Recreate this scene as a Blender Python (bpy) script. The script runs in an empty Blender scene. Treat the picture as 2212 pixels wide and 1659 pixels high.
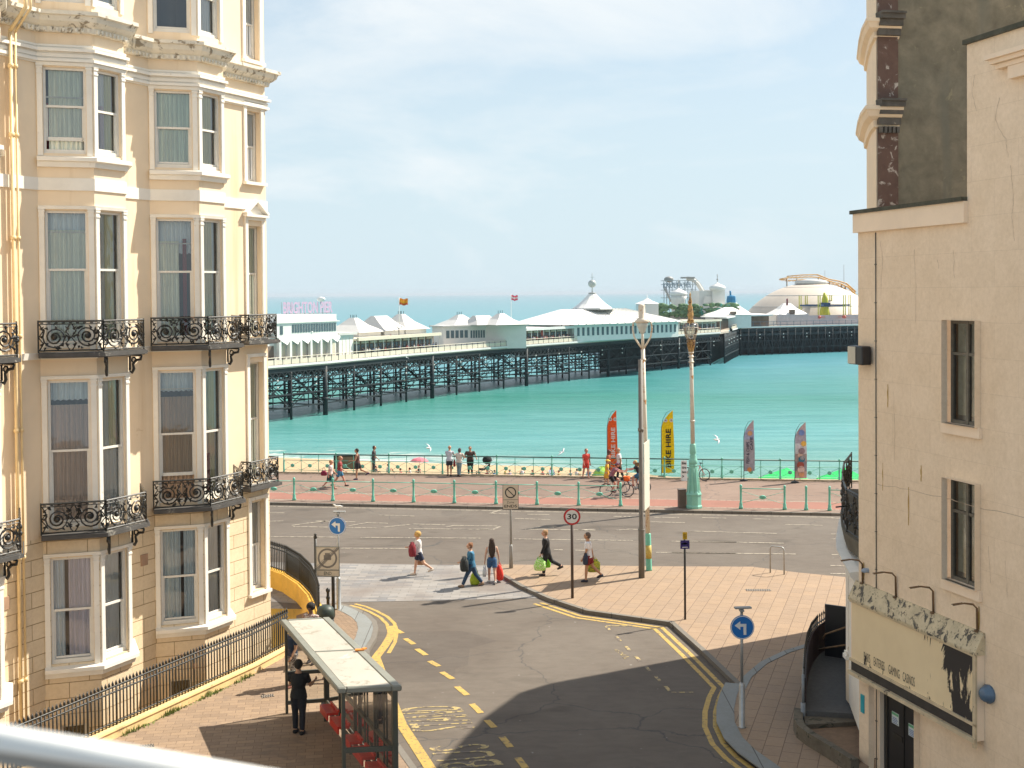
import bpy, bmesh, math, random
from mathutils import Vector, Matrix, noise
random.seed(7)
sc = bpy.context.scene
COL = sc.collection
# ------------------------------------------------------------------ camera
W0, F, PITCH, ROLL, H = 2212.0, 2700.0, math.radians(1.2), -0.008, 10.5
SHY = (F*math.tan(PITCH)-194.5)/W0
cam_d = bpy.data.cameras.new('camera'); cam = bpy.data.objects.new('camera', cam_d); COL.objects.link(cam)
cam_d.sensor_width = 36; cam_d.lens = 36*F/W0; cam_d.shift_y = SHY
cam_d.clip_start = .05; cam_d.clip_end = 60000
CM = (Matrix.Rotation(math.pi/2-PITCH, 3, 'X') @ Matrix.Rotation(ROLL, 3, 'Z'))
cam.matrix_world = Matrix.Translation((0, 0, H)) @ CM.to_4x4()
cam_d.dof.use_dof = True; cam_d.dof.focus_distance = 45; cam_d.dof.aperture_fstop = 5.6
sc.camera = cam
# ------------------------------------------------------------------ sun and sky
SUN_AZ = Vector((.872, .490, 0)).normalized(); SUN_EL = math.radians(48)
sun_d = bpy.data.lights.new('sun', 'SUN'); sun = bpy.data.objects.new('sun', sun_d); COL.objects.link(sun)
sun_d.energy = 4.0; sun_d.angle = math.radians(.5); sun_d.color = (1, .93, .80)
sdir = Vector((SUN_AZ.x*math.cos(SUN_EL), SUN_AZ.y*math.cos(SUN_EL), math.sin(SUN_EL)))
sun.rotation_euler = sdir.to_track_quat('Z', 'Y').to_euler(); sun.location = (20, 20, 60)
w = bpy.data.worlds.new('World'); sc.world = w; w.use_nodes = True
nt = w.node_tree; nt.nodes.clear()
def N(t, x=0, y=0, **k):
    n = nt.nodes.new(t)
    for a, b in k.items(): setattr(n, a, b)
    return n
def L(a, b): nt.links.new(a, b)
sky = N('ShaderNodeTexSky', sky_type='NISHITA'); sky.sun_disc = False
sky.sun_elevation = SUN_EL; sky.sun_rotation = math.atan2(SUN_AZ.x, SUN_AZ.y)
sky.air_density = 1.0; sky.dust_density = 1.2; sky.ozone_density = 1.4; sky.altitude = 20
geo = N('ShaderNodeTexCoord')
mp = N('ShaderNodeMapping'); mp.inputs['Scale'].default_value = (1.7, 1.7, 4.2); mp.inputs['Location'].default_value = (1.35, .9, 2.1)
mp.inputs['Rotation'].default_value = (0.12, 0.22, 0)
n1 = N('ShaderNodeTexNoise'); n1.inputs['Scale'].default_value = 1.7; n1.inputs['Detail'].default_value = 9; n1.inputs['Roughness'].default_value = .6; n1.inputs['Distortion'].default_value = .5
cr = N('ShaderNodeValToRGB'); cr.color_ramp.elements[0].position = .46; cr.color_ramp.elements[1].position = .66
cr.color_ramp.elements[0].color = (0.12, .12, .12, 1); cr.color_ramp.elements[1].color = (.85, .85, .85, 1)
L(geo.outputs['Generated'], mp.inputs['Vector']); L(mp.outputs[0], n1.inputs['Vector']); L(n1.outputs['Fac'], cr.inputs['Fac'])
sep = N('ShaderNodeSeparateXYZ'); L(geo.outputs['Generated'], sep.inputs[0])
hz = N('ShaderNodeMapRange'); hz.inputs['From Min'].default_value = -.01; hz.inputs['From Max'].default_value = .42
hz.inputs['To Min'].default_value = .93; hz.inputs['To Max'].default_value = 0.30; hz.interpolation_type='SMOOTHSTEP'
L(sep.outputs['Z'], hz.inputs['Value'])
mx0 = N('ShaderNodeMixRGB'); mx0.inputs['Color2'].default_value = (4.75, 5.95, 6.6, 1)      # thin milky summer haze in the air near the horizon
L(hz.outputs[0], mx0.inputs['Fac']); L(sky.outputs[0], mx0.inputs['Color1'])
mx = N('ShaderNodeMixRGB'); mx.inputs['Color2'].default_value = (6.6, 6.95, 7.1, 1)
L(cr.outputs[0], mx.inputs['Fac']); L(mx0.outputs[0], mx.inputs['Color1'])
bg = N('ShaderNodeBackground'); bg.inputs['Strength'].default_value = .066
L(mx.outputs[0], bg.inputs[0]); wo = N('ShaderNodeOutputWorld'); L(bg.outputs[0], wo.inputs[0])
sc.view_settings.view_transform = 'Standard'; sc.view_settings.look = 'None'; sc.view_settings.gamma = 1
sc.view_settings.exposure = 1.1
sc.render.engine = 'CYCLES'; sc.cycles.max_bounces = 7; sc.cycles.diffuse_bounces = 3; sc.cycles.transparent_max_bounces = 12
sc.cycles.caustics_reflective = False; sc.cycles.caustics_refractive = False

# ------------------------------------------------------------------ measuring helpers (photo columns/rows -> metres on the ground or on a wall)
def ray(px, py): return CM @ Vector(((px-1106)/F, (829.5-py)/F+SHY*W0/F, -1))
def G(px, py, z=0.):
    d = ray(px, py); t = (z-H)/d.z; return Vector((d.x*t, d.y*t, z))
def VP(P, t, px, py):
    """where the line of sight meets the vertical plane through P along t: (distance along t, height)"""
    d = ray(px, py); n = Vector((t[1], -t[0], 0)); k = (Vector((P[0], P[1], 0)).dot(n))/(d.dot(n))
    q = d*k; return (q.x-P[0])*t[0]+(q.y-P[1])*t[1], q.z+H
def AY(px, py, y):
    d = ray(px, py); k = y/d.y; return Vector((d.x*k, y, H+d.z*k))

# ------------------------------------------------------------------ mesh builder
def V3(*a): return Vector(a)
class MB:
    def __init__(s): s.v = []; s.f = []; s.m = []; s.uv = []; s.sm = []
    def add(s, vs, fs, m=0, uv=None, smooth=False):
        b = len(s.v); s.v += [Vector(p) for p in vs]
        for i, f in enumerate(fs):
            s.f.append([b+k for k in f]); s.m.append(m); s.sm.append(smooth)
            s.uv.append(uv[i] if uv else None)
        return s
    def box(s, c, d, rz=0, m=0):
        c = Vector(c); x, y, z = d[0]/2, d[1]/2, d[2]/2; R = Matrix.Rotation(rz, 3, 'Z')
        vs = [c+R@Vector((a*x, b*y, e*z)) for e in (-1, 1) for a, b in ((-1, -1), (1, -1), (1, 1), (-1, 1))]
        return s.add(vs, [(0, 3, 2, 1), (4, 5, 6, 7), (0, 1, 5, 4), (1, 2, 6, 5), (2, 3, 7, 6), (3, 0, 4, 7)], m)
    def bar(s, a, b, wd, ht, m=0, up=None):
        a = Vector(a); b = Vector(b); d = (b-a); 
        if d.length < 1e-6: return s
        d.normalize(); up = Vector(up) if up else (Vector((0, 0, 1)) if abs(d.z) < .95 else Vector((0, 1, 0)))
        x = d.cross(up).normalized(); y = x.cross(d).normalized()
        vs = [p+x*i*wd/2+y*j*ht/2 for p in (a, b) for i, j in ((-1, -1), (1, -1), (1, 1), (-1, 1))]
        return s.add(vs, [(0, 1, 2, 3), (7, 6, 5, 4), (0, 4, 5, 1), (1, 5, 6, 2), (2, 6, 7, 3), (3, 7, 4, 0)], m)
    def tube(s, pts, r, n=8, m=0, cap=True, smooth=True, closed=False):
        pts = [Vector(p) for p in pts]; k = len(pts); rr = r if hasattr(r, '__len__') else [r]*k
        rings = []; pu = None
        for i, p in enumerate(pts):
            if closed: d = pts[(i+1) % k]-pts[i-1]
            else: d = pts[min(i+1, k-1)]-pts[max(i-1, 0)]
            if d.length < 1e-9: d = Vector((0, 0, 1))
            d.normalize()
            if pu is None: pu = Vector((0, 0, 1)) if abs(d.z) < .9 else Vector((1, 0, 0))
            x = d.cross(pu)
            if x.length < 1e-4: x = d.cross(Vector((.3, 1, .2)))
            x.normalize(); y = x.cross(d).normalized(); pu = y
            rad = rr[i]; ra, rb = rad if hasattr(rad, '__len__') else (rad, rad)
            rings.append([p+x*math.cos(2*math.pi*j/n)*ra+y*math.sin(2*math.pi*j/n)*rb for j in range(n)])
        vs = [q for g in rings for q in g]; fs = []
        for i in range(k if closed else k-1):
            for j in range(n):
                a = i*n+j; b = i*n+(j+1) % n; c = ((i+1) % k)*n+(j+1) % n; e = ((i+1) % k)*n+j
                fs.append((a, b, c, e))
        if cap and not closed: fs += [tuple(range(n-1, -1, -1)), tuple((k-1)*n+j for j in range(n))]
        return s.add(vs, fs, m, smooth=smooth)
    def lathe(s, prof, c=(0, 0, 0), n=12, m=0, smooth=True, rot=0, sq=None):
        c = Vector(c); vs = []; fs = []; k = len(prof)
        for r, z in prof:
            for j in range(n):
                a = 2*math.pi*j/n+rot; vs.append(c+Vector((r*math.cos(a), r*math.sin(a), z)))
        for i in range(k-1):
            for j in range(n): fs.append((i*n+j, i*n+(j+1) % n, (i+1)*n+(j+1) % n, (i+1)*n+j))
        fs += [tuple(range(n-1, -1, -1)), tuple((k-1)*n+j for j in range(n))]
        return s.add(vs, fs, m, smooth=smooth)
    def prism(s, poly, z0, z1, m=0, mside=None):
        n = len(poly); vs = [Vector((p[0], p[1], z0)) for p in poly]+[Vector((p[0], p[1], z1)) for p in poly]
        s.add(vs, [tuple(range(n-1, -1, -1)), tuple(range(n, 2*n))], m)
        b = len(s.v)-2*n
        for i in range(n):
            j = (i+1) % n; s.f.append([b+i, b+j, b+n+j, b+n+i]); s.m.append(m if mside is None else mside); s.uv.append(None); s.sm.append(False)
        return s
    def sheet(s, poly, z, m=0): return s.add([(p[0], p[1], z) for p in poly], [tuple(range(len(poly)))], m)
    def ell(s, c, r, n=10, k=7, m=0, R=None):
        c = Vector(c); vs = []; fs = []
        for i in range(k+1):
            t = math.pi*i/k
            for j in range(n):
                a = 2*math.pi*j/n; q = Vector((r[0]*math.sin(t)*math.cos(a), r[1]*math.sin(t)*math.sin(a), r[2]*math.cos(t)))
                vs.append(c+(R@q if R else q))
        for i in range(k):
            for j in range(n): fs.append((i*n+j, (i+1)*n+j, (i+1)*n+(j+1) % n, i*n+(j+1) % n))
        return s.add(vs, fs, m, smooth=True)
    def build(s, name, mats, parent=None, world=False, loc=None, smooth=None, bevel=0):
        me = bpy.data.meshes.new(name); off = Vector((0, 0, 0))
        if world and parent is not None:
            r = parent
            while r.parent: r = r.parent
            off = Vector(r.location)
        elif world and loc is not None: off = Vector(loc)
        me.from_pydata([tuple(p-off) for p in s.v], [], s.f)
        for mt in (mats if isinstance(mats, (list, tuple)) else [mats]): me.materials.append(mt)
        me.polygons.foreach_set('material_index', s.m)
        me.polygons.foreach_set('use_smooth', [bool(x) if smooth is None else smooth for x in s.sm])
        if any(u is not None for u in s.uv):
            ul = me.uv_layers.new(name='UVMap')
            for p, u in zip(me.polygons, s.uv):
                if u is not None:
                    for li, q in zip(p.loop_indices, u): ul.data[li].uv = q
        me.update(); me.validate()
        o = bpy.data.objects.new(name, me); COL.objects.link(o)
        if parent is not None: o.parent = parent
        elif loc is not None: o.location = loc
        if bevel:
            b = o.modifiers.new('bevel', 'BEVEL'); b.width = bevel; b.segments = 1; b.limit_method = 'ANGLE'
        return o
def tag(o, label=None, cat=None, group=None, kind=None):
    if label: o['label'] = label
    if cat: o['category'] = cat
    if group: o['group'] = group
    if kind: o['kind'] = kind
    return o
def thing(name, label, cat, loc=(0, 0, 0), rz=0, group=None):
    o = bpy.data.objects.new(name, None); COL.objects.link(o); o.empty_display_size = .2
    o.location = loc; o.rotation_euler = (0, 0, rz); tag(o, label, cat, group); return o
def struct(o): o['kind'] = 'structure'; return o
KIDS = {}
def copy_tree(o, parent=None, label=None, loc=None, rz=None):
    c = o.copy(); COL.objects.link(c)
    if parent is not None: c.parent = parent
    for ch in [x for x in COL.objects if x.parent == o]: copy_tree(ch, c)
    if label: c['label'] = label
    if loc is not None: c.location = loc
    if rz is not None: c.rotation_euler = (0, 0, rz)
    return c

# ------------------------------------------------------------------ materials
def nodes(name):
    m = bpy.data.materials.new(name); m.use_nodes = True; t = m.node_tree; t.nodes.clear()
    o = t.nodes.new('ShaderNodeOutputMaterial'); b = t.nodes.new('ShaderNodeBsdfPrincipled'); t.links.new(b.outputs[0], o.inputs[0])
    return m, t, b
def nn(t, ty, **k):
    n = t.nodes.new(ty)
    for a, v in k.items():
        if a in n.inputs.keys() if hasattr(n.inputs, 'keys') else False: n.inputs[a].default_value = v
        else: setattr(n, a, v)
    return n
def noise_n(t, src, scale, detail=5, rough=.6, dist=0, stretch=None):
    if stretch:
        mp = t.nodes.new('ShaderNodeMapping'); mp.inputs['Scale'].default_value = stretch; t.links.new(src, mp.inputs[0]); src = mp.outputs[0]
    n = t.nodes.new('ShaderNodeTexNoise'); n.inputs['Scale'].default_value = scale; n.inputs['Detail'].default_value = detail
    n.inputs['Roughness'].default_value = rough; n.inputs['Distortion'].default_value = dist; t.links.new(src, n.inputs['Vector']); return n.outputs['Fac']
def ramp(t, src, p0, p1, c0=(0, 0, 0, 1), c1=(1, 1, 1, 1)):
    r = t.nodes.new('ShaderNodeValToRGB'); e = r.color_ramp.elements
    e[0].position = p0; e[1].position = p1; e[0].color = c0; e[1].color = c1; t.links.new(src, r.inputs[0]); return r.outputs[0]
def mixc(t, fac, a, b, mode='MIX'):
    m = t.nodes.new('ShaderNodeMixRGB'); m.blend_type = mode
    for s, i in ((fac, 0), (a, 1), (b, 2)):
        if isinstance(s, (int, float)): m.inputs[i].default_value = s
        elif isinstance(s, (tuple, list)): m.inputs[i].default_value = (*s[:3], 1)
        else: t.links.new(s, m.inputs[i])
    return m.outputs[0]
def bump(t, b, h, st=.3, dist=.02):
    n = t.nodes.new('ShaderNodeBump'); n.inputs['Strength'].default_value = st; n.inputs['Distance'].default_value = dist
    t.links.new(h, n.inputs['Height']); t.links.new(n.outputs[0], b.inputs['Normal'])
def coords(t, kind='Object'):
    c = t.nodes.new('ShaderNodeTexCoord'); return c.outputs[kind]
def pmat(name, col, rough=.6, var=.18, scale=2.5, bst=.15, bsc=25, metal=0, spots=None, streak=None, coat=0, stretch=None):
    """painted / weathered surface: broad tone variation, fine bump, optional (colour, scale, threshold) patches and vertical streaks"""
    m, t, b = nodes(name); co = coords(t)
    n = noise_n(t, co, scale, 6, .65, .3, stretch)
    lo = tuple(c*(1-var) for c in col); hi = tuple(min(1, c*(1+var*.6)) for c in col)
    c = mixc(t, ramp(t, n, .3, .7), lo, hi)
    if streak:
        s = noise_n(t, co, streak[1], 4, .6, 0, (1, 1, .06)); c = mixc(t, ramp(t, s, streak[2], streak[2]+.12), c, streak[0])
    if spots:
        for sp in (spots if isinstance(spots, list) else [spots]):
            s = noise_n(t, co, sp[1], 8, .7, .6); c = mixc(t, ramp(t, s, sp[2], sp[2]+.05), c, sp[0])
    t.links.new(c, b.inputs['Base Color']); b.inputs['Roughness'].default_value = rough; b.inputs['Metallic'].default_value = metal
    if coat: b.inputs['Coat Weight'].default_value = coat
    if bst: bump(t, b, noise_n(t, co, bsc, 5, .6), bst, .01)
    return m
_fab = {}
def fabric(col, pattern=None):
    k = (tuple(round(c, 3) for c in col), pattern)
    if k in _fab: return _fab[k]
    m, t, b = nodes('fabric'); co = coords(t); n = noise_n(t, co, 9, 5, .6); col = tuple(x*.85 for x in col)
    c = mixc(t, ramp(t, n, .3, .7), tuple(x*.75 for x in col), tuple(min(1, x*1.15) for x in col))
    if pattern:
        s = noise_n(t, co, 28, 3, .6, .8); c = mixc(t, ramp(t, s, .49, .53), c, pattern)
    t.links.new(c, b.inputs['Base Color']); b.inputs['Roughness'].default_value = .85
    bump(t, b, noise_n(t, co, 14, 4, .6, .8, (1, 1, .5)), .5, .03); _fab[k] = m; return m
def brick_mat(name, col, mortar, bw, bh, ms=.012, rough=.8, var=.15, kind='UV', rot=0, bst=.6, smooth=.1, offs=.5, col2=None, stain=None, cvar=.0):
    m, t, b = nodes(name); co = coords(t, kind)
    mp = t.nodes.new('ShaderNodeMapping'); mp.inputs['Rotation'].default_value = (0, 0, rot); t.links.new(co, mp.inputs[0])
    br = t.nodes.new('ShaderNodeTexBrick'); br.inputs['Scale'].default_value = 1; br.inputs['Brick Width'].default_value = bw; br.inputs['Row Height'].default_value = bh
    br.inputs['Mortar Size'].default_value = ms; br.inputs['Mortar Smooth'].default_value = smooth; br.offset = offs
    br.inputs['Color1'].default_value = (*col, 1); br.inputs['Color2'].default_value = (*(col2 or tuple(c*(1-var) for c in col)), 1); br.inputs['Mortar'].default_value = (*mortar, 1)
    br.inputs['Bias'].default_value = -.2
    t.links.new(mp.outputs[0], br.inputs['Vector'])
    oc = coords(t); n = noise_n(t, oc, 1.3, 6, .65, .3); c = mixc(t, ramp(t, n, .3, .75), br.outputs['Color'], (*(.88, .86, .82),), 'MULTIPLY')
    n2 = noise_n(t, oc, 11, 5, .7); c = mixc(t, ramp(t, n2, .35, .8), c, (.86, .84, .8), 'MULTIPLY')
    if stain: c = mixc(t, ramp(t, noise_n(t, oc, stain[1], 7, .7, .5), stain[2], stain[2]+.12), c, stain[0])
    t.links.new(c, b.inputs['Base Color']); b.inputs['Roughness'].default_value = rough
    inv = nn(t, 'ShaderNodeMath', operation='SUBTRACT'); inv.inputs[0].default_value = 1; t.links.new(br.outputs['Fac'], inv.inputs[1])
    ad = nn(t, 'ShaderNodeMath', operation='ADD'); t.links.new(inv.outputs[0], ad.inputs[0])
    ml = nn(t, 'ShaderNodeMath', operation='MULTIPLY'); ml.inputs[1].default_value = .35; t.links.new(noise_n(t, oc, 40, 4), ml.inputs[0]); t.links.new(ml.outputs[0], ad.inputs[1])
    bump(t, b, ad.outputs[0], bst, .012); return m
def glass_mat(name, tint=(.75, .82, .82), refl=.5, rough=.03):
    m = bpy.data.materials.new(name); m.use_nodes = True; t = m.node_tree; t.nodes.clear()
    o = t.nodes.new('ShaderNodeOutputMaterial'); tr = t.nodes.new('ShaderNodeBsdfTransparent'); tr.inputs[0].default_value = (*tint, 1)
    g = t.nodes.new('ShaderNodeBsdfGlossy'); g.inputs['Roughness'].default_value = rough; g.inputs[0].default_value = (.95, .97, 1, 1)
    lw = t.nodes.new('ShaderNodeFresnel'); lw.inputs[0].default_value = 1.6; mr = t.nodes.new('ShaderNodeMapRange')
    mr.inputs['From Max'].default_value = 1; mr.inputs['To Min'].default_value = refl*.12; mr.inputs['To Max'].default_value = 1; t.links.new(lw.outputs[0], mr.inputs[0])
    bn = t.nodes.new('ShaderNodeBump'); bn.inputs['Strength'].default_value = .15; bn.inputs['Distance'].default_value = .02
    t.links.new(noise_n(t, coords(t), 1.8, 2), bn.inputs['Height']); t.links.new(bn.outputs[0], g.inputs['Normal'])
    mx = t.nodes.new('ShaderNodeMixShader'); t.links.new(mr.outputs[0], mx.inputs[0]); t.links.new(tr.outputs[0], mx.inputs[1]); t.links.new(g.outputs[0], mx.inputs[2])
    t.links.new(mx.outputs[0], o.inputs[0]); return m
def text_mesh(s, bold=False):
    cu = bpy.data.curves.new('t', 'FONT'); cu.body = s; cu.resolution_u = 3
    if bold: cu.offset = .022
    o = bpy.data.objects.new('t', cu); COL.objects.link(o); dg = bpy.context.evaluated_depsgraph_get(); dg.update()
    me = bpy.data.meshes.new_from_object(o.evaluated_get(dg)); bpy.data.objects.remove(o)
    vs = [v.co.copy() for v in me.vertices]; fs = [tuple(p.vertices) for p in me.polygons]
    x0 = min(v.x for v in vs); x1 = max(v.x for v in vs); y0 = min(v.y for v in vs); y1 = max(v.y for v in vs)
    asp = (x1-x0)/(y1-y0); vs = [Vector(((v.x-x0)/(x1-x0), (v.y-y0)/(y1-y0), 0)) for v in vs]; return vs, fs, asp
def text_on(mb, s, O, ex, ey, m=0, bold=False):
    """lay lettering s on the parallelogram O, ex (reading direction), ey (up)"""
    vs, fs, a = text_mesh(s, bold); O = Vector(O); ex = Vector(ex); ey = Vector(ey)
    mb.add([O+ex*v.x+ey*v.y for v in vs], fs, m)
def text_quad(mb, s, bl, br_, tr, tl, z=None, m=0, bold=False):
    vs, fs, a = text_mesh(s, bold); q = [Vector(p) for p in (bl, br_, tr, tl)]
    mb.add([(q[0]*(1-v.x)+q[1]*v.x)*(1-v.y)+(q[3]*(1-v.x)+q[2]*v.x)*v.y for v in vs], fs, m)
def offset_line(pts, d):
    """mitred offset of an open 2-D polyline to its right-hand side"""
    out = []; n = len(pts)
    for i in range(n):
        a = Vector(pts[max(i-1, 0)][:2]); b = Vector(pts[i][:2]); c = Vector(pts[min(i+1, n-1)][:2])
        d1 = (b-a) if i > 0 else (c-b); d2 = (c-b) if i < n-1 else (b-a); d1.normalize(); d2.normalize()
        n1 = Vector((d1.y, -d1.x)); n2 = Vector((d2.y, -d2.x)); mm = (n1+n2); mm.normalize(); k = d/max(.35, mm.dot(n1)); out.append(b+mm*k)
    return out
def sweep(mb, pts, prof, m=0, close=True):
    """sweep a profile of (outward offset, height) along the polyline"""
    rings = [offset_line(pts, o) for o, z in prof]; n = len(pts); k = len(prof); vs = []; fs = []
    for (o, z), rg in zip(prof, rings): vs += [(p.x, p.y, z) for p in rg]
    for i in range(k if close else k-1):
        j = (i+1) % k
        for a in range(n-1): fs.append((i*n+a, i*n+a+1, j*n+a+1, j*n+a))
    if close: fs += [tuple(i*n for i in range(k)), tuple(i*n+n-1 for i in range(k-1, -1, -1))]
    mb.add(vs, fs, m)
M = {}
M['cream'] = pmat('cream_stucco', (.87, .70, .50), .75, .08, .8, .12, 30, spots=[((.60, .42, .22), 1.3, .69)], streak=((.76, .58, .38), 1.6, .57))
M['trim'] = pmat('white_stucco', (.88, .83, .74), .7, .10, 1.2, .12, 30, spots=[((.55, .46, .34), 2.4, .64)])
M['cornice'] = pmat('weathered_white_cornice', (.80, .74, .62), .8, .16, 2, .3, 18, spots=[((.30, .25, .18), 3.4, .55), ((.62, .36, .10), 1.1, .68)])
M['sash'] = pmat('sash_paint', (.82, .78, .70), .5, .08, 3, .06, 40, spots=[((.52, .36, .2), 3, .74)])
M['iron'] = pmat('black_cast_iron', (.022, .021, .018), .45, .3, 6, .3, 40, spots=[((.16, .075, .035), 3.5, .62)])
M['slab'] = pmat('dark_balcony_slab', (.085, .08, .075), .8, .3, 3, .4, 20, spots=[((.30, .28, .24), 3, .6)])
M['pipe'] = pmat('ochre_painted_pipe', (.76, .58, .32), .5, .12, 3, .1, 20, spots=[((.45, .20, .06), 3, .70)])
M['ashlar'] = brick_mat('cream_ashlar', (.87, .71, .50), (.42, .29, .15), .93, .385, .010, .75, .05, 'UV', bst=.9, smooth=.25, stain=((.68, .5, .28), .8, .66))
M['glass'] = glass_mat('window_glass', (.95, .98, .96), .45)
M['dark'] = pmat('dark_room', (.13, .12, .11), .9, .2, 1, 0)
M['black'] = pmat('black_paint', (.018, .018, .02), .4, .2, 5, .1, 40)
M['white'] = pmat('white_paint', (.80, .80, .78), .5, .08, 2, .06, 30)
M['steel'] = pmat('galvanised_steel', (.42, .43, .43), .45, .18, 6, .1, 40, metal=.6)
M['grey'] = pmat('grey_paint', (.30, .30, .29), .5, .15, 4, .12, 30)
# ================================================================== SETTING
E_ = Vector((.9875, -.1575, 0)); N_ = Vector((.1575, .9875, 0)); K0 = Vector((0, 60.8, 0))
def PR(s, d, z=0.): q = K0+E_*s+N_*d; return Vector((q.x, q.y, z))
# asphalt
def asphalt(name, c1, c2):
    m, t, b = nodes(name); co = coords(t)
    a = noise_n(t, co, .22, 6, .6, .6); n = noise_n(t, co, 1.7, 8, .7, .4, (1, 2.2, 1)); g = noise_n(t, co, 45, 3, .7)
    c = mixc(t, ramp(t, a, .35, .65), c1, c2); c = mixc(t, ramp(t, n, .42, .75), c, (.78, .77, .75), 'MULTIPLY')
    c = mixc(t, ramp(t, g, .3, .75), c, (.72, .72, .72), 'MULTIPLY')
    v = t.nodes.new('ShaderNodeTexVoronoi'); v.feature = 'DISTANCE_TO_EDGE'; v.inputs['Scale'].default_value = .16
    mp = t.nodes.new('ShaderNodeMapping'); t.links.new(co, mp.inputs[0]); nz = t.nodes.new('ShaderNodeTexNoise'); nz.inputs['Scale'].default_value = .8; nz.inputs['Detail'].default_value = 6
    t.links.new(co, nz.inputs[0]); vm = t.nodes.new('ShaderNodeVectorMath'); vm.operation = 'MULTIPLY_ADD'; vm.inputs[1].default_value = (1.6, 1.6, 0); t.links.new(nz.outputs['Color'], vm.inputs[0]); t.links.new(co, vm.inputs[2])
    t.links.new(vm.outputs[0], v.inputs['Vector']); c = mixc(t, ramp(t, v.outputs['Distance'], .0, .0045, (1, 1, 1, 1), (0, 0, 0, 1)), c, (.055, .05, .047))
    sp = noise_n(t, co, 6, 2, .5); c = mixc(t, ramp(t, sp, .74, .78), c, (.30, .28, .26)); st2 = noise_n(t, co, .5, 3, .5, 1.2, (.5, 1, 1)); c = mixc(t, ramp(t, st2, .60, .72), c, (.74, .73, .71), 'MULTIPLY'); pt = t.nodes.new('ShaderNodeTexVoronoi'); pt.distance = 'CHEBYCHEV'; pt.inputs['Scale'].default_value = .13; t.links.new(co, pt.inputs['Vector']); c = mixc(t, ramp(t, pt.outputs['Color'], .25, .27), mixc(t, 1, c, (.86, .86, .87), 'MULTIPLY'), c)
    t.links.new(c, b.inputs['Base Color']); b.inputs['Roughness'].default_value = .85; bump(t, b, g, .5, .01); return m
M['asphalt'] = asphalt('worn_asphalt', (.120, .094, .073), (.158, .130, .104))
M['prom'] = asphalt('buff_promenade_asphalt', (.235, .155, .115), (.27, .185, .14))
M['red'] = pmat('red_cycle_lane', (.275, .12, .085), .85, .14, .5, .3, 40, spots=[((.25, .16, .12), 1.5, .62)])
M['kerb'] = brick_mat('granite_kerb', (.20, .18, .155), (.06, .055, .05), .9, 9, .012, .8, .2, 'Object')
M['kerbblue'] = brick_mat('blue_grey_kerb_stone', (.25, .265, .265), (.10, .095, .09), .6, 9, .012, .8, .18, 'Object')
M['slabs'] = brick_mat('buff_paving_slabs', (.335, .235, .155), (.17, .11, .07), .60, .42, .010, .8, .16, 'Object', rot=math.radians(-72), bst=.35, col2=(.30, .215, .15), stain=((.25, .18, .13), .9, .60))
M['setts'] = brick_mat('buff_block_paving', (.30, .21, .14), (.12, .08, .055), .22, .11, .008, .85, .25, 'Object', rot=math.radians(25), bst=.5, stain=((.2, .15, .11), .9, .58))
M['leftslabs'] = brick_mat('buff_paving_by_houses', (.34, .24, .16), (.20, .135, .09), .40, .20, .008, .85, .2, 'Object', rot=math.radians(-8), bst=.4, col2=(.255, .18, .125), stain=((.2, .145, .105), .7, .57))
M['ymark'] = pmat('yellow_road_paint', (.47, .31, .075), .7, .12, 3, .2, 40, spots=[((.15, .115, .08), 9, .55)])
M['wmark'] = pmat('worn_white_road_paint', (.36, .31, .24), .7, .12, 3, .2, 40, spots=[((.14, .115, .095), 7, .50)])
M['wall_stone'] = pmat('sandy_kerb_wall', (.42, .34, .23), .85, .25, 2, .4, 14, spots=[((.16, .12, .07), 3, .58)])
road_poly = [(-3.0, -30), (-2.9, 20), (-3.6, 30), (-4.9, 36.5), (-4.9, 39.5), (-6.3, 41.6), (-9.5, 41.9), (-70, 51), PR(-75, .05)[:2], PR(90, .05)[:2], (90, -30)]
struct(MB().sheet(road_poly, 0).build('road', M['asphalt']))
# promenade: kerb, asphalt deck, red cycle lane
mb = MB(); mb.prism([PR(-70, 0), PR(90, 0), PR(90, 10.75), PR(-70, 10.75)], -1.2, .12, 0, 1)
struct(mb.build('promenade', [M['prom'], M['wall_stone']]))
mb = MB(); mb.prism([PR(-70, -.14), PR(90, -.14), PR(90, 0), PR(-70, 0)], -.2, .125); struct(mb.build('promenade_kerb', M['kerb']))
def flat(pts, z, m, name): return struct(MB().sheet(pts, z).build(name, m))
flat([PR(-70, .85), PR(90, .85), PR(90, 2.95), PR(-70, 2.95)], .124, M['red'], 'cycle_lane')
flat([PR(-70, 2.95), PR(90, 2.95), PR(90, 3.08), PR(-70, 3.08)], .126, M['wmark'], 'cycle_lane_line')
flat([PR(-70, .72), PR(90, .72), PR(90, .85), PR(-70, .85)], .126, M['wmark'], 'cycle_lane_line')
mb = MB(); mb.prism([PR(-70, 9.85), PR(90, 9.85), PR(90, 10.15), PR(-70, 10.15)], .1, .2); struct(mb.build('promenade_edge_kerb', M['wall_stone']))
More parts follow.
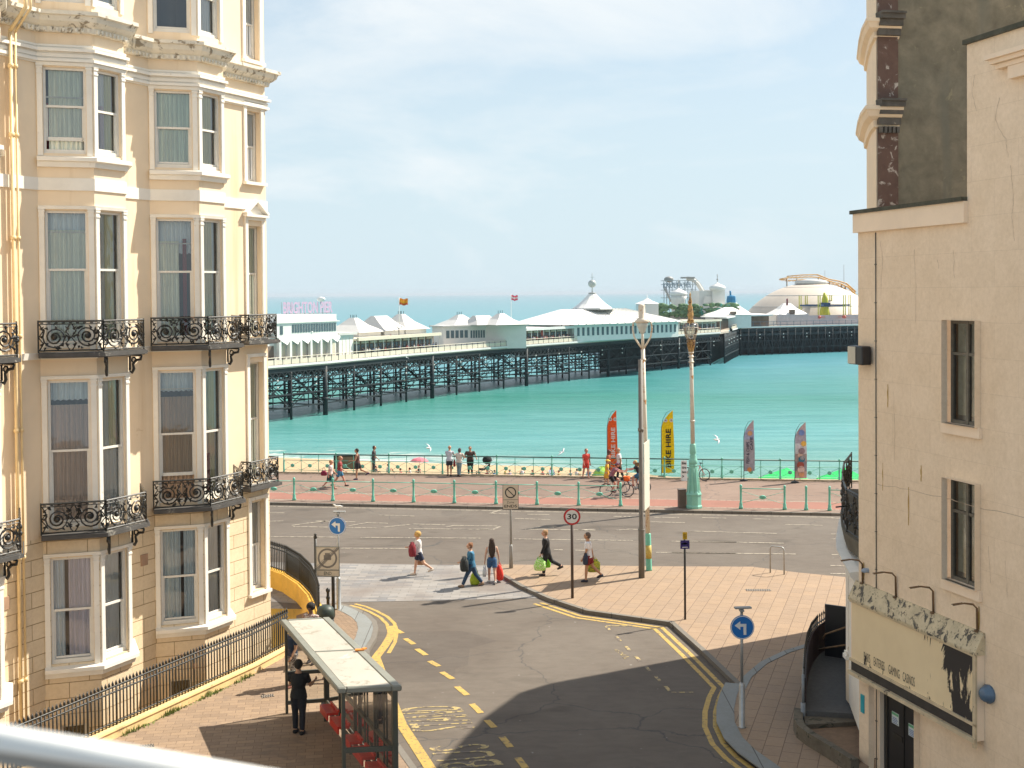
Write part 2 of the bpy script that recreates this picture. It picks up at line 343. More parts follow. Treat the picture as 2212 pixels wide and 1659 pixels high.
# sea wall, lower road, beach, sea
mb = MB(); mb.add([PR(-70, 10.75, -1.1), PR(90, 10.75, -1.1), PR(90, 10.75, -5), PR(-70, 10.75, -5)], [(0, 1, 2, 3)]); struct(mb.build('sea_wall', M['wall_stone']))
flat([PR(-140, 10.6), PR(140, 10.6), PR(140, 26), PR(-140, 26)], -4.6, M['asphalt'], 'lower_road')
def ysh(x): return 138-.28*x-.016*max(0., min(x, 45.))**2
def bz(x, y): return max(-9.6, -8.5+(ysh(x)-y)*.075)
mb = MB(); vs = []; fs = []
for i in range(46):
    x = -150+i*7 if i < 45 else 150
    for k in (0, .25, .5, .75, 1, 1.4):
        y = (84-.16*x)*(1-k)+max(ysh(x), 90-.16*x)*k
        vs.append((x, y, bz(x, y)+.12*noise.noise(Vector((x*.1, y*.1, 0)))))
for i in range(45):
    for j in range(5): fs.append((i*6+j, i*6+6+j, i*6+7+j, i*6+1+j))
mb.add(vs, fs, smooth=True)
M['beach'] = pmat('shingle_beach', (.48, .33, .185), .9, .2, .5, .6, 12, spots=[((.34, .25, .16), 4, .55)])
struct(mb.build('beach', M['beach']))
m, t, b = nodes('sea_water'); co = coords(t); sp = nn(t, 'ShaderNodeSeparateXYZ'); t.links.new(co, sp.inputs[0])
ly = nn(t, 'ShaderNodeMath', operation='LOGARITHM'); ly.inputs[1].default_value = 10; t.links.new(sp.outputs['Y'], ly.inputs[0])
wob = noise_n(t, co, .012, 5, .6, .4, (.5, 1, 1)); ad = nn(t, 'ShaderNodeMath', operation='MULTIPLY_ADD'); ad.inputs[1].default_value = .22; t.links.new(wob, ad.inputs[0]); t.links.new(ly.outputs[0], ad.inputs[2])
mr = nn(t, 'ShaderNodeMapRange'); mr.inputs['From Min'].default_value = 2.2; mr.inputs['From Max'].default_value = 4.1; t.links.new(ad.outputs[0], mr.inputs[0])
r = nn(t, 'ShaderNodeValToRGB'); e = r.color_ramp.elements; e[0].position = 0; e[0].color = (.17, .31, .25, 1); e[1].position = 1; e[1].color = (.165, .27, .32, 1)  # far stops run paler: distance haze put into the water colour
for p, c in ((.07, (.11, .31, .305, 1)), (.14, (.045, .22, .18, 1)), (.22, (.085, .27, .31, 1)), (.5, (.12, .27, .31, 1))):
    q = e.new(p); q.color = c
t.links.new(mr.outputs[0], r.inputs[0])
st = noise_n(t, co, .35, 7, .65, .6, (.16, 1, 1)); c = mixc(t, ramp(t, st, .43, .60), r.outputs[0], (.66, .80, .82), 'MULTIPLY')
# surf: white broken water along the shore line
sh = nn(t, 'ShaderNodeMath', operation='MULTIPLY_ADD'); sh.inputs[1].default_value = .25; t.links.new(sp.outputs['X'], sh.inputs[0]); t.links.new(sp.outputs['Y'], sh.inputs[2])
fm = ramp(t, nn(t, 'ShaderNodeMapRange').outputs[0], 0, 1)
m1 = nn(t, 'ShaderNodeMapRange'); m1.inputs['From Min'].default_value = 139; m1.inputs['From Max'].default_value = 158; m1.inputs['To Min'].default_value = .30; m1.inputs['To Max'].default_value = -.1; t.links.new(sh.outputs[0], m1.inputs[0])
fo = noise_n(t, co, .55, 8, .72, .7, (.28, 1, 1)); ad2 = nn(t, 'ShaderNodeMath', operation='ADD'); t.links.new(fo, ad2.inputs[0]); t.links.new(m1.outputs[0], ad2.inputs[1])
lx = nn(t, 'ShaderNodeMapRange'); lx.inputs['From Min'].default_value = 12; lx.inputs['From Max'].default_value = -14; t.links.new(sp.outputs['X'], lx.inputs[0]); fmk = nn(t, 'ShaderNodeMath', operation='MULTIPLY'); t.links.new(ramp(t, ad2.outputs[0], .68, .80), fmk.inputs[0]); t.links.new(lx.outputs[0], fmk.inputs[1])
c = mixc(t, fmk.outputs[0], c, (.52, .56, .52))
cap = noise_n(t, co, .8, 6, .7, .3, (.3, 1, 1)); c = mixc(t, ramp(t, cap, .70, .77), c, (.32, .44, .42))
t.links.new(c, b.inputs['Base Color']); b.inputs['Roughness'].default_value = .30; b.inputs['IOR'].default_value = 1.33; b.inputs['Specular IOR Level'].default_value = .22
wv = noise_n(t, co, .55, 8, .66, .5, (.30, 1, 1)); bump(t, b, wv, .8, .5)
M['sea'] = m
mb = MB(); mb.add([(-9000, 60, -8.5), (9000, 60, -8.5), (30000, 40000, -8.5), (-30000, 40000, -8.5)], [(0, 1, 2, 3)]); struct(mb.build('sea', m))
# right-hand pavement and its kerb
kr = [(1084, 1242), (1124, 1265.6), (1184, 1292), (1267, 1319), (1447, 1344), (1514, 1404), (1590, 1477), (1579, 1500), (1572, 1530), (1573, 1560), (1590, 1594), (1618, 1622), (1666, 1656)]
KR = [G(x, y, .12) for x, y in kr]
near = [G(1082, 1219, .12), G(1407, 1223, .12), G(1626, 1224, .12), G(1727, 1237, .12), G(1821, 1246, .12)]
poly = list(reversed(near))+KR+[Vector((6.4, 24.5, 0)), Vector((7.0, 20, 0)), Vector((8, 0, 0)), Vector((60, 0, 0)), Vector((60, 38, 0))]
struct(MB().prism([p[:2] for p in poly], -.1, .12).build('pavement', M['slabs']))
mb = MB(); kk = [p[:2] for p in [near[2], near[1], near[0]]+KR+[Vector((6.4, 24.5, 0)), Vector((7.0, 20, 0)), Vector((8, 0, 0))]]
kk = kk[3:]; sweep(mb, list(reversed(kk)), [(-.006, -.05), (-.006, .128), (.15, .128), (.15, -.05)]); struct(mb.build('kerb', M['kerb']))
mb = MB(); sweep(mb, list(reversed(kk[6:])), [(-.28, .1), (-.28, .132), (.155, .132), (.155, .1)]); 
struct(mb.build('kerb_stones', M['kerbblue']))
arc = [G(*q, .12)[:2] for q in ((1600, 1490), (1615, 1462), (1650, 1432), (1700, 1408), (1752, 1392), (1800, 1384))]
mb = MB(); sweep(mb, arc, [(-.11, .1), (-.11, .134), (.11, .134), (.11, .1)]); struct(mb.build('old_kerb_line', M['kerbblue']))
# crossing of pale setts
m, t, b = nodes('pale_stone_setts'); co = coords(t); mp = t.nodes.new('ShaderNodeMapping'); mp.inputs['Rotation'].default_value = (0, 0, math.radians(2)); t.links.new(co, mp.inputs[0])
br = t.nodes.new('ShaderNodeTexBrick'); br.inputs['Scale'].default_value = 1; br.inputs['Brick Width'].default_value = .62; br.inputs['Row Height'].default_value = .24; br.inputs['Mortar Size'].default_value = .008
br.inputs['Color1'].default_value = (.29, .27, .25, 1); br.inputs['Color2'].default_value = (.135, .14, .155, 1); br.inputs['Mortar'].default_value = (.12, .105, .095, 1); br.inputs['Bias'].default_value = -.35; t.links.new(mp.outputs[0], br.inputs['Vector'])
c = mixc(t, ramp(t, noise_n(t, co, 2.1, 6, .7, .4, (.4, 1, 1)), .4, .7), br.outputs[0], (.74, .72, .70), 'MULTIPLY'); c = mixc(t, ramp(t, noise_n(t, co, .35, 3), .45, .7), c, (.18, .15, .13))
t.links.new(c, b.inputs['Base Color']); b.inputs['Roughness'].default_value = .7; bump(t, b, noise_n(t, co, 30, 4), .3, .01); M['pale'] = m
cz = [G(*q, .005)[:2] for q in ((1081, 1222), (1095, 1247), (1128, 1270), (1163, 1292), (950, 1297), (738, 1301))]+[(-6.6, 42.2), (-9.5, 43.0), (-40, 47.2), (-40, 53.6), (-8.6, 48.9)]
flat(cz, .008, M['pale'], 'crossing')
# left-hand pavement
kl = [(738, 1304), (758, 1309), (778, 1317), (800, 1329), (813, 1342), (817, 1357), (812, 1378), (797, 1402), (800, 1425), (822, 1490), (858, 1601), (900, 1659)]
KL = [G(x, y, .12)[:2] for x, y in kl]+[Vector((-1.6, 24.5)), Vector((-.6, 20)), Vector((1.5, 8)), Vector((2, -6))]
AW = [Vector((-25.2, -5)), Vector((-9.48, 29.4)), Vector((-7.27, 34.28)), Vector((-6.6, 36.2)), Vector((-6.35, 38.4)), Vector((-6.15, 40.2)), Vector((-6.3, 41.6))]
struct(MB().prism([tuple(p) for p in AW]+[tuple(p) for p in KL], -.3, .12).build('pavement', M['leftslabs']))
mb = MB(); sweep(mb, KL, [(-.006, -.05), (-.006, .128), (.15, .128), (.15, -.05)]); struct(mb.build('kerb', M['kerb']))
mb = MB(); sweep(mb, KL[:9], [(.155, .1), (.155, .132), (.62, .132), (.62, .1)]); struct(mb.build('kerb_stones', M['kerbblue']))
mb = MB(); a = [G(*q, .12)[:2] for q in ((690, 1312), (750, 1318), (785, 1335), (798, 1356), (790, 1385), (772, 1410))]; b_ = [G(*q, .12)[:2] for q in ((640, 1405), (640, 1330))]
mb.sheet(a+b_, .124); struct(mb.build('block_paving', M['setts']))
flat([(-40, -10), (-3, -10), (-4.5, 36), (-5, 41.5), (-40, 47)], -2.5, M['asphalt'], 'basement_area_floor')
# yellow and white road paint
def road_line(pts, wd, z, m, name='road_marking', mbx=None):
    P = [Vector(p[:2]) for p in pts]; a = offset_line(P, wd/2); b2 = offset_line(P, -wd/2); mb = mbx or MB(); n = len(P)
    mb.add([(q.x, q.y, z) for q in a+b2], [(i, i+1, n+i+1, n+i) for i in range(n-1)]); return mb
yel = MB(); g = lambda l: [G(x, y, .004) for x, y in l]
for o in (.30, .56):
    l1 = offset_line([Vector(p[:2]) for p in KR[1:]]+[Vector((6.4, 24.5))], o); 
    road_line(l1[1:], .13, .006, None, mbx=yel)
for o in (-.34, -.58): road_line(offset_line([Vector(p) for p in KL[:8]], o), .12, .006, None, mbx=yel)
road_line(g([(846, 1352), (845, 1372), (832, 1394), (812, 1420), (838, 1492), (868, 1566), (932, 1664)]), .26, .0085, None, mbx=yel)
for a, b2 in (((1195, 455), (1265, 495)), ((1290, 540), (1365, 590)), ((1390, 630), (1470, 685)), ((1500, 735), (1580, 780)), ((1605, 830), (1700, 890)), ((1735, 955), (1825, 1030)), ((1865, 1105), (1945, 1185)), ((1995, 1245), (2060, 1310)), ((2125, 1390), (2200, 1480)), ((2260, 1570), (2330, 1659))):
    q = [((640+x*.2893)*.864, (1440+y*.2893)*.864) for x, y in (a, b2)]; road_line(g(q), .17, .0072, None, mbx=yel)
struct(yel.build('yellow_road_markings', M['ymark']))
wh = MB()
def z1(x, y): return ((640+x*.2893)*.864, (1080+y*.2893)*.864)
def z2(x, y): return ((1200+x*.2893)*.864, (1080+y*.2893)*.864)
def z3(x, y): return ((1680+x*.2893)*.864, (1080+y*.2893)*.864)
for fn, l in ((z1, [((-200, 698), (245, 700)), ((1060, 718), (1370, 728)), ((515, 770), (860, 778)), ((310, 808), (430, 790), (600, 771)), ((320, 818), (1040, 830)), ((800, 812), (960, 785), (1140, 790)), ((1090, 825), (1330, 800)), ((1360, 796), (1640, 803)), ((1640, 822), (1710, 808), (2085, 813)), ((1320, 836), (2050, 843), (2110, 818)),
            ((130, 905), (720, 910)), ((905, 912), (1940, 919)), ((130, 1003), (260, 1003)), ((730, 1005), (1310, 1008)), ((-200, 775), (240, 770)), ((2020, 705), (2130, 668)), ((2020, 705), (2180, 708))]),
              (z2, [((300, 748), (610, 758)), ((1470, 778), (1770, 784)), ((410, 712), (600, 715)), ((1150, 730), (1350, 734)), ((1500, 738), (1720, 742)), ((0, 840), (80, 840)), ((390, 841), (1000, 849)), ((420, 836), (520, 822), (640, 828)), ((1180, 850), (1290, 840), (1390, 845)), ((290, 925), (1320, 939)), ((1650, 945), (2212, 954)), ((640, 1018), (715, 1019)), ((820, 1022), (910, 1025)), ((1520, 1041), (2212, 1049)), ((850, 846), (1000, 840))]),
              (z3, [((260, 741), (470, 746)), ((700, 752), (850, 755)), ((980, 800), (1300, 808)), ((160, 857), (905, 879)), ((1375, 882), (1600, 886)), ((160, 945), (965, 962)), ((0, 1044), (1070, 1056)), ((1380, 1060), (1600, 1062)), ((1370, 925), (1600, 928)), ((1370, 1155), (1600, 1158)), ((1370, 1225), (1600, 1228)), ((1380, 745), (1600, 760))])):
    for s in l: road_line([G(*fn(*p), .004) for p in s], .13, .0105, None, mbx=wh)
struct(wh.build('white_road_markings', M['wmark']))
M['edge'] = M['wmark']
flat([PR(-70, -.62), PR(90, -.62), PR(90, -.5), PR(-70, -.5)], .005, M['wmark'], 'road_edge_line')
tx = MB()
text_quad(tx, 'STAND', G(1030, 1573), G(994, 1524), G(862, 1529), G(892, 1582), bold=False)
text_quad(tx, 'BUS', G(1090, 1652), G(1052, 1606), G(925, 1613), G(950, 1663), bold=False)
for q in ([(1309, 1352), (1366, 1352)], [(1450, 1495.5), (1498, 1495.5)]): road_line(g(q), .07, 0, None, mbx=tx)
for i in range(7):
    k = i/6.6; p = (1309.5+(1450.6-1309.5)*k, 1353+(1495.5-1353)*k); q = (p[0]+9, p[1]+10); road_line(g([p, q]), .10, 0, None, mbx=tx)
text_quad(tx, 'TAXI', G(1362, 1421), G(1334, 1403), G(1327, 1404), G(1350, 1424))
for i in range(len(tx.v)): tx.v[i].z = .0075
text_o = struct(tx.build('yellow_road_lettering', pmat('worn_yellow_lettering', (.44, .33, .13), .7, .12, 3, .2, 40, spots=[((.14, .11, .085), 5, .47)])))
# drains and covers, tufts of weed
def plate(name, px, py, w_, d_, z, rz, label, mat):
    p = G(px, py, z); t = tag(MB().box((0, 0, 0), (w_, d_, .012)).build(name, mat, loc=(p.x, p.y, z+.006)), label, 'drain cover'); t.rotation_euler.z = rz; return t
M['grate'] = brick_mat('slotted_grate', (.33, .27, .22), (.05, .045, .04), .06, 2, .018, .7, .1, 'Object')
plate('drain_grate', 1638, 1275, .85, .28, .12, -.05, 'slotted drain grate set in the buff pavement by the cycle hoop', M['grate'])
plate('cover_plate', 318, 1482+130, .3, .2, .12, .4, 'small square cover in the buff paving nearest the railing', M['grate'])
plate('cover_plate', 578, 1504, .32, .2, .12, .4, 'small metal cover in the sunlit paving left of the bus shelter', M['grate'])
# ================================================================== LEFT TERRACE
T = Vector((math.sin(math.radians(25.3)), math.cos(math.radians(25.3)))); NRM = Vector((T.y, -T.x))
WP = Vector((-7.27, 34.28))-NRM*1.85                     # a point of the main wall
def wallx(px, py):
    s, z = VP(WP, T, px, py); return s, z
house = thing('terraced_hotel', 'tall cream stucco terrace with canted bays, white cornice and black iron balconies', 'building', (WP.x-6, WP.y-3, 0))
S1 = wallx(97, 1400)[0]; S2 = wallx(337, 1400)[0]; PITCHB = S2-S1
SC = wallx(580, 900)[0]                                   # seaward corner
ANG = math.radians(47); 
J1 = WP+T*S1
def face_dir(a):                                          # near cheek runs outward at ANG from the wall line
    return Vector((T.x*math.cos(a)+NRM.x*math.sin(a), T.y*math.cos(a)+NRM.y*math.sin(a)))
dN = face_dir(ANG)
LN = VP(J1, dN, 219, 1440)[0]; F1p = J1+dN*LN; LF = VP(F1p, T, 286, 1435)[0]
def bay_pts(s):
    j = WP+T*s; f1 = j+dN*LN; f2 = f1+T*LF; j2 = f2+Vector((T.x*math.cos(ANG)-NRM.x*math.sin(ANG), T.y*math.cos(ANG)-NRM.y*math.sin(ANG)))*LN
    return [j, f1, f2, j2]
SB = [S1-PITCHB*1.04, S1, S2]; LEFT_EXT = 9; BAYW = LF+2*LN*math.cos(ANG)
plan = [WP+T*(SB[0]-LEFT_EXT)]
for s in SB: plan += bay_pts(s)
CORN = WP+T*SC; plan.append(CORN)
back = CORN-NRM*11
TOP = 21.5; GZ = 4.72
wall = MB()
LEV = {'g': (1.62, 4.20), 'f': (4.93, 8.50), 's': (9.28, 12.60), 't': (13.97, 16.04), 'a': (17.60, 19.75)}
def wall_panel(mb, a, b, z0, z1, ops, depth=.16, m=0, out=None):
    """flat wall from a to b with real openings (u0,u1,zlo,zhi) and their reveals"""
    a = Vector(a[:2]); b = Vector(b[:2]); L_ = (b-a).length; d = (b-a)/L_; nrm = Vector((d.y, -d.x))
    us = sorted({0, L_, *[u for o in ops for u in o[:2]]}); zs = sorted({z0, z1, *[z for o in ops for z in o[2:4] if z0 < z < z1]})
    P = lambda u, z, k=0: (a.x+d.x*u-nrm.x*k, a.y+d.y*u-nrm.y*k, z)
    u_off = wall_panel.off
    for i in range(len(us)-1):
        for j in range(len(zs)-1):
            uc = (us[i]+us[i+1])/2; zc = (zs[j]+zs[j+1])/2
            if any(o[0] < uc < o[1] and o[2] < zc < o[3] for o in ops): continue
            q = [(us[i], zs[j]), (us[i+1], zs[j]), (us[i+1], zs[j+1]), (us[i], zs[j+1])]
            mb.add([P(*k) for k in q], [(0, 1, 2, 3)], m, [[(k[0]+u_off, k[1]) for k in q]])
    for u0, u1, lo, hi in [o[:4] for o in ops]:
        if lo >= z1 or hi <= z0: continue
        lo2 = max(lo, z0); hi2 = min(hi, z1)
        for (p, q) in (((u0, lo2), (u0, hi2)), ((u1, hi2), (u1, lo2)), ((u1, lo2), (u0, lo2)), ((u0, hi2), (u1, hi2))):
            mb.add([P(*p), P(*q), P(*q, depth), P(*p, depth)], [(0, 1, 2, 3)], m, [[(0, 0), (.1, 0), (.1, .1), (0, .1)]])
    wall_panel.off += L_
wall_panel.off = 0
def cur_mat(c):
    m, t, b = nodes('curtain_cloth'); co = coords(t); n = noise_n(t, co, 7, 5, .6, 0, (1, 1, .12)); t.links.new(mixc(t, ramp(t, n, .35, .65), tuple(x*.86 for x in c), c), b.inputs['Base Color']); b.inputs['Roughness'].default_value = .9
    return m
CUR = {k: cur_mat(c) for k, c in dict(net=(1, 1, .84), white=(1, 1, 1), brown=(.62, .43, .29), plum=(.78, .58, .48), green=(.95, 1, .84), yellow=(1, .96, .66), red=(.42, .07, .07), grey=(.88, .93, .93), dark=(.05, .06, .07), blue=(.88, .94, 1), mauve=(.98, .85, .9)).items()}
def curtain(mb, a, d, nrm, u0, u1, z0, z1, k, m, folds=9, amp=.035):
    n = max(8, int(folds*6)); vs = []
    for i in range(n+1):
        u = u0+(u1-u0)*i/n; o = k+amp*math.sin(i/n*folds*2*math.pi+.7*math.sin(i*.37))+.01*math.sin(i*1.9)
        for z in (z0, z1): vs.append((a.x+d.x*u-nrm.x*o, a.y+d.y*u-nrm.y*o, z+(.012*math.sin(i*.9) if z == z0 else 0)))
    mb.add(vs, [(2*i, 2*i+2, 2*i+3, 2*i+1) for i in range(n)], m, smooth=True)
def sash_window(parent, a, b, u0, u1, z0, z1, cur, mid=.5, depth=.16, open_=0, fr=.06, transom=None, matf=None, label=None, brown=False):
    """a sliding sash: frame, two leaves with a meeting rail, panes, curtains, a dark room behind"""
    a = Vector(a[:2]); b = Vector(b[:2]); d = (b-a).normalized(); nrm = Vector((d.y, -d.x)); mf = matf or M['sash']
    P = lambda u, z, k: Vector((a.x+d.x*u-nrm.x*k, a.y+d.y*u-nrm.y*k, z))
    mb = MB()
    def rail(u_a, z_a, u_b, z_b, k, th, dp): mb.bar(P(u_a, z_a, k), P(u_b, z_b, k), th, dp, up=(nrm.x, nrm.y, 0))
    k0 = depth-.045
    rail(u0+fr/2, z0, u0+fr/2, z1, k0, fr, .09); rail(u1-fr/2, z0, u1-fr/2, z1, k0, fr, .09); rail(u0+fr, z1-fr/2, u1-fr, z1-fr/2, k0, fr, .09); rail(u0+fr, z0+.05, u1-fr, z0+.05, k0, .10, .10)
    zm = z0+(z1-z0)*mid
    rail(u0+fr, zm, u1-fr, zm, k0+.01, .055, .07)
    for zz in ([] if transom is None else [transom]): rail(u0+fr, z0+(z1-z0)*zz, u1-fr, z0+(z1-z0)*zz, k0+.05, .03, .03)
    lo = z0+.10+open_
    rail(u0+fr+.02, lo, u0+fr+.02, zm, k0+.03, .04, .045); rail(u1-fr-.02, lo, u1-fr-.02, zm, k0+.03, .04, .045)
    rail(u0+fr+.02, lo+.04, u1-fr-.02, lo+.04, k0+.03, .09 if open_ else .05, .045)
    w_ = mb.build('window', mf, parent, world=True)
    if label: w_['label'] = label
    g = MB(); g.add([P(u0+fr, zm, k0+.012), P(u1-fr, zm, k0+.012), P(u1-fr, z1-fr, k0+.012), P(u0+fr, z1-fr, k0+.012)], [(0, 1, 2, 3)])
    g.add([P(u0+fr, lo, k0+.035), P(u1-fr, lo, k0+.035), P(u1-fr, zm, k0+.035), P(u0+fr, zm, k0+.035)], [(0, 1, 2, 3)]); g.build('pane', M['glass'], w_, world=True)
    c = MB(); mats = []
    for i, q in enumerate(cur):
        col, f0, f1, zz0, zz1, kk = (list(q)+[.09])[:6]
        mats.append(CUR[col]); W_ = u1-u0; Hh = z1-z0
        curtain(c, a, d, nrm, u0+fr+W_*f0*.98, u0+fr+(W_-2*fr)*f1, z0+Hh*zz0, z0+Hh*zz1, k0+kk, i, max(3, 8*(f1-f0)*W_))
    if cur: c.build('curtain', mats, w_, world=True)
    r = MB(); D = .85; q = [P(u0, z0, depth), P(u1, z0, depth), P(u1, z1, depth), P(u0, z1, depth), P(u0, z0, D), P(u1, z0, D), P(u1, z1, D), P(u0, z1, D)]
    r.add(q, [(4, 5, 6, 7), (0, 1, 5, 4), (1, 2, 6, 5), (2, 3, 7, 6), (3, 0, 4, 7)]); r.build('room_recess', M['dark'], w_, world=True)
    return w_
# curtains by bay (near cheek, front); grey top strips added to lighten bare panes
CN = {('g', 1): [('blue', 0, .3, 0, 1), ('mauve', .36, 1, 0, 1)], ('g', 2): [('grey', 0, .55, 0, 1), ('grey', .58, 1, 0, 1)],
      ('f', 1): [('plum', 0, 1, 0, .83), ('grey', 0, 1, .86, 1, .2)], ('f', 2): [('brown', 0, 1, 0, .80), ('grey', 0, 1, .84, 1, .2)],
      ('s', 1): [('net', 0, 1, 0, .86), ('grey', 0, 1, .80, 1, .16)], ('s', 2): [('net', 0, .62, 0, .82), ('red', .66, .86, 0, .84), ('grey', 0, 1, .72, 1, .2)],
      ('t', 1): [('net', .06, 1, .0, .99), ('red', 0, .1, 0, .6, .2)], ('t', 2): [('green', 0, 1, 0, .99)], ('a', 1): [('red', .55, .7, 0, .4)], ('a', 2): []}
CF = {('g', 1): [('white', 0, .9, 0, 1)], ('g', 2): [('white', 0, .62, 0, 1)], ('f', 1): [('white', 0, 1, 0, .5), ('yellow', .5, .9, .5, 1)], ('f', 2): [('red', .05, .5, 0, .35), ('yellow', .4, .8, 0, 1)],
      ('s', 1): [('red', .1, .25, 0, .85), ('yellow', .45, .9, 0, 1)], ('s', 2): [('yellow', .15, .8, 0, 1)], ('t', 1): [('mauve', .3, .5, 0, .6), ('yellow', .5, .9, 0, 1)], ('t', 2): [('red', 0, .2, 0, .8), ('yellow', .25, .8, 0, 1)], ('a', 1): [('white', .2, 1, 0, 1)], ('a', 2): [('white', .1, .8, 0, 1)]}
MID = {'g': .5, 'f': .52, 's': .57, 't': .52, 'a': .5}
ZB = -2.5
mats_w = [M['cream'], M['ashlar']]
jobs = []
def face(a, b, ops):
    o1 = wall_panel.off; wall_panel(wall, a, b, ZB, GZ, [o for o in ops if o[2] < GZ], m=1); wall_panel.off = o1
    wall_panel(wall, a, b, GZ, TOP, [o for o in ops if o[2] > GZ], m=0)
face(plan[0], plan[1], [])
for bi in range(3):
    j, f1, f2, j2 = bay_pts(SB[bi])
    mN = .13; opsN = []; opsF = []
    for k, (lo, hi) in LEV.items():
        opsN.append((mN+.02, LN-.16, lo, hi)); opsF.append((.14, LF-.13, lo, hi))
    opsN.append((mN+.2, LN-.35, -1.9, .12))
    face(j, f1, opsN); face(f1, f2, opsF); face(f2, j2, [])
    for i, k in enumerate(LEV):
        if bi == 0 and k != 'x':
            sash_window(house, f1, f2, *opsF[i], CF[(k, 1)]+[('white', 0, 1, 0, 1, .14)], MID[k]); sash_window(house, j, f1, *opsN[i], CN[(k, 2)], MID[k]); continue
        sash_window(house, j, f1, *opsN[i], CN[(k, bi)], {('t', 1): .55}.get((k, bi), MID[k]), open_={('t', 1): .22, ('f', 2): .62}.get((k, bi), 0), transom={('s', 1): .845, ('t', 1): .66, ('s', 2): .80, ('f', 2): .86}.get((k, bi)))
        sash_window(house, f1, f2, *opsF[i], CF[(k, bi)]+[('white' if k in 'gt' else 'grey', .0, 1, 0, 1, .14)], MID[k])
    sash_window(house, j, f1, *opsN[-1], [], .5)
    nxt = bay_pts(SB[bi+1])[0] if bi < 2 else CORN
    if bi < 2: face(j2, nxt, [])
    else:
        L_ = (CORN-j2).length; o3 = []
        su0, _ = VP(j2, T, 532, 330); su1, _ = VP(j2, T, 562, 330)
        for k, (lo, hi) in LEV.items(): o3.append((su0, su1, lo-(.1 if k == 't' else 0), hi+(.1 if k in 'g' else 0)))
        face(j2, CORN, o3)
        for i, k in enumerate(LEV): sash_window(house, j2, CORN, *o3[i], [('green' if k in 'fs' else 'white', .0, .9, 0, 1, .05), ('grey', .0, 1, 0, 1, .12)], MID[k], depth=.26)
        THIRD = (su0, su1, j2)
face(CORN, back, []); face(back, plan[0]-NRM*11, []); face(plan[0]-NRM*11, plan[0], []); 
wall.add([(p.x, p.y, TOP) for p in plan]+[(back.x, back.y, TOP), (*(plan[0]-NRM*11), TOP)], [tuple(range(len(plan)+2))])
wall_o = wall.build('wall', mats_w, house, world=True)
full = plan+[back]
tr = MB()
sweep(tr, full, [(0, 13.08), (.035, 13.08), (.035, 13.38), (0, 13.38)])
for zc, h_, o in ((16.16, .07, .10), (16.27, .08, .07), (16.40, .07, .14), (16.52, .05, .06)): sweep(tr, full, [(0, zc), (o, zc), (o, zc+h_), (0, zc+h_)])
sweep(tr, full, [(0, 16.12), (.04, 16.12), (.04, 16.56), (0, 16.56)])
sweep(tr, full, [(0, 9.02), (.05, 9.02), (.07, 9.18), (0, 9.18)]); 
tr.build('stucco_band', M['trim'], house, world=True)
cn = MB(); sweep(cn, full, [(0, 16.86), (.09, 16.86), (.12, 16.98), (.18, 17.02), (.26, 17.10), (.30, 17.22), (.36, 17.24), (.36, 17.33), (0, 17.40)])
for i in range(len(full)-1):
    a, b2 = full[i], full[i+1]; L_ = (b2-a).length; d = (b2-a)/L_; nr = Vector((d.y, -d.x)); n = int(L_/.13)
    for j in range(n):
        q = a+d*(j+.5)*L_/n+nr*.10; cn.box((q.x, q.y, 16.915), (.06, .10, .09), math.atan2(d.y, d.x))
cn.build('cornice', M['cornice'], house, world=True)
for bi in range(3):
    p = bay_pts(SB[bi]); 
    for z in (1.44, 13.78, ): 
        pp = [p[0]+T*(-.0), p[1], p[2], p[3]]
        sweep_s = MB(); sweep(sweep_s, pp, [(0, z-.14), (.07, z-.14), (.09, z-.02), (.17, z), (.17, z+.09), (0, z+.13)]); sweep_s.build('window_sill', M['trim'], house, world=True)
    # pilaster strips and little capitals beside the windows
    for k, (lo, hi) in LEV.items():
        for (a, b2, u, wd) in ((p[0], p[1], .075, .12), (p[0], p[1], LN-.085, .13), (p[1], p[2], .07, .11), (p[1], p[2], LF-.065, .11)):
            d = (b2-a).normalized(); nr = Vector((d.y, -d.x)); q = a+d*u+nr*.012
            st_ = MB(); st_.box((q.x, q.y, (lo+hi)/2), (wd, .05, hi-lo+.12), math.atan2(d.y, d.x)); 
            for zz, ww in ((hi-.02, .03), (hi-.14, .02), (hi+.04, .045)): st_.box((q.x+nr.x*.012, q.y+nr.y*.012, zz), (wd+ww, .06, .045), math.atan2(d.y, d.x))
            st_.build('pilaster_strip', M['trim'], house, world=True)
        st_ = MB(); sweep(st_, p[:4], [(0, hi+.03), (.045, hi+.03), (.06, hi+.11), (0, hi+.11)]); st_.build('lintel', M['trim'], house, world=True)
# seaward window: surrounds, pediment
su0, su1, j2 = THIRD; wc = (su0+su1)/2; ang = math.atan2(T.y, T.x)
for k, (lo, hi) in LEV.items():
    pd = MB()
    for u in (su0-.07, su1+.07):
        q = j2+T*u+NRM*.02; pd.box((q.x, q.y, (lo+hi)/2+.02), (.13, .06, hi-lo+.3), ang)
    q = j2+T*wc+NRM*.03; pd.box((q.x, q.y, hi+.22), (su1-su0+.30, .08, .10), ang)
    q = j2+T*wc+NRM*.05; pd.box((q.x, q.y, lo-.10), (su1-su0+.34, .16, .09), ang); pd.build('window_surround', M['trim'], house, world=True)
pd = MB()
q0 = j2+T*(su0-.2); q1 = j2+T*(su1+.2); qm = j2+T*wc; zt = 13.0
for o0, o1 in ((.003, .15),):
    for (a, b2, za, zb) in ((q0, q1, zt-.10, zt-.10), (q0, qm, zt-.04, zt+.36), (qm, q1, zt+.36, zt-.04)):
        pd.bar((a.x+NRM.x*.08, a.y+NRM.y*.08, za), (b2.x+NRM.x*.08, b2.y+NRM.y*.08, zb), .16, .07, up=(0, 0, 1))
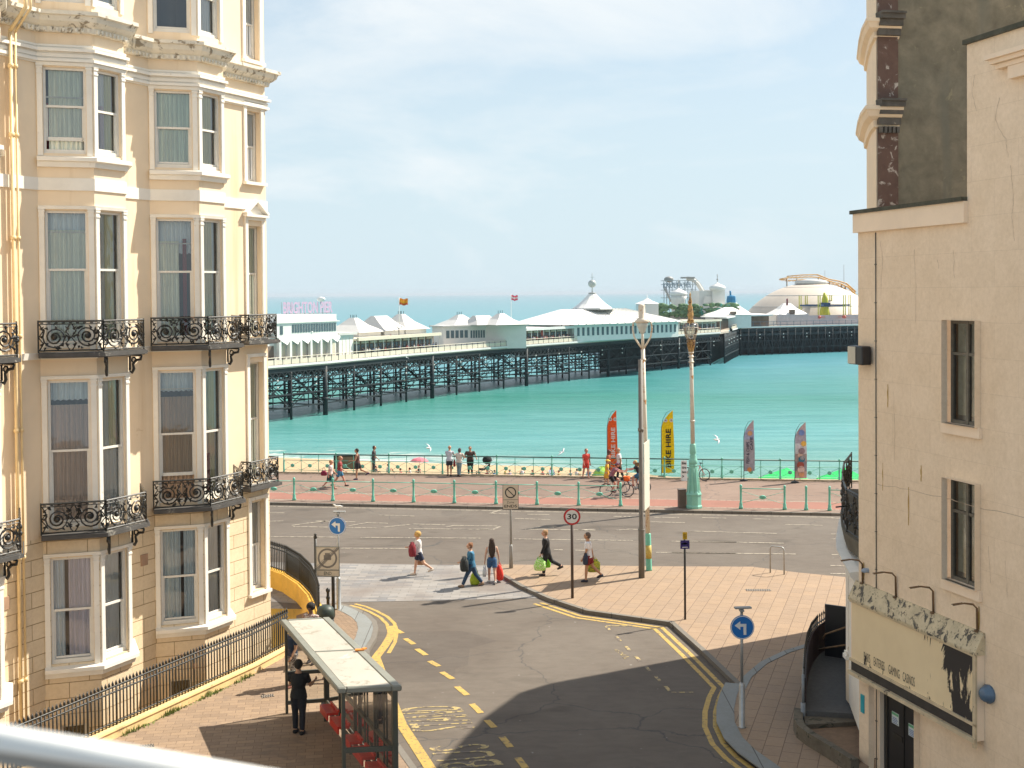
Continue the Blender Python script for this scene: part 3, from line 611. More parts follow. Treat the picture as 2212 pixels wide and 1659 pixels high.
pd.add([(q.x+NRM.x*.02, q.y+NRM.y*.02, z) for q, z in ((q0, zt-.06), (q1, zt-.06), (qm, zt+.33))], [(0, 1, 2)])
pd.build('pediment', M['trim'], house, world=True)
# drainpipe
sp_, _ = VP(WP+NRM*.1, T, 34, 900); q = WP+T*sp_+NRM*.12; dp = MB()
for o, r in ((0, .045), (.15, .03)):
    c = q+T*o; dp.tube([(c.x, c.y, .2), (c.x, c.y, 16.75)], r, 8)
    dp.tube([(c.x, c.y, 16.7), (c.x+NRM.x*.5, c.y+NRM.y*.5, 17.2), (c.x+NRM.x*.5, c.y+NRM.y*.5, 17.5), (c.x+.02, c.y+.02, 17.8), (c.x, c.y, 21)], r, 8)
    for z in (1.5, 4.4, 7.4, 9.6, 11.9, 14.3, 15.9): dp.lathe([(r+.02, -.05), (r+.03, 0), (r+.02, .05)], (c.x, c.y, z), 8)
dp.build('drainpipe', M['pipe'], house, world=True)
# air bricks and rusty hooks
ab = MB(); q = WP+T*(S2-.42)+NRM*.01; ab.box((q.x, q.y, 3.5), (.26, .03, .3), ang); M['vent'] = pmat('terracotta_vent', (.42, .27, .18), .8); ab.build('air_brick', M['vent'], house, world=True); ab = MB(); q = WP+T*(S1-1.22)+NRM*.01; ab.box((q.x, q.y, 3.4), (.3, .03, .3), ang); ab.build('air_brick', M['vent'], house, world=True)
# ---- cast iron balconies
def scroll_panel(mb, P, w_, h_, seed=0):
    """openwork panel; P(u,z) gives a world point"""
    rnd = random.Random(seed); T_ = lambda pts, r, n=4: mb.tube([P(*q) for q in pts], r, n, smooth=False)
    T_([(0, h_-.015), (w_, h_-.015)], .022); T_([(0, h_-.085), (w_, h_-.085)], .010); T_([(0, .05), (w_, .05)], .016)
    for i in range(int(w_/.16)): T_([(.05+i*.16, h_-.055), (.12+i*.16, h_-.055)], .013)
    n = max(1, round(w_/.78)); cw = w_/n; hh = h_-.16; R = min(cw*.40, hh*.46)
    for i in range(n):
        cx = cw*(i+.5); cz = .08+hh*(.47 if i % 2 == 0 else .52); sg = 1 if (i+seed) % 2 == 0 else -1
        pts = []
        for k in range(30):
            a = k/29*2.35*2*math.pi; r = R*(1-.84*k/29); pts.append((cx+sg*r*math.cos(a+2.6), cz+r*math.sin(a+2.6)))
        T_(pts, .022)
        T_([(cx, cz)] + [(cx+.001, cz+.001)], .001) if False else None
        mb.ell(P(cx, cz), (.065, .065, .065), 7, 5)
        for k in range(15):
            a = rnd.random()*2*math.pi; r = R*(.55+rnd.random()*.62); u = cx+r*math.cos(a); z = cz+r*math.sin(a)
            if .02 < u < w_-.02 and .07 < z < h_-.1:
                b2 = a+rnd.uniform(-1.2, 1.2); l = rnd.uniform(.06, .13); T_([(u, z), (u+l*.5*math.cos(b2), z+l*.5*math.sin(b2)), (min(w_, max(0, u+l*math.cos(b2+.6))), min(h_-.09, max(.06, z+l*math.sin(b2+.6))))], [.012, .032, .008])
        for s2 in (-1, 1):
            x = cx+s2*cw*.46; pts = [(x, .06), (x-s2*.09, .06+hh*.25), (x+s2*.02, .06+hh*.5), (x-s2*.08, .06+hh*.75), (x, h_-.09)]; pts = [(min(w_, max(0, a)), b3) for a, b3 in pts]; T_(pts, .015)
            for zz in (.18, .5, .82):
                T_([(min(w_, max(0, x-s2*.02)), .06+hh*zz), (min(w_, max(0, x-s2*.10)), .06+hh*zz+.07)], [.03, .006])
    for u in (0, w_): T_([(u, 0), (u, h_+.01)], .02)
def balcony(pts, z, out, seed, label=None, brk=True, hh=.76):
    P = offset_line(pts, out); n = len(P); sl = MB()
    P = [Vector(p) for p in P]
    inner = [Vector(p[:2]) for p in pts]
    sl.prism([tuple(p) for p in P]+[tuple(p) for p in reversed(inner)], z-.13, z)
    P2 = offset_line(pts, out+.03); sweep(sl, [tuple(p) for p in P2][:], [(0, z-.11), (.03, z-.11), (.03, z-.02), (0, z-.02)])
    b_ = sl.build('balcony', M['slab'], house, world=True)
    Q = offset_line(pts, out-.03)
    for i in range(n-1):
        a, c = Q[i], Q[i+1]; L_ = (c-a).length; d = (c-a)/L_; mb = MB()
        scroll_panel(mb, lambda u, zz, a=a, d=d: (a.x+d.x*u, a.y+d.y*u, z+zz), L_, hh, seed+i); mb.build('railing_panel', M['iron'], b_, world=True)
    if brk:
        for q in (P[1], P[2] if n > 2 else P[0]):
            k = 1 if (q-P[1]).length < .01 else 0; nr = NRM if k == 0 else Vector((NRM.x*.6-T.x*.8, NRM.y*.6-T.y*.8)).normalized(); mb = MB()
            base = q-nr*(out+.02)-(T*.12 if k == 0 else T*-.02)
            f = lambda o, zz, base=base, nr=nr: (base.x+nr.x*o, base.y+nr.y*o, z-.13+zz)
            mb.tube([f(.02, -.42), f(.10, -.46), f(.16, -.36), f(.13, -.24), f(.24, -.14), f(.38, -.12), f(.42, -.02)], [.02, .035, .04, .03, .04, .035, .02], 6)
            mb.tube([f(.03, -.40), f(.03, -.02), f(.40, -.02)], .03, 4, smooth=False); mb.tube([f(.16+.07*math.cos(a), -.14+.07*math.sin(a)) for a in [i*.9 for i in range(8)]], .02, 5)
            mb.build('bracket', M['iron'], b_, world=True)
    return b_
for bi in range(3):
    p = bay_pts(SB[bi]); ext = [p[0]-T*.04+Vector((0, 0)), p[1], p[2], p[3]]
    for z, sd in ((4.84, 3), (9.19, 11)): balcony(ext, z, .40, sd+bi*5)
q0 = j2+T*(su0-.16); q1 = j2+T*(su1-.02)
for z, sd in ((4.84, 31), (9.19, 37)):
    balcony([q0-NRM*.02, q0+NRM*.06, q1+NRM*.06, q1-NRM*.02], z, .30, sd, brk=False)
    mb = MB(); 
# ---- area railings on a low painted wall
M['yellowwall'] = pmat('peeling_yellow_wall', (.78, .55, .26), .85, .18, 2, .5, 12, spots=[((.38, .26, .14), 2.4, .60), ((.72, .68, .58), 3.1, .62)])
M['ochrewall'] = pmat('bright_ochre_wall', (.82, .47, .07), .8, .2, 1.2, .5, 12, spots=[((.25, .13, .04), 2.2, .63)])
def rail_run(name, pts, label, cat, z0, hw, hr, mwall, sp=.118, thick=.3, group=None):
    pts = [Vector(p) for p in pts]; base = pts[0]; o = thing(name, label, cat, (base.x, base.y, 0), group=group)
    mb = MB(); sweep(mb, pts, [(-thick/2, z0), (thick/2, z0), (thick/2, hw-.04), (thick/2+.03, hw-.03), (thick/2+.02, hw+.02), (-thick/2, hw+.02)]); mb.build('plinth_wall', mwall, o, world=True)
    bars = MB(); rl = MB(); 
    cum = 0
    for i in range(len(pts)-1):
        a, b2 = pts[i], pts[i+1]; L_ = (b2-a).length; d = (b2-a)/L_; n = max(1, int(L_/sp))
        for j in range(n):
            q = a+d*(j+.5)*L_/n; r = .020; big = (j % 12 == 0)
            if big: r = .028
            bars.tube([(q.x, q.y, hw), (q.x, q.y, hw+hr)], r, 5); bars.lathe([(.012, 0), (.034, .04), (.03, .07), (.002, .14)], (q.x, q.y, hw+hr-.02), 5)
    for zz, r in ((hw+.10, .022), (hw+hr-.16, .022), (hw+hr-.03, .028)): rl.tube([(p.x, p.y, zz) for p in pts], r, 6)
    bars.build('baluster_row', M['iron'], o, world=True); rl.build('rail', M['iron'], o, world=True); return o
rail_run('area_railing', [AW[0]+Vector((.0, 0)), AW[1], AW[2], AW[3]], 'long black iron railing on a peeling yellow wall sloping past the cream terrace', 'railing', -2.4, .34, .98, M['yellowwall'])
rail_run('area_railing', [G(690, 1378)[:2], G(684, 1352)[:2], G(672, 1325)[:2], G(650, 1300)[:2], G(618, 1278)[:2], G(585, 1266)[:2], G(530, 1258)[:2]], 'curved black railing on a bright ochre wall round the corner of the cream terrace', 'railing', -2.4, .62, .95, M['ochrewall'])
# weeds along the wall foot
wd = MB(); rnd = random.Random(5)
for i in range(420):
    k = rnd.random(); q = AW[1]*(1-k)+AW[2]*k+NRM*(.17+abs(rnd.gauss(0, .05))); s = rnd.uniform(.03, .10)*(1+.8*math.sin(k*23)); a = rnd.random()*6.3
    wd.add([(q.x-.02*math.cos(a), q.y-.02*math.sin(a), .12), (q.x+.02*math.cos(a), q.y+.02*math.sin(a), .12), (q.x+rnd.gauss(0, .03), q.y+rnd.gauss(0, .03), .12+s)], [(0, 1, 2)])
tag(wd.build('grass_tufts', pmat('dry_grass', (.20, .24, .06), .8), loc=None), kind='stuff')
# ================================================================== RIGHT: shuttered cream building with a blank signboard
R_ = Vector((-.27, 1)).normalized()                 # along the street, seawards
B0 = G(1856, 1653)[:2]; B0 = Vector(B0)
NR = Vector((-R_.y, R_.x))                          # faces the street
def rb(px, py): s, z = VP(B0, R_, px, py); return -s, z      # u grows towards the camera
M['rwall'] = brick_mat('pale_buff_render', (.96, .78, .585), (.87, .70, .52), 1.35, .66, .008, .8, .03, 'UV', bst=.25, smooth=.5, col2=(.94, .765, .575), stain=((.86, .69, .51), 1.1, .60))
M['rtrim'] = pmat('buff_render_trim', (.95, .77, .58), .8, .08, 1, .2, 26)
M['coping'] = pmat('dark_lichen_coping', (.085, .085, .06), .9, .4, 4, .5, 14)
club = thing('shuttered_building', 'pale buff rendered building with black peeling signboard and tall recessed windows', 'building', (B0.x, B0.y, 0))
def rp(u, z, o=0.): q = B0-R_*u+NR*o; return Vector((q.x, q.y, z))
w1 = [rb(2046, 693), rb(2110, 690), rb(2049, 915), rb(2110, 925)]
wu0, wu1 = rb(2046, 800)[0], rb(2118, 800)[0]; wz1 = rb(2078, 692)[1]; wz0 = rb(2078, 918)[1]
vz1 = rb(2080, 1038)[1]; vz0 = rb(2080, 1262)[1]
du0, du1 = rb(1888, 1560)[0], rb(1986, 1560)[0]; dz1 = 3.05
PZ = rb(1851, 457)[1]; PT = rb(2088, 97)[1]; US = rb(2089, 300)[0]; UE = 12.5
wall = MB(); wall_panel.off = 0
a, b_ = rp(UE, 0), rp(0, 0)
ops = lambda: [(UE-wu1, UE-wu0, wz0, wz1), (UE-wu1, UE-wu0, vz0, vz1), (UE-du1, UE-du0, -.1, dz1)]
# wall runs from the camera side to the sea; openings are real recesses
wall_panel(wall, b_, a, 0, PZ-.45, [(o, q, lo, hi) for o, q, lo, hi in ((wu0, wu1, wz0, wz1), (wu0, wu1, vz0, vz1), (du0, du1, -.1, dz1))], depth=-.13)
wall.f = [list(reversed(f)) for f in wall.f]
for f in range(len(wall.uv)):
    if wall.uv[f]: wall.uv[f] = list(reversed(wall.uv[f]))
wall.add([rp(0, 0), rp(0, PZ-.45), rp(0, PZ-.45, -9), rp(0, 0, -9)], [(0, 1, 2, 3)])
wall.add([rp(US, PZ-.45), rp(UE, PZ-.45), rp(UE, PT), rp(US, PT)], [(3, 2, 1, 0)], 0, [[(US, PT), (UE, PT), (UE, PZ-.45), (US, PZ-.45)]])
wall.add([rp(US, PZ-.45), rp(US, PT), rp(US, PT, -.6), rp(US, PZ-.45, -.6)], [(0, 1, 2, 3)])
wall.add([rp(0, PZ-.45, .0), rp(US, PZ-.45), rp(US, PZ-.45, -9), rp(0, PZ-.45, -9)], [(0, 1, 2, 3)])
wall.add([rp(US, PT), rp(UE, PT), rp(UE, PT, -9), rp(US, PT, -9)], [(0, 1, 2, 3)])
wall.build('wall', M['rwall'], club, world=True)
pr = MB(); 
def ubox(mb, u0, u1, z0, z1, o0, o1, m=0):
    q = [rp(u, z, o) for z in (z0, z1) for u, o in ((u0, o0), (u1, o0), (u1, o1), (u0, o1))]
    mb.add(q, [(0, 3, 2, 1), (4, 5, 6, 7), (0, 1, 5, 4), (1, 2, 6, 5), (2, 3, 7, 6), (3, 0, 4, 7)], m)
ubox(pr, -.07, US+.02, PZ-.47, PZ-.06, -.25, .09); pr.build('parapet', M['rtrim'], club, world=True)
cp = MB(); ubox(cp, -.13, US+.01, PZ-.06, PZ+.02, -.3, .14); ubox(cp, US-.05, UE, PT, PT+.09, -.5, .07); cp.build('coping', M['coping'], club, world=True)
M['greyframe'] = pmat('weathered_grey_frame', (.16, .145, .115), .6, .3, 6, .2, 40)
M['dusty'] = glass_mat('dusty_glass', (.72, .76, .70), 1.0, .10)
for z0, z1 in ((wz0, wz1), (vz0, vz1)):
    f = MB(); k = -.10
    for u0, u1, za, zb in ((wu0, wu0+.06, z0, z1), (wu1-.06, wu1, z0, z1), ((wu0+wu1)/2-.035, (wu0+wu1)/2+.035, z0, z1)): ubox(f, u0, u1, za, zb, k-.05, k+.02)
    for za, zb in ((z0, z0+.07), (z1-.07, z1), (z0+(z1-z0)*.66, z0+(z1-z0)*.66+.06)): ubox(f, wu0+.06, (wu0+wu1)/2-.035, za, zb, k-.045, k+.01); ubox(f, (wu0+wu1)/2+.035, wu1-.06, za, zb, k-.045, k+.01)
    fo = f.build('window', M['greyframe'], club, world=True)
    g = MB(); g.add([rp(wu0+.05, z0+.05, k-.02), rp(wu1-.05, z0+.05, k-.02), rp(wu1-.05, z1-.05, k-.02), rp(wu0+.05, z1-.05, k-.02)], [(0, 1, 2, 3)]); g.build('pane', M['dusty'], fo, world=True)
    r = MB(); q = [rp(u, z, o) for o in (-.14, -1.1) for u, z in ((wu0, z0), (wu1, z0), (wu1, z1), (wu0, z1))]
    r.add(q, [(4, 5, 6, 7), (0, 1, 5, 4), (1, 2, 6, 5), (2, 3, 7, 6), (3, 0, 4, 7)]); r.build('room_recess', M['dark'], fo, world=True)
    s_ = MB(); ubox(s_, wu0-.12, wu1+.05, z0-.2, z0, -.12, .07); s_.build('sill', M['rtrim'], fo, world=True)
    bl = MB(); ubox(bl, wu0+.1, wu1-.1, z0+(z1-z0)*.08, z1-.06, k-.11, k-.08); bl.build('blind', fabric((.42, .43, .36)), fo, world=True)  # blind made tall and pale to brighten the panes, in place of reflections
# doorway with black doors
dr = MB(); ubox(dr, du0+.17, du1-.02, 0, dz1, -.19, -.14); do = dr.build('door', M['black'], club, world=True)
jb = MB(); ubox(jb, du0, du0+.17, 0, dz1, -.17, -.04); jb.build('jamb', M['rtrim'], club, world=True)
dd = MB(); um = (du0+.17+du1)/2; ubox(dd, um-.015, um+.015, .05, dz1-.1, -.138, -.12); ubox(dd, du0+.27, du0+.33, 0, dz1, -.138, -.12); ubox(dd, du1-.1, du1-.04, 0, dz1, -.138, -.12); ubox(dd, um-.4, um-.05, 1.0, 1.12, -.138, -.125); dd.build('door_frame', M['iron'], do, world=True)
for x, y in ((1922, 1556), (1958, 1583)):
    u, z = rb(x, y); n_ = MB(); ubox(n_, u-.13, u+.13, z-.1, z+.15, -.139, -.132); so = n_.build('door_notice', [pmat('pale_notice', (.62, .70, .68), .5, .05)], do, world=True)
    l = MB(); ubox(l, u-.12, u+.12, z+.09, z+.14, -.131, -.128, 0); l.build('notice_heading', pmat('green_ink', (.12, .42, .22), .5), do, world=True)
    l = MB()
    for k in range(4): ubox(l, u-.10, u+.10-.03*(k % 2), z-.08+.035*k, z-.065+.035*k, -.131, -.128)
    l.build('notice_lines', pmat('blue_ink', (.10, .16, .45), .5), do, world=True)
# signboard
sg = thing('x', 'x', 'x') if False else None
su0_, su1_ = rb(1852, 1255)[0]-.0, rb(2127, 1500)[0]
z_t = rb(1990, 1312)[1]; zz = [rb(1852, 1253)[1], rb(2126, 1367)[1]]; z_t = sum(zz)/2; z_b = (rb(1853, 1448)[1]+rb(2130, 1604)[1])/2; print('sign', su0_, su1_, zz, z_b)
m, t, b = nodes('flaking_cream_signboard'); co = coords(t, 'UV'); oc = coords(t)
base = mixc(t, ramp(t, noise_n(t, oc, 1.2, 5), .3, .7), (.80, .64, .40), (.88, .72, .46)); sp = nn(t, 'ShaderNodeSeparateXYZ'); t.links.new(co, sp.inputs[0])
pk = noise_n(t, oc, 2.1, 9, .72, .8, (1, 1, .33))
def sm(src, a, b2): 
    q = nn(t, 'ShaderNodeMapRange'); q.inputs['From Min'].default_value = a; q.inputs['From Max'].default_value = b2; q.interpolation_type = 'SMOOTHSTEP'; t.links.new(src, q.inputs[0]); return q.outputs[0]
def mth(op, a, b2):
    q = nn(t, 'ShaderNodeMath', operation=op)
    for i, s_ in enumerate((a, b2)):
        if isinstance(s_, (int, float)): q.inputs[i].default_value = s_
        else: t.links.new(s_, q.inputs[i])
    return q.outputs[0]
ur = sm(sp.outputs['X'], .70, .86); edge = mth('ADD', sm(sp.outputs['Y'], .60, 1.0), sm(sp.outputs['Y'], .25, .0)); 
amt = mth('ADD', mth('MULTIPLY', ur, .135), mth('MULTIPLY', edge, .075)); k = ramp(t, mth('ADD', pk, amt), .655, .665)
top = mth('MULTIPLY', sm(sp.outputs['Y'], .9, 1.0), ramp(t, noise_n(t, oc, 5, 7, .75), .45, .6))
c = mixc(t, k, base, (.035, .03, .028)); c = mixc(t, mth('MULTIPLY', top, .85), c, (.12, .11, .10))
t.links.new(c, b.inputs['Base Color']); b.inputs['Roughness'].default_value = .75; bump(t, b, k, .5, .004); M['board'] = m
M['flake'] = pmat('peeling_black_paint', (.045, .04, .036), .7, .3, 4, .3, 30, spots=[((.62, .52, .36), 2.6, .66)])
M['dirty'] = pmat('mouldy_cream_ledge', (.64, .54, .36), .85, .2, 3, .4, 20, spots=[((.10, .09, .075), 4.6, .54), ((.17, .14, .11), 11, .58)])
f = MB(); hz_ = z_t-z_b; zA = z_t-.36; zB = z_b+.31
def ubox_uv(mb, u0, u1, z0, z1, o, m):
    mb.add([rp(u0, z0, o), rp(u1, z0, o), rp(u1, z1, o), rp(u0, z1, o)], [(0, 1, 2, 3)], m, [[(0, 0), (1, 0), (1, 1), (0, 1)]])
ubox(f, su0_, su1_, z_b+.001, zA, .004, .16, 0); fo = f.build('signboard', M['rtrim'], club, world=True)
g = MB(); ubox_uv(g, su0_+.05, su1_-.10, zB, zA, .165, 0); g.build('sign_panel', M['board'], fo, world=True)
g = MB(); q = [rp(su0_-.02, zA, .22), rp(su1_+.02, zA, .22), rp(su1_+.02, z_t, .03), rp(su0_-.02, z_t, .03), rp(su0_-.02, zA-.05, .22), rp(su1_+.02, zA-.05, .22), rp(su1_+.02, zA-.05, 0), rp(su0_-.02, zA-.05, 0), rp(su1_+.02, z_t, 0), rp(su0_-.02, z_t, 0)]
g.add(q, [(0, 1, 2, 3), (4, 5, 1, 0), (7, 6, 5, 4), (3, 2, 8, 9), (1, 5, 6, 8, 2), (0, 3, 9, 7, 4)]); g.build('sloping_ledge', M['dirty'], fo, world=True)
g = MB(); ubox(g, su0_+.03, su1_-.08, z_b+.06, zB-.05, .161, .175); g.build('lower_band', M['flake'], fo, world=True)
g = MB()
for za, zb, o in ((z_b-.03, z_b+.05, .24), (zB-.045, zB+.01, .20), (zA-.10, zA-.055, .19)): ubox(g, su0_-.02, su1_+.0, za, zb, .162, o)
ubox(g, su1_-.09, su1_, z_b-.14, zA, .163, .20); g.build('moulding', M['dirty'] if False else pmat('flaking_moulding', (.66, .54, .36), .8, .2, 3, .3, 20, spots=[((.06, .05, .045), 5, .60)]), fo, world=True)
g = MB()
for s_, xa, xb, ya, yb in (('BARS', 2177, 2193, 0, 0), ('EATERIES', 2202, 2229, 0, 0), ('GAMING', 2239, 2267, 0, 0), ('CASINOS', 2275, 2305, 0, 0)):
    ua, ub = rb(xa*.864, 1430)[0], rb(xb*.864, 1460)[0]; text_on(g, s_, rp(ua, zB+.10, .168), rp(ub, zB+.10, .168)-rp(ua, zB+.10, .168), Vector((0, 0, .19)))
g.build('lettering', pmat('faded_black_letters', (.05, .045, .04), .7), fo, world=True)
# swan-neck lamp arms above the board
M['rustarm'] = pmat('rusty_iron_arm', (.20, .12, .06), .8, .35, 9, .3, 40)
for x, y in ((1866, 1250), (1938, 1280), (2019, 1315), (2114, 1365)):
    u = rb(x, y)[0]; g = MB(); g.tube([rp(u, z_t+.0, .03), rp(u, z_t+.42, .04), rp(u+.0, z_t+.50, .12), rp(u-.02, z_t+.53, .30), rp(u-.05, z_t+.50, .52)], [.022, .02, .02, .016, .012], 6); g.tube([rp(u-.1, z_t+.52, .28), rp(u-.12, z_t+.50, .5)], .01, 5); g.lathe([(.05, 0), (.05, .03)], rp(u, z_t-.02, .05), 6); g.build('lamp_arm', M['rustarm'], club, world=True)
M['ruststreak'] = pmat('rust_stain', (.52, .33, .10), .85, .2, 5, .05)
g = MB()
for x, y0, y1, w_ in ((1963, 1052, 1135, .02), (1918, 830, 880, .02), (1893+14, 1000, 1060, .012), (1961, 1372, 1420, .015), (1990, 505+500, 1040, .02), (1866, 1215, 1252, .03), (2115, 1310, 1360, .025)):
    u, za = rb(x, y0); zb = rb(x, y1)[1]; n = 6; vs = []
    for i in range(n+1): k = i/n; ww = w_*(.35+.8*math.sin(k*2.6+.3)); z = za+(zb-za)*k; vs += [rp(u-ww+.01*math.sin(i*2), z, .0035), rp(u+ww, z, .0035)]
    g = MB(); g.add(vs, [(2*i, 2*i+1, 2*i+3, 2*i+2) for i in range(n)]); g.build('rust_streak', M['ruststreak'], club, world=True)
# hairline cracks and a cable
g = MB(); u = rb(1893, 800)[0]; g.tube([rp(u, 0.1, .012), rp(u, PZ-.5, .012)], .012, 5); g.build('cable', M['greyframe'], club, world=True)
g = MB()
for i in range(14): z = .4+i*.82; ubox(g, u-.025, u+.025, z, z+.02, .001, .03)
g.build('cable_clip', M['greyframe'], club, world=True)
cr_ = MB(); rnd = random.Random(3)
def crack(pts, wd=.005):
    P = [rp(*rb(x, y), .003) for x, y in pts]; out = []
    for a, b2 in zip(P[:-1], P[1:]):
        for k in range(5): out.append(a.lerp(b2, k/5)+Vector((0, 0, rnd.gauss(0, .012)))-Vector((R_.x, R_.y, 0))*rnd.gauss(0, .012))
    out.append(P[-1]); vs = []
    for i, p in enumerate(out):
        d = (out[min(i+1, len(out)-1)]-out[max(i-1, 0)]).normalized(); s_ = d.cross(Vector((NR.x, NR.y, 0))); ww = wd*rnd.uniform(.4, 1.4); vs += [p+s_*ww, p-s_*ww]
    cr_.add(vs, [(2*i, 2*i+1, 2*i+3, 2*i+2) for i in range(len(out)-1)])
for l in (([1895, 1046], [1960, 1058], [2030, 1072], [2075, 1085], [2212, 1118]), ([1974, 540], [1979, 620], [1977, 700]), ([2182, 360], [2190, 420], [2186, 470], [2192, 520]), ([2106, 160], [2100, 200], [2110, 240]), ([1902, 520], [1906, 560], [1903, 640]), ([2160, 210], [2150, 260], [2172, 300], [2178, 340]),
          ([2135, 1180], [2140, 1260]), ([2060, 540], [2062, 600]), ([2025, 560], [2028, 580]), ([2173, 1210], [2176, 1290]), ([1930, 850], [1934, 930], [1932, 1000])): crack(l)
cr_.build('crack_line', pmat('dark_crack', (.56, .43, .31), .9), club, world=True)
# flood light, alarm, round lamp, blue plate, fallen cornice piece
u0, u1 = rb(1856, 765)[0], rb(1887, 765)[0]; z0 = rb(1872, 787)[1]; z1 = rb(1872, 747)[1]
g = MB(); ubox(g, u0+.0, u1-.0, z0, z1, .05, .28); ubox(g, u0+.1, u1-.1, z0+.1, z1-.1, .002, .05); fl = g.build('flood_light', M['black'], club, world=True, bevel=.02)
g = MB(); q = [rp(u0-.005, z0+.02, .06), rp(u0-.005, z1-.02, .06), rp(u0-.005, z1-.02, .27), rp(u0-.005, z0+.02, .27)]; g.add(q, [(0, 1, 2, 3)]); g.build('lamp_glass', pmat('milky_lamp_glass', (.55, .52, .45), .3), fl, world=True)
g = MB(); ubox(g, u0+.01, u0+(u1-u0)*.55, z0+.015, z1-.015, .281, .29); g.build('lamp_lens', pmat('cream_lens', (.58, .53, .42), .3), fl, world=True)
u, z = rb(2138, 1499); g = MB(); c_ = rp(u, z, .0); RR = Matrix.Rotation(math.atan2(NR.y, NR.x), 3, 'Z') @ Matrix.Rotation(math.pi/2, 3, 'Y')
def lathe_on(mb, prof, c, n=14, m=0):
    vs = []; 
    for r, o in prof:
        for j in range(n): a = 2*math.pi*j/n; vs.append(Vector(c)+RR@Vector((r*math.cos(a), r*math.sin(a), o)))
    k = len(prof); mb.add(vs, [(i*n+j, i*n+(j+1) % n, (i+1)*n+(j+1) % n, (i+1)*n+j) for i in range(k-1) for j in range(n)]+[tuple((k-1)*n+j for j in range(n))], m, smooth=True)
lathe_on(g, [(.17, .0), (.18, .05), (.15, .07), (.14, .12), (.10, .17), (.02, .19)], c_); g.build('bulkhead_lamp', pmat('blue_grey_glass', (.10, .17, .26), .15), club, world=True)
u, z = rb(1875, 1232); g = MB(); lathe_on(g, [(.05, 0), (.055, .10), (.02, .16)], rp(u, z, 0), 10); g.build('alarm_bell', pmat('blue_alarm', (.35, .42, .52), .4), club, world=True)
u, z = rb(1864, 1520); g = MB(); ubox(g, u-.07, u+.07, z-.2, z+.2, .002, .02); g.build('wall_plate', pmat('turquoise_plate', (.02, .36, .45), .4), club, world=True)
u, z = rb(2164, 145); g = MB()
for i, (dz, o) in enumerate(((.0, .16), (.09, .24), (.17, .31))): ubox(g, u+.02-.06*i, u+4, z-.05+dz, z+.035+dz, .002, o)
ubox(g, u+.35, u+4, z-.28, z-.052, .002, .14); g.build('window_cornice', M['rtrim'], club, world=True)
# ================================================================== RIGHT, BEHIND: dark gabled terrace end with bow front
M['gable'] = pmat('mossy_grey_render', (.22, .19, .13), .95, .34, 2.2, .9, 14, spots=[((.32, .28, .17), 1.4, .62), ((.34, .26, .12), .9, .70)], streak=((.17, .16, .12), 1.3, .58))
M['brown'] = pmat('peeling_brown_pilaster', (.15, .085, .06), .85, .25, 3, .4, 20, spots=[((.52, .44, .36), 4.2, .57)])
M['blackcorn'] = pmat('sooty_cornice', (.12, .105, .085), .85, .35, 5, .4, 20, spots=[((.4, .33, .24), 5, .66)])
Zg = 28.35
gx = lambda px, py, y: AY(px, py, y)
P0 = gx(1893, 250, Zg); P1 = gx(1937, 250, Zg+.1); 
gd = Vector((R_.y, -R_.x)).normalized(); gd = Vector((.985, .17))
gab = thing('gabled_terrace_end', 'dark mossy gable wall of the tall terrace with brown pilaster and bow front', 'building', (P0.x, P0.y, 0))
HT = 21.0
front = [Vector(P0[:2])]
for y, px in ((29.2, 1884), (30.6, 1877), (32.5, 1872), (35.0, 1876), (37.2, 1880)): front.append(Vector(gx(px, 300, y)[:2]))
front += [Vector((11.55, 39.1)), Vector((12.4, 39.9)), Vector((14.5, 39.9)), Vector((30, 37))]
mb = MB(); 
a = Vector(P0[:2]); far = a+gd*16
mb.prism([tuple(p) for p in front[:4]]+[tuple(front[3]+gd*16), tuple(far)], 0, HT, 0)
mb.prism([tuple(p) for p in front[3:]]+[tuple(far+gd*-.5+Vector((0, .5)))], 0, 14.6, 0)  # unseen seaward block, lowered so its roof shadow falls across the road as wanted
mb.build('wall', M['cream'], gab, world=True)
mb = MB(); nr = Vector((gd.y, -gd.x)); q0 = Vector(P1[:2])+nr*.0; q0 = a+gd*((Vector(P1[:2])-a).dot(gd)); 
mb.add([(*(q0+nr*.02), 0), (*(far+nr*.02), 0), (*(far+nr*.02), HT), (*(q0+nr*.02), HT)], [(0, 1, 2, 3)]); mb.build('gable_wall', M['gable'], gab, world=True)
mb = MB(); wpl = (q0-a).length; mb.add([(*(a+nr*.06), 0), (*(q0+nr*.06), 0), (*(q0+nr*.06), HT), (*(a+nr*.06), HT), (*(q0+nr*.0), 0), (*(q0), HT)], [(0, 1, 2, 3), (1, 4, 5, 2)]); mb.build('pilaster', M['brown'], gab, world=True)
loop = [q0+gd*.03]+[a]+front[1:4]+[front[3]+gd*3]
loop_r = [Vector(p) for p in loop]
zc1 = gx(1893, 270, Zg).z; zc2 = gx(1893, 78, Zg).z
mb = MB()
loopF = list(reversed(loop_r)); 
for zc, sc_ in ((zc1, .80), (zc2, .72)):
    sweep(mb, loop_r, [(-.0, zc-.10*sc_), (-.08*sc_, zc-.06*sc_), (-.10*sc_, zc+.12*sc_), (-.24*sc_, zc+.22*sc_), (-.30*sc_, zc+.36*sc_), (-.34*sc_, zc+.40*sc_), (-.34*sc_, zc+.50*sc_), (0, zc+.56*sc_)])
CORNP = mb.build('cornice', [M['cream']], gab, world=True)
mb = MB()
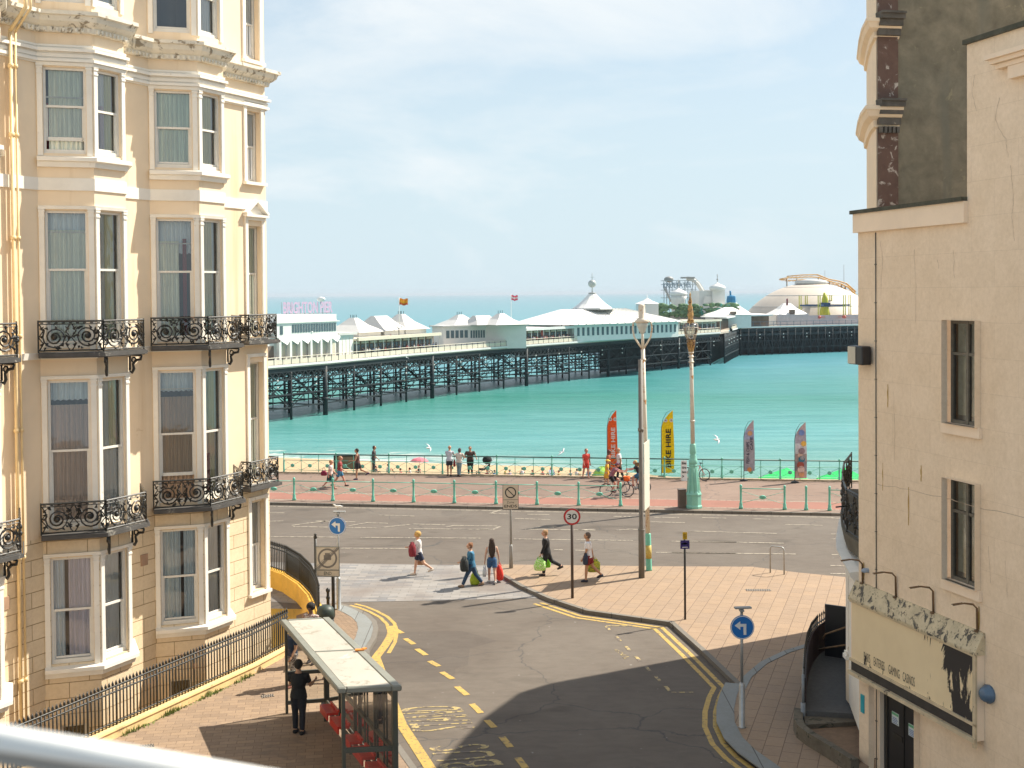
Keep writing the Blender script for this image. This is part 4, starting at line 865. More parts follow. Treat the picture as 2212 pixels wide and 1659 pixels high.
for zc, sc_ in ((zc1, 1.), (zc2, .9)):
    c_ = (a+q0)/2+nr*.2; L_ = wpl; mb = MB()
    for zz, h_, o in ((.0, .16, .10), (.22, .14, .20), (.38, .12, .29), (.50, .05, .34)):
        q = (a+q0)/2+nr*(.06+o/2); mb.box((q.x, q.y, zc+zz*sc_+h_/2), (L_+.02+o*.2, o, h_), math.atan2(gd.y, gd.x))
    mb.build('pilaster_capital', M['blackcorn'], gab, world=True)
mb = MB(); q = (a+q0)/2+nr*.09
for i in range(5): qq = a+gd*(wpl*(i+.5)/5)+nr*.12; mb.box((qq.x, qq.y, zc1-.12), (wpl/8, .1, .14), math.atan2(gd.y, gd.x))
mb.build('dentil', M['blackcorn'], gab, world=True)
# ground-floor bow, its pilaster, entablature, balcony
bx = lambda px, y: Vector(AY(px, 1300, y)[:2])
bow = [bx(1858, 28.0), bx(1833, 30.2), bx(1828, 30.7), bx(1827, 32), bx(1832, 34.5), bx(1845, 36.5)]
ins = [bx(1890, 36.5), bx(1890, 28.2)]
zb = .5
mb = MB(); mb.prism([tuple(p) for p in bow+ins], zb, 4.0); mb.build('bow_wall', M['trim'], gab, world=True)
mb = MB(); sweep(mb, bow, [(-.0, 3.66), (-.04, 3.66), (-.06, 3.9), (-.12, 3.96), (-.22, 4.08), (-.24, 4.16), (0, 4.2)]); mb.prism([tuple(p) for p in bow+ins], 4.0, 4.19); mb.build('entablature', M['trim'], gab, world=True)
pa = AY(1829, 1400, 30.35); pb = AY(1847, 1400, 30.25)
pil = MB(); c_ = (pa+pb)/2; pil.box((c_.x, c_.y, 2.66), (.19, .2, 2.1)); pil.box((c_.x, c_.y, 2.66), (.12, .23, 1.8)); pil.box((c_.x, c_.y, 1.60), (.32, .30, .10)); pil.box((c_.x, c_.y, 1.69), (.26, .26, .07)); pil.build('bow_pilaster', M['trim'], gab, world=True)
pe = MB(); pe.box((c_.x+.05, c_.y+.02, 1.02), (.27, .26, 1.06)); pe.build('pedestal', M['cream'], gab, world=True)
wn = MB(); c2 = AY(1849, 1330, 30.02); wn.box((c2.x+.03, c2.y+.1, 2.62), (.1, .2, 1.95)); wn.build('window_reveal', pmat('varnished_wood', (.33, .17, .05), .5, .2, 6), gab, world=True)
mb = MB(); bal = [bx(1864, 28.6), bx(1830, 29.9), bx(1822, 31.2), bx(1820, 32.6), bx(1824, 34.6), bx(1840, 36.6)]
sweep(mb, bal, [(.12, 4.22), (.02, 4.3), (-.02, 4.5), (-.05, 4.62), (-.05, 4.70), (.4, 4.70), (.4, 4.22)]); balo = mb.build('balcony', pmat('mossy_stone_balcony', (.13, .115, .085), .9, .3, 3, .5, 14, spots=[((.30, .26, .19), 3, .62)]), gab, world=True)
for i in range(len(bal)-1):
    p0, p1 = bal[i], bal[i+1]; L_ = (p1-p0).length; d = (p1-p0)/L_; g = MB(); scroll_panel(g, lambda u, z, p0=p0, d=d: (p0.x+d.x*u, p0.y+d.y*u, 4.72+z), L_, 1.05, i); g.build('railing_panel', M['iron'], balo, world=True)
g = MB(); g.tube([(*bal[1], 5.35), (*(bal[1]+Vector((-.28, -.05))), 5.33)], .02, 5); g.tube([AY(1811, 1126, 30.2), AY(1808, 1138, 30.2)], [.03, .06], 6) if False else None
g.build('balcony_stay', M['iron'], balo, world=True)
# ---- entrance area: black sheeted curved railing, stone steps, mossy plinth
ent = thing('entrance_railing', 'black sheet-backed curved railing round the dark entrance of the bow-fronted house', 'railing', tuple(G(1740, 1540)))
rl = [Vector(G(*q, .12)[:2]) for q in ((1739, 1562), (1741, 1515), (1746, 1480), (1755, 1455), (1768, 1437), (1786, 1424), (1812, 1418), (1840, 1416))]
mb = MB(); sweep(mb, rl, [(-.02, .3), (.02, .3), (.02, 1.22), (-.02, 1.22)]); mb.build('sheet_panel', pmat('maroon_black_sheet', (.035, .018, .016), .5, .3, 4), ent, world=True)
mb = MB()
for z in (1.28, .42): mb.tube([(p.x-.04, p.y, z) for p in rl], .026, 6)
mb.build('rail', M['grey'], ent, world=True)
mb = MB(); 
for i in range(len(rl)-1):
    a_, b2 = rl[i], rl[i+1]; n = max(1, int((b2-a_).length/.16))
    for j in range(n): q = a_.lerp(b2, j/n); mb.tube([(q.x-.02, q.y, .12), (q.x-.02, q.y, 1.45)], .016, 5); mb.lathe([(.01, 0), (.03, .05), (.002, .13)], (q.x-.02, q.y, 1.42), 5)
mb.build('baluster_row', M['iron'], ent, world=True)
mb = MB(); p = rl[0]; mb.tube([(p.x-.05, p.y-.02, .1), (p.x-.05, p.y-.02, .62)], .06, 8); mb.tube([(p.x-.05, p.y-.02, .6), (p.x-.05, p.y-.02, 1.3)], .035, 8); mb.build('end_post', pmat('lead_grey_post', (.25, .27, .29), .5, .15), ent, world=True)
mb = MB(); q = AY(1812, 1375, 33.2); mb.tube([AY(1776, 1382, 34), AY(1783, 1370, 33.9), AY(1832, 1353, 33.5)], .025, 6); mb.build('handrail', M['rustarm'], ent, world=True); mb = MB(); mb.tube([AY(1770, 1402, 33.5), AY(1834, 1392, 33)], .025, 6); mb.build('handrail', M['rustarm'], ent, world=True); mb = MB(); mb.tube([AY(1795, 1357, 35), AY(1803, 1345, 35), AY(1832, 1338, 34.8)], .03, 6); mb.build('handrail', M['rustarm'], ent, world=True)
mb = MB(); mb.prism([tuple(AY(1782, 1380, 34.4)[:2]), tuple(AY(1838, 1362, 34)[:2]), tuple(AY(1838, 1362, 34.06)[:2]), tuple(AY(1782, 1380, 34.46)[:2])], .4, 1.85); mb.build('gate_sheet', M['black'], ent, world=True)
stp = thing('stone_steps', 'mossy stone steps and landing with orange rust stains beside the buff building', 'steps', tuple(G(1790, 1600)))
M['moss'] = pmat('mossy_stone', (.15, .125, .09), .95, .35, 3, .7, 12, spots=[((.05, .05, .035), 3, .56), ((.36, .18, .06), 1.3, .66)])
fl = rl[0]; inner = [bx(1856, 33), bx(1856, 29.0)]
mb = MB(); pts = [rl[0], rl[1], rl[2], rl[3], rl[4], rl[5], rl[6]]+[bx(1850, 34)]+[bx(1853, 29.6)]; mb.prism([tuple(p) for p in pts], .0, .42); mb.build('landing', pmat('grey_carpeted_landing', (.11, .105, .10), .95, .2, 9, .6, 30), stp, world=True)
def gp(x, y, z=.12): return tuple(G(x, y, z)[:2])
mb = MB(); mb.prism([gp(1736, 1562), gp(1856, 1545), gp(1857, 1575), gp(1740, 1582)], .0, .30); mb.build('step', M['moss'], stp, world=True)
mb = MB(); sweep(mb, [G(*q, .12)[:2] for q in ((1734, 1556), (1734, 1578), (1740, 1592), (1760, 1608), (1800, 1632), (1856, 1668))], [(-.0, .1), (-.0, .40), (.2, .42), (.22, .1)])
mb.build('curved_plinth', M['moss'], stp, world=True)
mb = MB(); mb.prism([gp(1745, 1580), gp(1857, 1572), gp(1857, 1650), gp(1800, 1620)], .05, .2); mb.build('step', pmat('rusty_brown_stone', (.22, .14, .085), .9, .3, 3, .5), stp, world=True)
# ================================================================== the white rail just outside the window
rr = thing('white_rail', 'out-of-focus white metal rail close in front at the lower left', 'rail', (-.3, .9, 10.1))
def cp_(px, py, d): v = ray(px, py).normalized()*d; return Vector((v.x, v.y, v.z+H))
a = cp_(-140, 1571, 1.05); b2 = cp_(760, 1717, 1.22); a2 = cp_(-140, 1538, 1.08); b3 = cp_(760, 1697, 1.25)
mb = MB(); d = (b2-a).normalized(); up = Vector((0, 0, 1)); sd = d.cross(up).normalized(); upp = sd.cross(d).normalized()
prof = [(math.cos(i/16*2*math.pi), math.sin(i/16*2*math.pi)) for i in range(16)]
sq = lambda c, s: (math.copysign(abs(c)**.6, c), math.copysign(abs(s)**.6, s))
vs = [];
for p in (a, b2):
    for c, s in prof: x, y = sq(c, s); vs.append(p+sd*x*.012+upp*y*.009)
mb.add(vs, [(j, (j+1) % 16, 16+(j+1) % 16, 16+j) for j in range(16)]+[tuple(range(15, -1, -1)), tuple(range(16, 32))], smooth=True)
mb.build('top_rail', M['white'], rr, world=True)
mb = MB(); o = (cp_(-140, 1600, 1.1)-a); mb.bar(a+Vector((0, .008, -.015)), b2+Vector((0, .008, -.015)), .018, .014); mb.build('under_rail', M['grey'], rr, world=True)
# ================================================================== THE PIER
DK = 0.0; SEA = -8.5
M['pwhite'] = pmat('white_pier_paint', (.74, .73, .70), .55, .07, .6, .05, 8, spots=[((.60, .57, .52), .5, .66)])
M['pcream'] = pmat('cream_pier_paint', (.66, .60, .48), .6, .08, .6, .05, 8)
M['proof'] = pmat('pale_lead_roof', (.60, .58, .55), .5, .12, .4, .15, 6, spots=[((.42, .41, .40), .4, .60)])
M['pdark'] = pmat('dark_pier_ironwork', (.010, .020, .026), .65, .3, .5, .2, 6, spots=[((.06, .035, .022), .35, .63)])
M['pglass'] = pmat('pier_window_glass', (.09, .13, .15), .15, .3, 2, 0)
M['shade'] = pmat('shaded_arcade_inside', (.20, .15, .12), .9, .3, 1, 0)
M['deckm'] = pmat('deck_boards', (.42, .36, .29), .8, .15, 1, .1, 5)
M['pink'] = pmat('pink_letters', (.58, .40, .55), .5, .15, 3)
def along(pl, step, start=0.):
    out = []; acc = start
    for i in range(len(pl)-1):
        a, b = Vector(pl[i]), Vector(pl[i+1]); L_ = (b-a).length
        while acc <= L_: out.append((a+(b-a)*acc/L_, (b-a)/L_)); acc += step
        acc -= L_
    return out
pe_ = [Vector(p) for p in ((-46, 168), (-37, 185), (-29.5, 198), (-19, 220), (-6, 243), (8, 264), (30, 296), (54.8, 329))]
PW = 15.0
off = offset_line(pe_, -PW)       # far side (seaward of the near edge)
pier = thing('pier', 'long white-decked seaside pier on dark iron piles crossing the turquoise sea', 'pier', (0, 250, SEA))
mb = MB(); mb.prism([tuple(p) for p in pe_]+[tuple(p) for p in reversed(off)], -.5, DK); mb.build('deck', M['deckm'], pier, world=True)
mb = MB(); sweep(mb, pe_, [(.02, -.28), (.14, -.28), (.14, .08), (.02, .08)]); mb.build('deck_fascia', M['pwhite'], pier, world=True)
# head of the pier, wider and set back
hd = [Vector(p) for p in ((60, 352), (66, 374), (109, 395), (150, 414), (170, 470), (110, 490), (20, 430), (36, 372))]
mb = MB(); mb.prism([tuple(p) for p in hd], -.5, DK); mb.build('pier_head_deck', M['deckm'], pier, world=True)
hdn = [Vector((57, 332)), Vector((62, 352)), Vector((68, 373)), Vector((109, 394.6)), Vector((150, 413.6))]
mb = MB(); sweep(mb, hdn[1:], [(.02, -.28), (.14, -.28), (.14, .12), (.02, .12)]); mb.build('deck_fascia', M['pwhite'], pier, world=True)
mb = MB(); mb.prism([(54.8, 329), (59, 340), (61, 352), (40, 372), (38, 345), (tuple(off[-1]))], -.5, -.02); mb.build('deck', M['deckm'], pier, world=True)
bents = along(pe_, 8.4, 1.0); prev = None; gd_ = MB()
sweep(gd_, offset_line(pe_, -.3), [(-.2, -1.15), (.1, -1.15), (.1, -.5), (-.2, -.5)]); sweep(gd_, offset_line(pe_, -.3), [(-.2, -2.4), (.1, -2.4), (.1, -2.2), (-.2, -2.2)]); sweep(gd_, offset_line(pe_, -2.5), [(-.2, -1.9), (.1, -1.9), (.1, -.5), (-.2, -.5)])
for i_, (p_, d_) in enumerate(along(offset_line(pe_, -.3), 1.4)): q_ = p_+d_*1.4; gd_.bar((*p_, -2.3), (*q_, -1.1), .12, .14); gd_.bar((*q_, -2.3), (*p_, -1.1), .12, .14); sweep(gd_, offset_line(pe_, -PW+.3), [(-.1, -1.9), (.2, -1.9), (.2, -.5), (-.1, -.5)]); sweep(gd_, offset_line(pe_, -PW/2), [(-.1, -1.9), (.2, -1.9), (.2, -.5), (-.1, -.5)])
gd_.build('deck_girder', M['pdark'], pier, world=True)
npile = 0
for i, (p, d) in enumerate(bents):
    n = Vector((-d.y, d.x)); pos = [p+n*o for o in (.5, PW/2, PW-.6)]
    for j, q in enumerate(pos):
        big = (i % 4 == 0 and j == 0)
        if npile < 96:
            m_ = MB(); r = .42 if big else .21
            m_.tube([(q.x, q.y, SEA-1), (q.x, q.y, -.5)], r, 6); 
            m_.lathe([(r+.12, -.2), (r+.12, .2)], (q.x, q.y, SEA+2.6), 6)
            m_.build('pile', M['pdark'], pier, world=True); npile += 1
    br = MB()
    for z in (SEA+1.6, SEA+3.6, -2.0): br.bar((*pos[0], z), (*pos[-1], z), .18, .18)
    for a, b in ((0, 1), (1, 2)):
        br.bar((*pos[a], SEA+1.4), (*pos[b], -1.9), .10, .10); br.bar((*pos[b], SEA+1.4), (*pos[a], -1.9), .10, .10)
    if prev:
        for j in (0, 1, 2):
            a, b = prev[j], pos[j]
            for z in (SEA+1.9, SEA+3.9): br.bar((*a, z), (*b, z), .20, .22)
            mm = (a+b)/2
            if j != 1 or i % 2:
                for z0, z1 in ((SEA+1.9, -1.9), ): br.bar((*a, z0), (*b, z1), .11, .11); br.bar((*b, z0), (*a, z1), .11, .11)
            br.bar((*mm, SEA+1.6), (*mm, -1.9), .14, .14); br.bar((*a, -2.9), (*mm, -1.7), .12, .12); br.bar((*b, -2.9), (*mm, -1.7), .12, .12)
    if prev and p.y > 268:
        a, b = prev[1], pos[1]; br.bar((*a, -2.6), (*b, -2.6), .2, 1.8)
        if p.y > 292: br.bar((*a, SEA+3), (*b, SEA+3), .2, 5.5)  # dark boards added to close the gaps and darken the space under the deck
    br.build('bracing_and_dark_boards', M['pdark'], pier, world=True); prev = pos
hp = MB(); rnd = random.Random(8)
for (p, d) in along([Vector((57, 333))]+hdn[1:], 3.0):
    n = Vector((-d.y, d.x))
    for o in (0.4, 4, 9, 16, 24): q = p+n*o; hp.tube([(q.x, q.y, SEA-1), (q.x, q.y, -.4)], .25, 5)
    for z in (SEA+2, SEA+4.2, -1.0, -2.3): hp.bar((*(p+n*.4), z), (*(p+n*.4+d*3.05), z), .3, .32 if z < -3 else .8)
    hp.bar((*(p+n*.4), SEA+1), (*(p+n*.4+d*3), -.6), .2, .2); hp.bar((*(p+n*.4+d*3), SEA+1), (*(p+n*.4), -.6), .2, .2)
    q = p+n*5; hp.bar((*q, SEA+3.8), (*(q+d*3.05), SEA+3.8), .2, 8.6)  # tall dark wall added behind the piles for the darkness under the head
o = hp.build('pier_head_piles_and_dark_wall', M['pdark'], pier, world=True); o['kind'] = 'stuff'
# white lamps hung under the deck edge
lm = MB()
for p, d in along(pe_, 9.1, 4)+along(hdn, 9.1, 4):
    for z in (-2.3, -3.3): lm.ell((p.x+.3, p.y-.4, z), (.16, .16, .16), 6, 4)
o = lm.build('deck_edge_lamps', M['pwhite'], pier, world=True); o['kind'] = 'stuff'
# railings
def pier_rail(pl, name='railing', sp=2.0, h=1.15, m=None):
    rm = MB()
    for p, d in along(pl, sp): rm.bar((p.x, p.y, 0), (p.x, p.y, h), .10, .10)
    o1 = rm.build('railing_post', M['pdark'] if not m else m, pier, world=True); o1['kind'] = 'stuff'
    rm = MB()
    for z in (h, ): rm.tube([(p[0], p[1], z) for p in pl], .06, 5)
    sweep(rm, pl, [(-.02, .12), (.02, .12), (.02, h*.72), (-.02, h*.72)]); rm.build(name, M['pcream'], pier, world=True)
pier_rail(offset_line(pe_, -.2)); pier_rail(offset_line(hdn[1:3], -.2)); 
rm = MB()
for p, d in along(offset_line(hdn[2:], -.2), 2.6): rm.bar((p.x, p.y, 0), (p.x, p.y, 1.5), .10, .10)
for z in (.5, 1.5): rm.tube([(p.x, p.y, z) for p in offset_line(hdn[2:], -.2)], .06, 5)
rm.build('blue_grey_railing', pmat('blue_grey_paint', (.12, .19, .25), .5), pier, world=True)
def pcol(q): v = CM.transposed() @ Vector((q.x, q.y, -H)); return v[0]/-v[2]*F+1106
# ---- buildings on the deck. u,v frame: u along the deck from the point over (px,py), v across it
def frame(px, py, dirv=None, back=1.2, z=0):
    P = G(px, py, z); P = Vector((P.x, P.y))
    if dirv is None or px > 1200: P = min((q for q, _ in along(pe_, .5)), key=lambda q: abs(pcol(q)-px))
    best = min(range(len(pe_)-1), key=lambda i: abs((pe_[i].x+pe_[i+1].x)/2-P.x)); d = Vector(dirv).normalized() if dirv else (pe_[best+1]-pe_[best]).normalized()
    return P, d, Vector((-d.y, d.x))
class Blk:
    def __init__(s, name, label, cat, px, py, dirv=None, group=None):
        s.P, s.d, s.n = frame(px, py, dirv); s.o = thing(name, label, cat, (s.P.x, s.P.y, 0), group=group)
    def p(s, u, v, z): q = s.P+s.d*u+s.n*v; return (q.x, q.y, z)
    def box(s, mb, u0, u1, v0, v1, z0, z1, m=0):
        mb.prism([s.p(u0, v0, 0)[:2], s.p(u1, v0, 0)[:2], s.p(u1, v1, 0)[:2], s.p(u0, v1, 0)[:2]], z0, z1, m)
    def hip(s, mb, u0, u1, v0, v1, z0, z1, r=0.12, ru=None, conc=.0, m=0):
        """pyramid roof with a small flat top and slightly concave slopes"""
        us = (u0+u1)/2; vs = (v0+v1)/2; hu = (u1-u0)/2; hv = (v1-v0)/2; rings = []
        for k in (0, .5, 1): f = 1-k*(1-r)-conc*math.sin(math.pi*k); fu = (1-k*(1-ru)-conc*math.sin(math.pi*k)) if ru is not None else f; rings.append([s.p(us+a*hu*fu, vs+b*hv*f, z0+(z1-z0)*k) for a, b in ((-1, -1), (1, -1), (1, 1), (-1, 1))])
        V = [q for g in rings for q in g]; Fs = [(i*4+j, i*4+(j+1) % 4, i*4+4+(j+1) % 4, i*4+4+j) for i in range(2) for j in range(4)]+[(8, 9, 10, 11)]; mb.add(V, Fs, m)
    def wins(s, mb, u0, u1, n, z0, z1, v=-.03, m=0, gap=.25):
        w_ = (u1-u0)/n
        for i in range(n): mb.box(s.p(u0+w_*(i+.5), v, (z0+z1)/2), (w_*(1-gap), .06, z1-z0), math.atan2(s.d.y, s.d.x), m)
    def endwins(s, mb, u, v0, v1, n, z0, z1, m=0, gap=.25):
        w_ = (v1-v0)/n
        for i in range(n): mb.box(s.p(u, v0+w_*(i+.5), (z0+z1)/2), (w_*(1-gap), .06, z1-z0), math.atan2(s.n.y, s.n.x), m)
def part(b, name, mb, m, parent=None): return mb.build(name, m, parent or b.o, world=True)
def ulen(b, px, py):                    # distance along the block's front that the photo column px reaches
    return VP(b.P, b.d, px, py)[0]
# entrance arcade
b = Blk('entrance_arcade', 'white two-storey arcade with ribbon windows and pink letters standing on its roof', 'building', 600, 776); uu = ulen
u1 = uu(b, 742, 740); mb = MB(); b.box(mb, -14, u1, 1.5, 13, 0, 4.1); b.box(mb, uu(b, 608, 740), u1-.6, .9, 12, 4.1, 7.5); b.box(mb, uu(b, 600, 740), u1, .7, 12.3, 6.3, 6.45)
b.box(mb, -14, uu(b, 604, 740), 2, 12, 4.1, 6.7); part(b, 'wall', mb, M['pwhite'])
mb = MB(); b.wins(mb, uu(b, 640, 740), u1-.7, 17, 4.8, 6.05, .87, gap=.3); part(b, 'window_row', mb, M['pglass']); mb = MB(); b.wins(mb, uu(b, 614, 740), uu(b, 622, 740), 1, 4.6, 5.9, .87); part(b, 'window', mb, M['pglass']) 
mb = MB(); u0 = uu(b, 612, 770); n = 6
for i in range(n):
    a0 = u0+(u1-u0)*i/n; a1 = u0+(u1-u0)*(i+1)/n; mb.add([b.p(a0, .6, 3.8), b.p((a0+a1)/2, .2, 3.0), b.p(a1, .6, 3.8), b.p(a1, 1.45, 4.5), b.p(a0, 1.45, 4.5)], [(0, 1, 2), (0, 2, 3, 4)])
    b.box(mb, a0-.25, a0+.25, .55, 1.1, 0, 3.8)
part(b, 'colonnade', mb, M['pwhite']); mb = MB()
for i in range(n): b.box(mb, u0+(u1-u0)*(i+.14)/n, u0+(u1-u0)*(i+.86)/n, 1.42, 1.47, .3, 3.0)
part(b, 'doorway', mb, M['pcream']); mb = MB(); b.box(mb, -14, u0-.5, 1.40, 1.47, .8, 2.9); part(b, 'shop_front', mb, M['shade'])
mb = MB(); q = b.p(uu(b, 598, 730), 1.9, 5.0); mb.ell(q, (.5, .2, .9), 10, 6); part(b, 'round_window', mb, M['deckm'])
mb = MB(); ex0 = uu(b, 625, 665); ex1 = uu(b, 731, 665); text_on(mb, 'BRIGHTON PIER', b.p(ex0, 1.2, 7.75), Vector(b.p(ex1, 1.2, 7.75))-Vector(b.p(ex0, 1.2, 7.75)), Vector((0, 0, 1.8)), bold=True)
mb2 = MB(); mb2.v = [v.copy() for v in mb.v]+[v+Vector((-.02, .28, 0)) for v in mb.v]; k = len(mb.v); mb2.f = list(mb.f)+[tuple(i+k for i in f) for f in mb.f]; mb2.m = [0]*len(mb2.f); mb2.uv = [None]*len(mb2.f); mb2.sm = [False]*len(mb2.f)
lt = part(b, 'roof_lettering', mb2, M['pink']); mb = MB()
for i in range(12): q0 = b.p(ex0+(ex1-ex0)*i/11, 1.5, 7.4); mb.bar(q0, (q0[0], q0[1], 9.5), .05, .05)
mb.bar(b.p(ex0, 1.5, 7.7), b.p(ex1, 1.5, 7.7), .08, .08); part(b, 'sign_frame', mb, M['grey'], lt)
mb = MB(); mb.ell(b.p(ex0+(ex1-ex0)*.76, 1.2, 9.9), (.7, .3, .4), 8, 5); part(b, 'crest', mb, M['white'], lt)
# white flat-roofed annexe
b = Blk('pier_annexe', 'plain white flat-roofed block beside the entrance arcade', 'building', 742, 768); mb = MB(); u1 = uu(b, 774, 740); b.box(mb, .3, u1, .9, 12, 0, 4.0); part(b, 'wall', mb, M['pwhite']); mb = MB(); b.box(mb, -.2, u1+.5, .5, 13, 4.0, 4.4); part(b, 'roof', mb, M['proof'])
mb = MB()
for i in range(4): b.box(mb, .3+(u1-.3)*(i+.9)/4-.05, .3+(u1-.3)*(i+.9)/4+.05, .86, .9, .3, 3.6)
part(b, 'panel_joint', mb, M['pcream'])
# open arcade between annexe and pavilion
def arcade(name, label, pxa, pxb, py, z=2.9, posts=9, depth=12, canopy=True, back=1.8, flat=None):
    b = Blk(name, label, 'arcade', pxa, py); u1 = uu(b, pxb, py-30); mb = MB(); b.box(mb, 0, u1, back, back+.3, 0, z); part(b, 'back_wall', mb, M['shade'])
    mb = MB(); b.box(mb, 0, u1, .35, depth, z, z+.35); b.box(mb, 0, u1, .1, .5, z+.0, z+.55); part(b, 'canopy', mb, flat or M['pwhite'])
    for i in range(posts+1): q = b.p(u1*i/posts, .55, 0); mb = MB(); mb.bar(q, (q[0], q[1], z), .14, .14); part(b, 'canopy_post', mb, M['pwhite'])
    mb = MB(); b.wins(mb, .3, u1-.3, posts*2, .9, 2.2, back-.05, gap=.35); part(b, 'shop_window', mb, M['pglass']); mb = MB(); b.wins(mb, .3, u1-.3, posts, 2.35, 2.7, back-.05, gap=.2); part(b, 'fascia_board', mb, M['pcream'])
    return b
arcade('open_arcade', 'open-fronted arcade with pale canopy left of the white pavilion', 776, 955, 762, posts=10, flat=M['pcream'])
arcade('open_arcade', 'crowded open arcade with white canopy between the pavilion and the great tent roof', 1139, 1242, 747, posts=8)
arcade('open_arcade', 'long low arcade with cream canopy right of the great tent roof', 1472, 1560, 720, posts=9, flat=M['pcream'])
def kiosk(name, label, px, py, ux, w_, d_, zb, zt, group, ru=None, r=.13, roofm=None, back=4.5):
    b = Blk(name, label, 'kiosk roof', px, py, group=group); mb = MB(); b.hip(mb, -w_/2, w_/2, back, back+d_, zb, zt, r=r, ru=ru, conc=.10 if ru is None else .05); part(b, 'roof', mb, roofm or M['proof'])
    mb = MB(); b.box(mb, -w_/2+.6, w_/2-.6, back+.6, back+d_-.6, 3.0, zb); part(b, 'wall', mb, M['pwhite'])
    if ru is None:
        mb = MB()
        for a in (-.35, .35):
            for c in (-.35, .35): q = b.p(a, back+d_/2+c, zt); mb.bar(q, (q[0], q[1], zt+.55), .09, .09)
        part(b, 'finial', mb, M['pdark'])
    return b
gk = 'pyramid-roofed pavilions on the pier'
kiosk('kiosk_pavilion', 'pale pyramid roof nearest the pink letters', 853, 758, 0, 8.5, 8, 4.0, 6.5, gk)
kiosk('kiosk_pavilion', 'pale ridged roof between two pyramid roofs behind the open arcade', 902, 755, 0, 7.5, 8, 4.1, 6.7, gk, ru=.55, r=.1)
kiosk('kiosk_pavilion', 'pale pyramid roof behind the right end of the open arcade', 948, 753, 0, 8, 8, 4.1, 6.9, gk)
# white pavilion
b = Blk('white_pavilion', 'white pavilion with blank right wall and three roofs, nearest the pier edge', 'building', 958, 752, (.80, .60)); wL = uu(b, 1050, 735); 
mb = MB(); P2 = Vector(b.p(wL, 0, 0)[:2]); d2 = (Vector(G(1137, 748)[:2])-P2); mb.prism([b.p(0, 0, 0)[:2], tuple(P2), tuple(P2+d2), tuple(P2+d2+Vector((-9, 9))), b.p(0, 4, 0)[:2]], -.4, 4.15); wo_ = part(b, 'wall', mb, M['pwhite'])
mb = MB(); b.wins(mb, .5, wL*.58, 5, 1.9, 3.4, -.03, gap=.3); part(b, 'window_row', mb, M['pglass']); mb = MB(); b.wins(mb, wL*.62, wL*.98, 6, 1.8, 3.3, -.03, gap=.35); part(b, 'window_row', mb, M['pglass'])
mb = MB(); mb.prism([b.p(-.5, -.5, 0)[:2], tuple(P2+Vector((0, -.6))), tuple(P2+d2+Vector((.6, -.3))), tuple(P2+d2+Vector((-9, 9))), b.p(-.5, 4.3, 0)[:2]], 4.15, 4.4); part(b, 'eaves', mb, M['proof'])
for i, (px, py, w_, zt, ru) in enumerate(((994, 703, 7.6, 6.4, None), (1041, 701, 7.0, 6.2, .5), (1084, 699, 7.6, 6.6, None))):
    c = G(px, 750); dd = 3.0; mb = MB(); b2 = b; q = Vector((c.x, c.y))+Vector((0, 3.6)); rel = q-b.P; u = rel.dot(b.d); v = rel.dot(b.n)
    b.hip(mb, u-w_/2, u+w_/2, v-3.2, v+3.8, 4.4, zt, r=.14, ru=ru, conc=.10); ro = part(b, 'roof', mb, M['proof'])
    if ru is None:
        mb = MB()
        for a in (-.5, 0, .5): qq = b.p(u+a, v+.5, zt); mb.bar(qq, (qq[0], qq[1], zt+.6), .1, .1)
        part(b, 'finial', mb, M['pdark'], ro)
# great tent roof
b = Blk('palace_arcade', 'great white tent-roofed arcade with central cone and glass ball on top', 'building', 1225, 738, (.735, .678)); uL = 0; uR = uu(b, 1474, 712); wd = 17
mb = MB(); b.box(mb, 3.5, uR, 1.2, wd, 0, 3.7); part(b, 'wall', mb, M['pwhite']); mb = MB(); b.wins(mb, 4, uR-.5, 22, 1.2, 3.0, 1.15, gap=.58); part(b, 'window_row', mb, M['pglass'])
uc = uu(b, 1341, 660); ra = uu(b, 1283, 682); rb_ = uu(b, 1398, 680); zr = 6.9; V = [b.p(-1.5, 0, 3.7), b.p(uR+.5, 0, 3.7), b.p(uR+.5, wd, 3.7), b.p(-1.5, wd, 3.7), b.p(ra, wd*.42, zr), b.p(rb_, wd*.42, zr), b.p(rb_, wd*.62, zr), b.p(ra, wd*.62, zr)]
mb = MB(); mb.add(V, [(0, 1, 5, 4), (1, 2, 6, 5), (2, 3, 7, 6), (3, 0, 4, 7), (4, 5, 6, 7)]); M['tent'] = pmat('white_tent_roof', (.80, .77, .73), .5, .05, .3, .1, 4); ro = part(b, 'roof', mb, M['tent'])
mb = MB()
for i in range(17):
    k = i/16; a = Vector(V[0]).lerp(Vector(V[1]), k); c = Vector(V[4]).lerp(Vector(V[5]), k); mb.bar(a+Vector((0, 0, .06)), c+Vector((0, 0, .06)), .14, .14)
part(b, 'roof_rib', mb, M['proof'], ro)
mb = MB(); c = b.p(uc, wd*.52, 0); mb.lathe([(4.9, 6.8), (4.8, 7.15), (3.5, 8.0), (2.2, 9.1), (1.05, 10.2), (.8, 10.4)], c, 8, rot=.3, smooth=False); part(b, 'cone_roof', mb, M['tent'])
mb = MB(); mb.lathe([(5.2, 6.7), (5.3, 6.85), (5.2, 7.0)], c, 8, rot=.3, smooth=False); mb.lathe([(.85, 10.4), (.95, 10.6), (.4, 10.7)], c, 8); part(b, 'gutter', mb, M['grey'])
mb = MB(); mb.tube([(c[0], c[1], 10.5), (c[0], c[1], 13.4)], .12, 5); mb.ell((c[0], c[1], 12.7), (.95, .95, .9), 12, 8); mb.tube([(c[0], c[1], 13.5), (c[0], c[1], 15.2)], .07, 5); mb.bar((c[0]-.5, c[1], 14.2), (c[0]+.5, c[1], 14.2), .07, .07); part(b, 'ball_finial', mb, pmat('silvery_ball', (.42, .44, .42), .35, .3, 1))
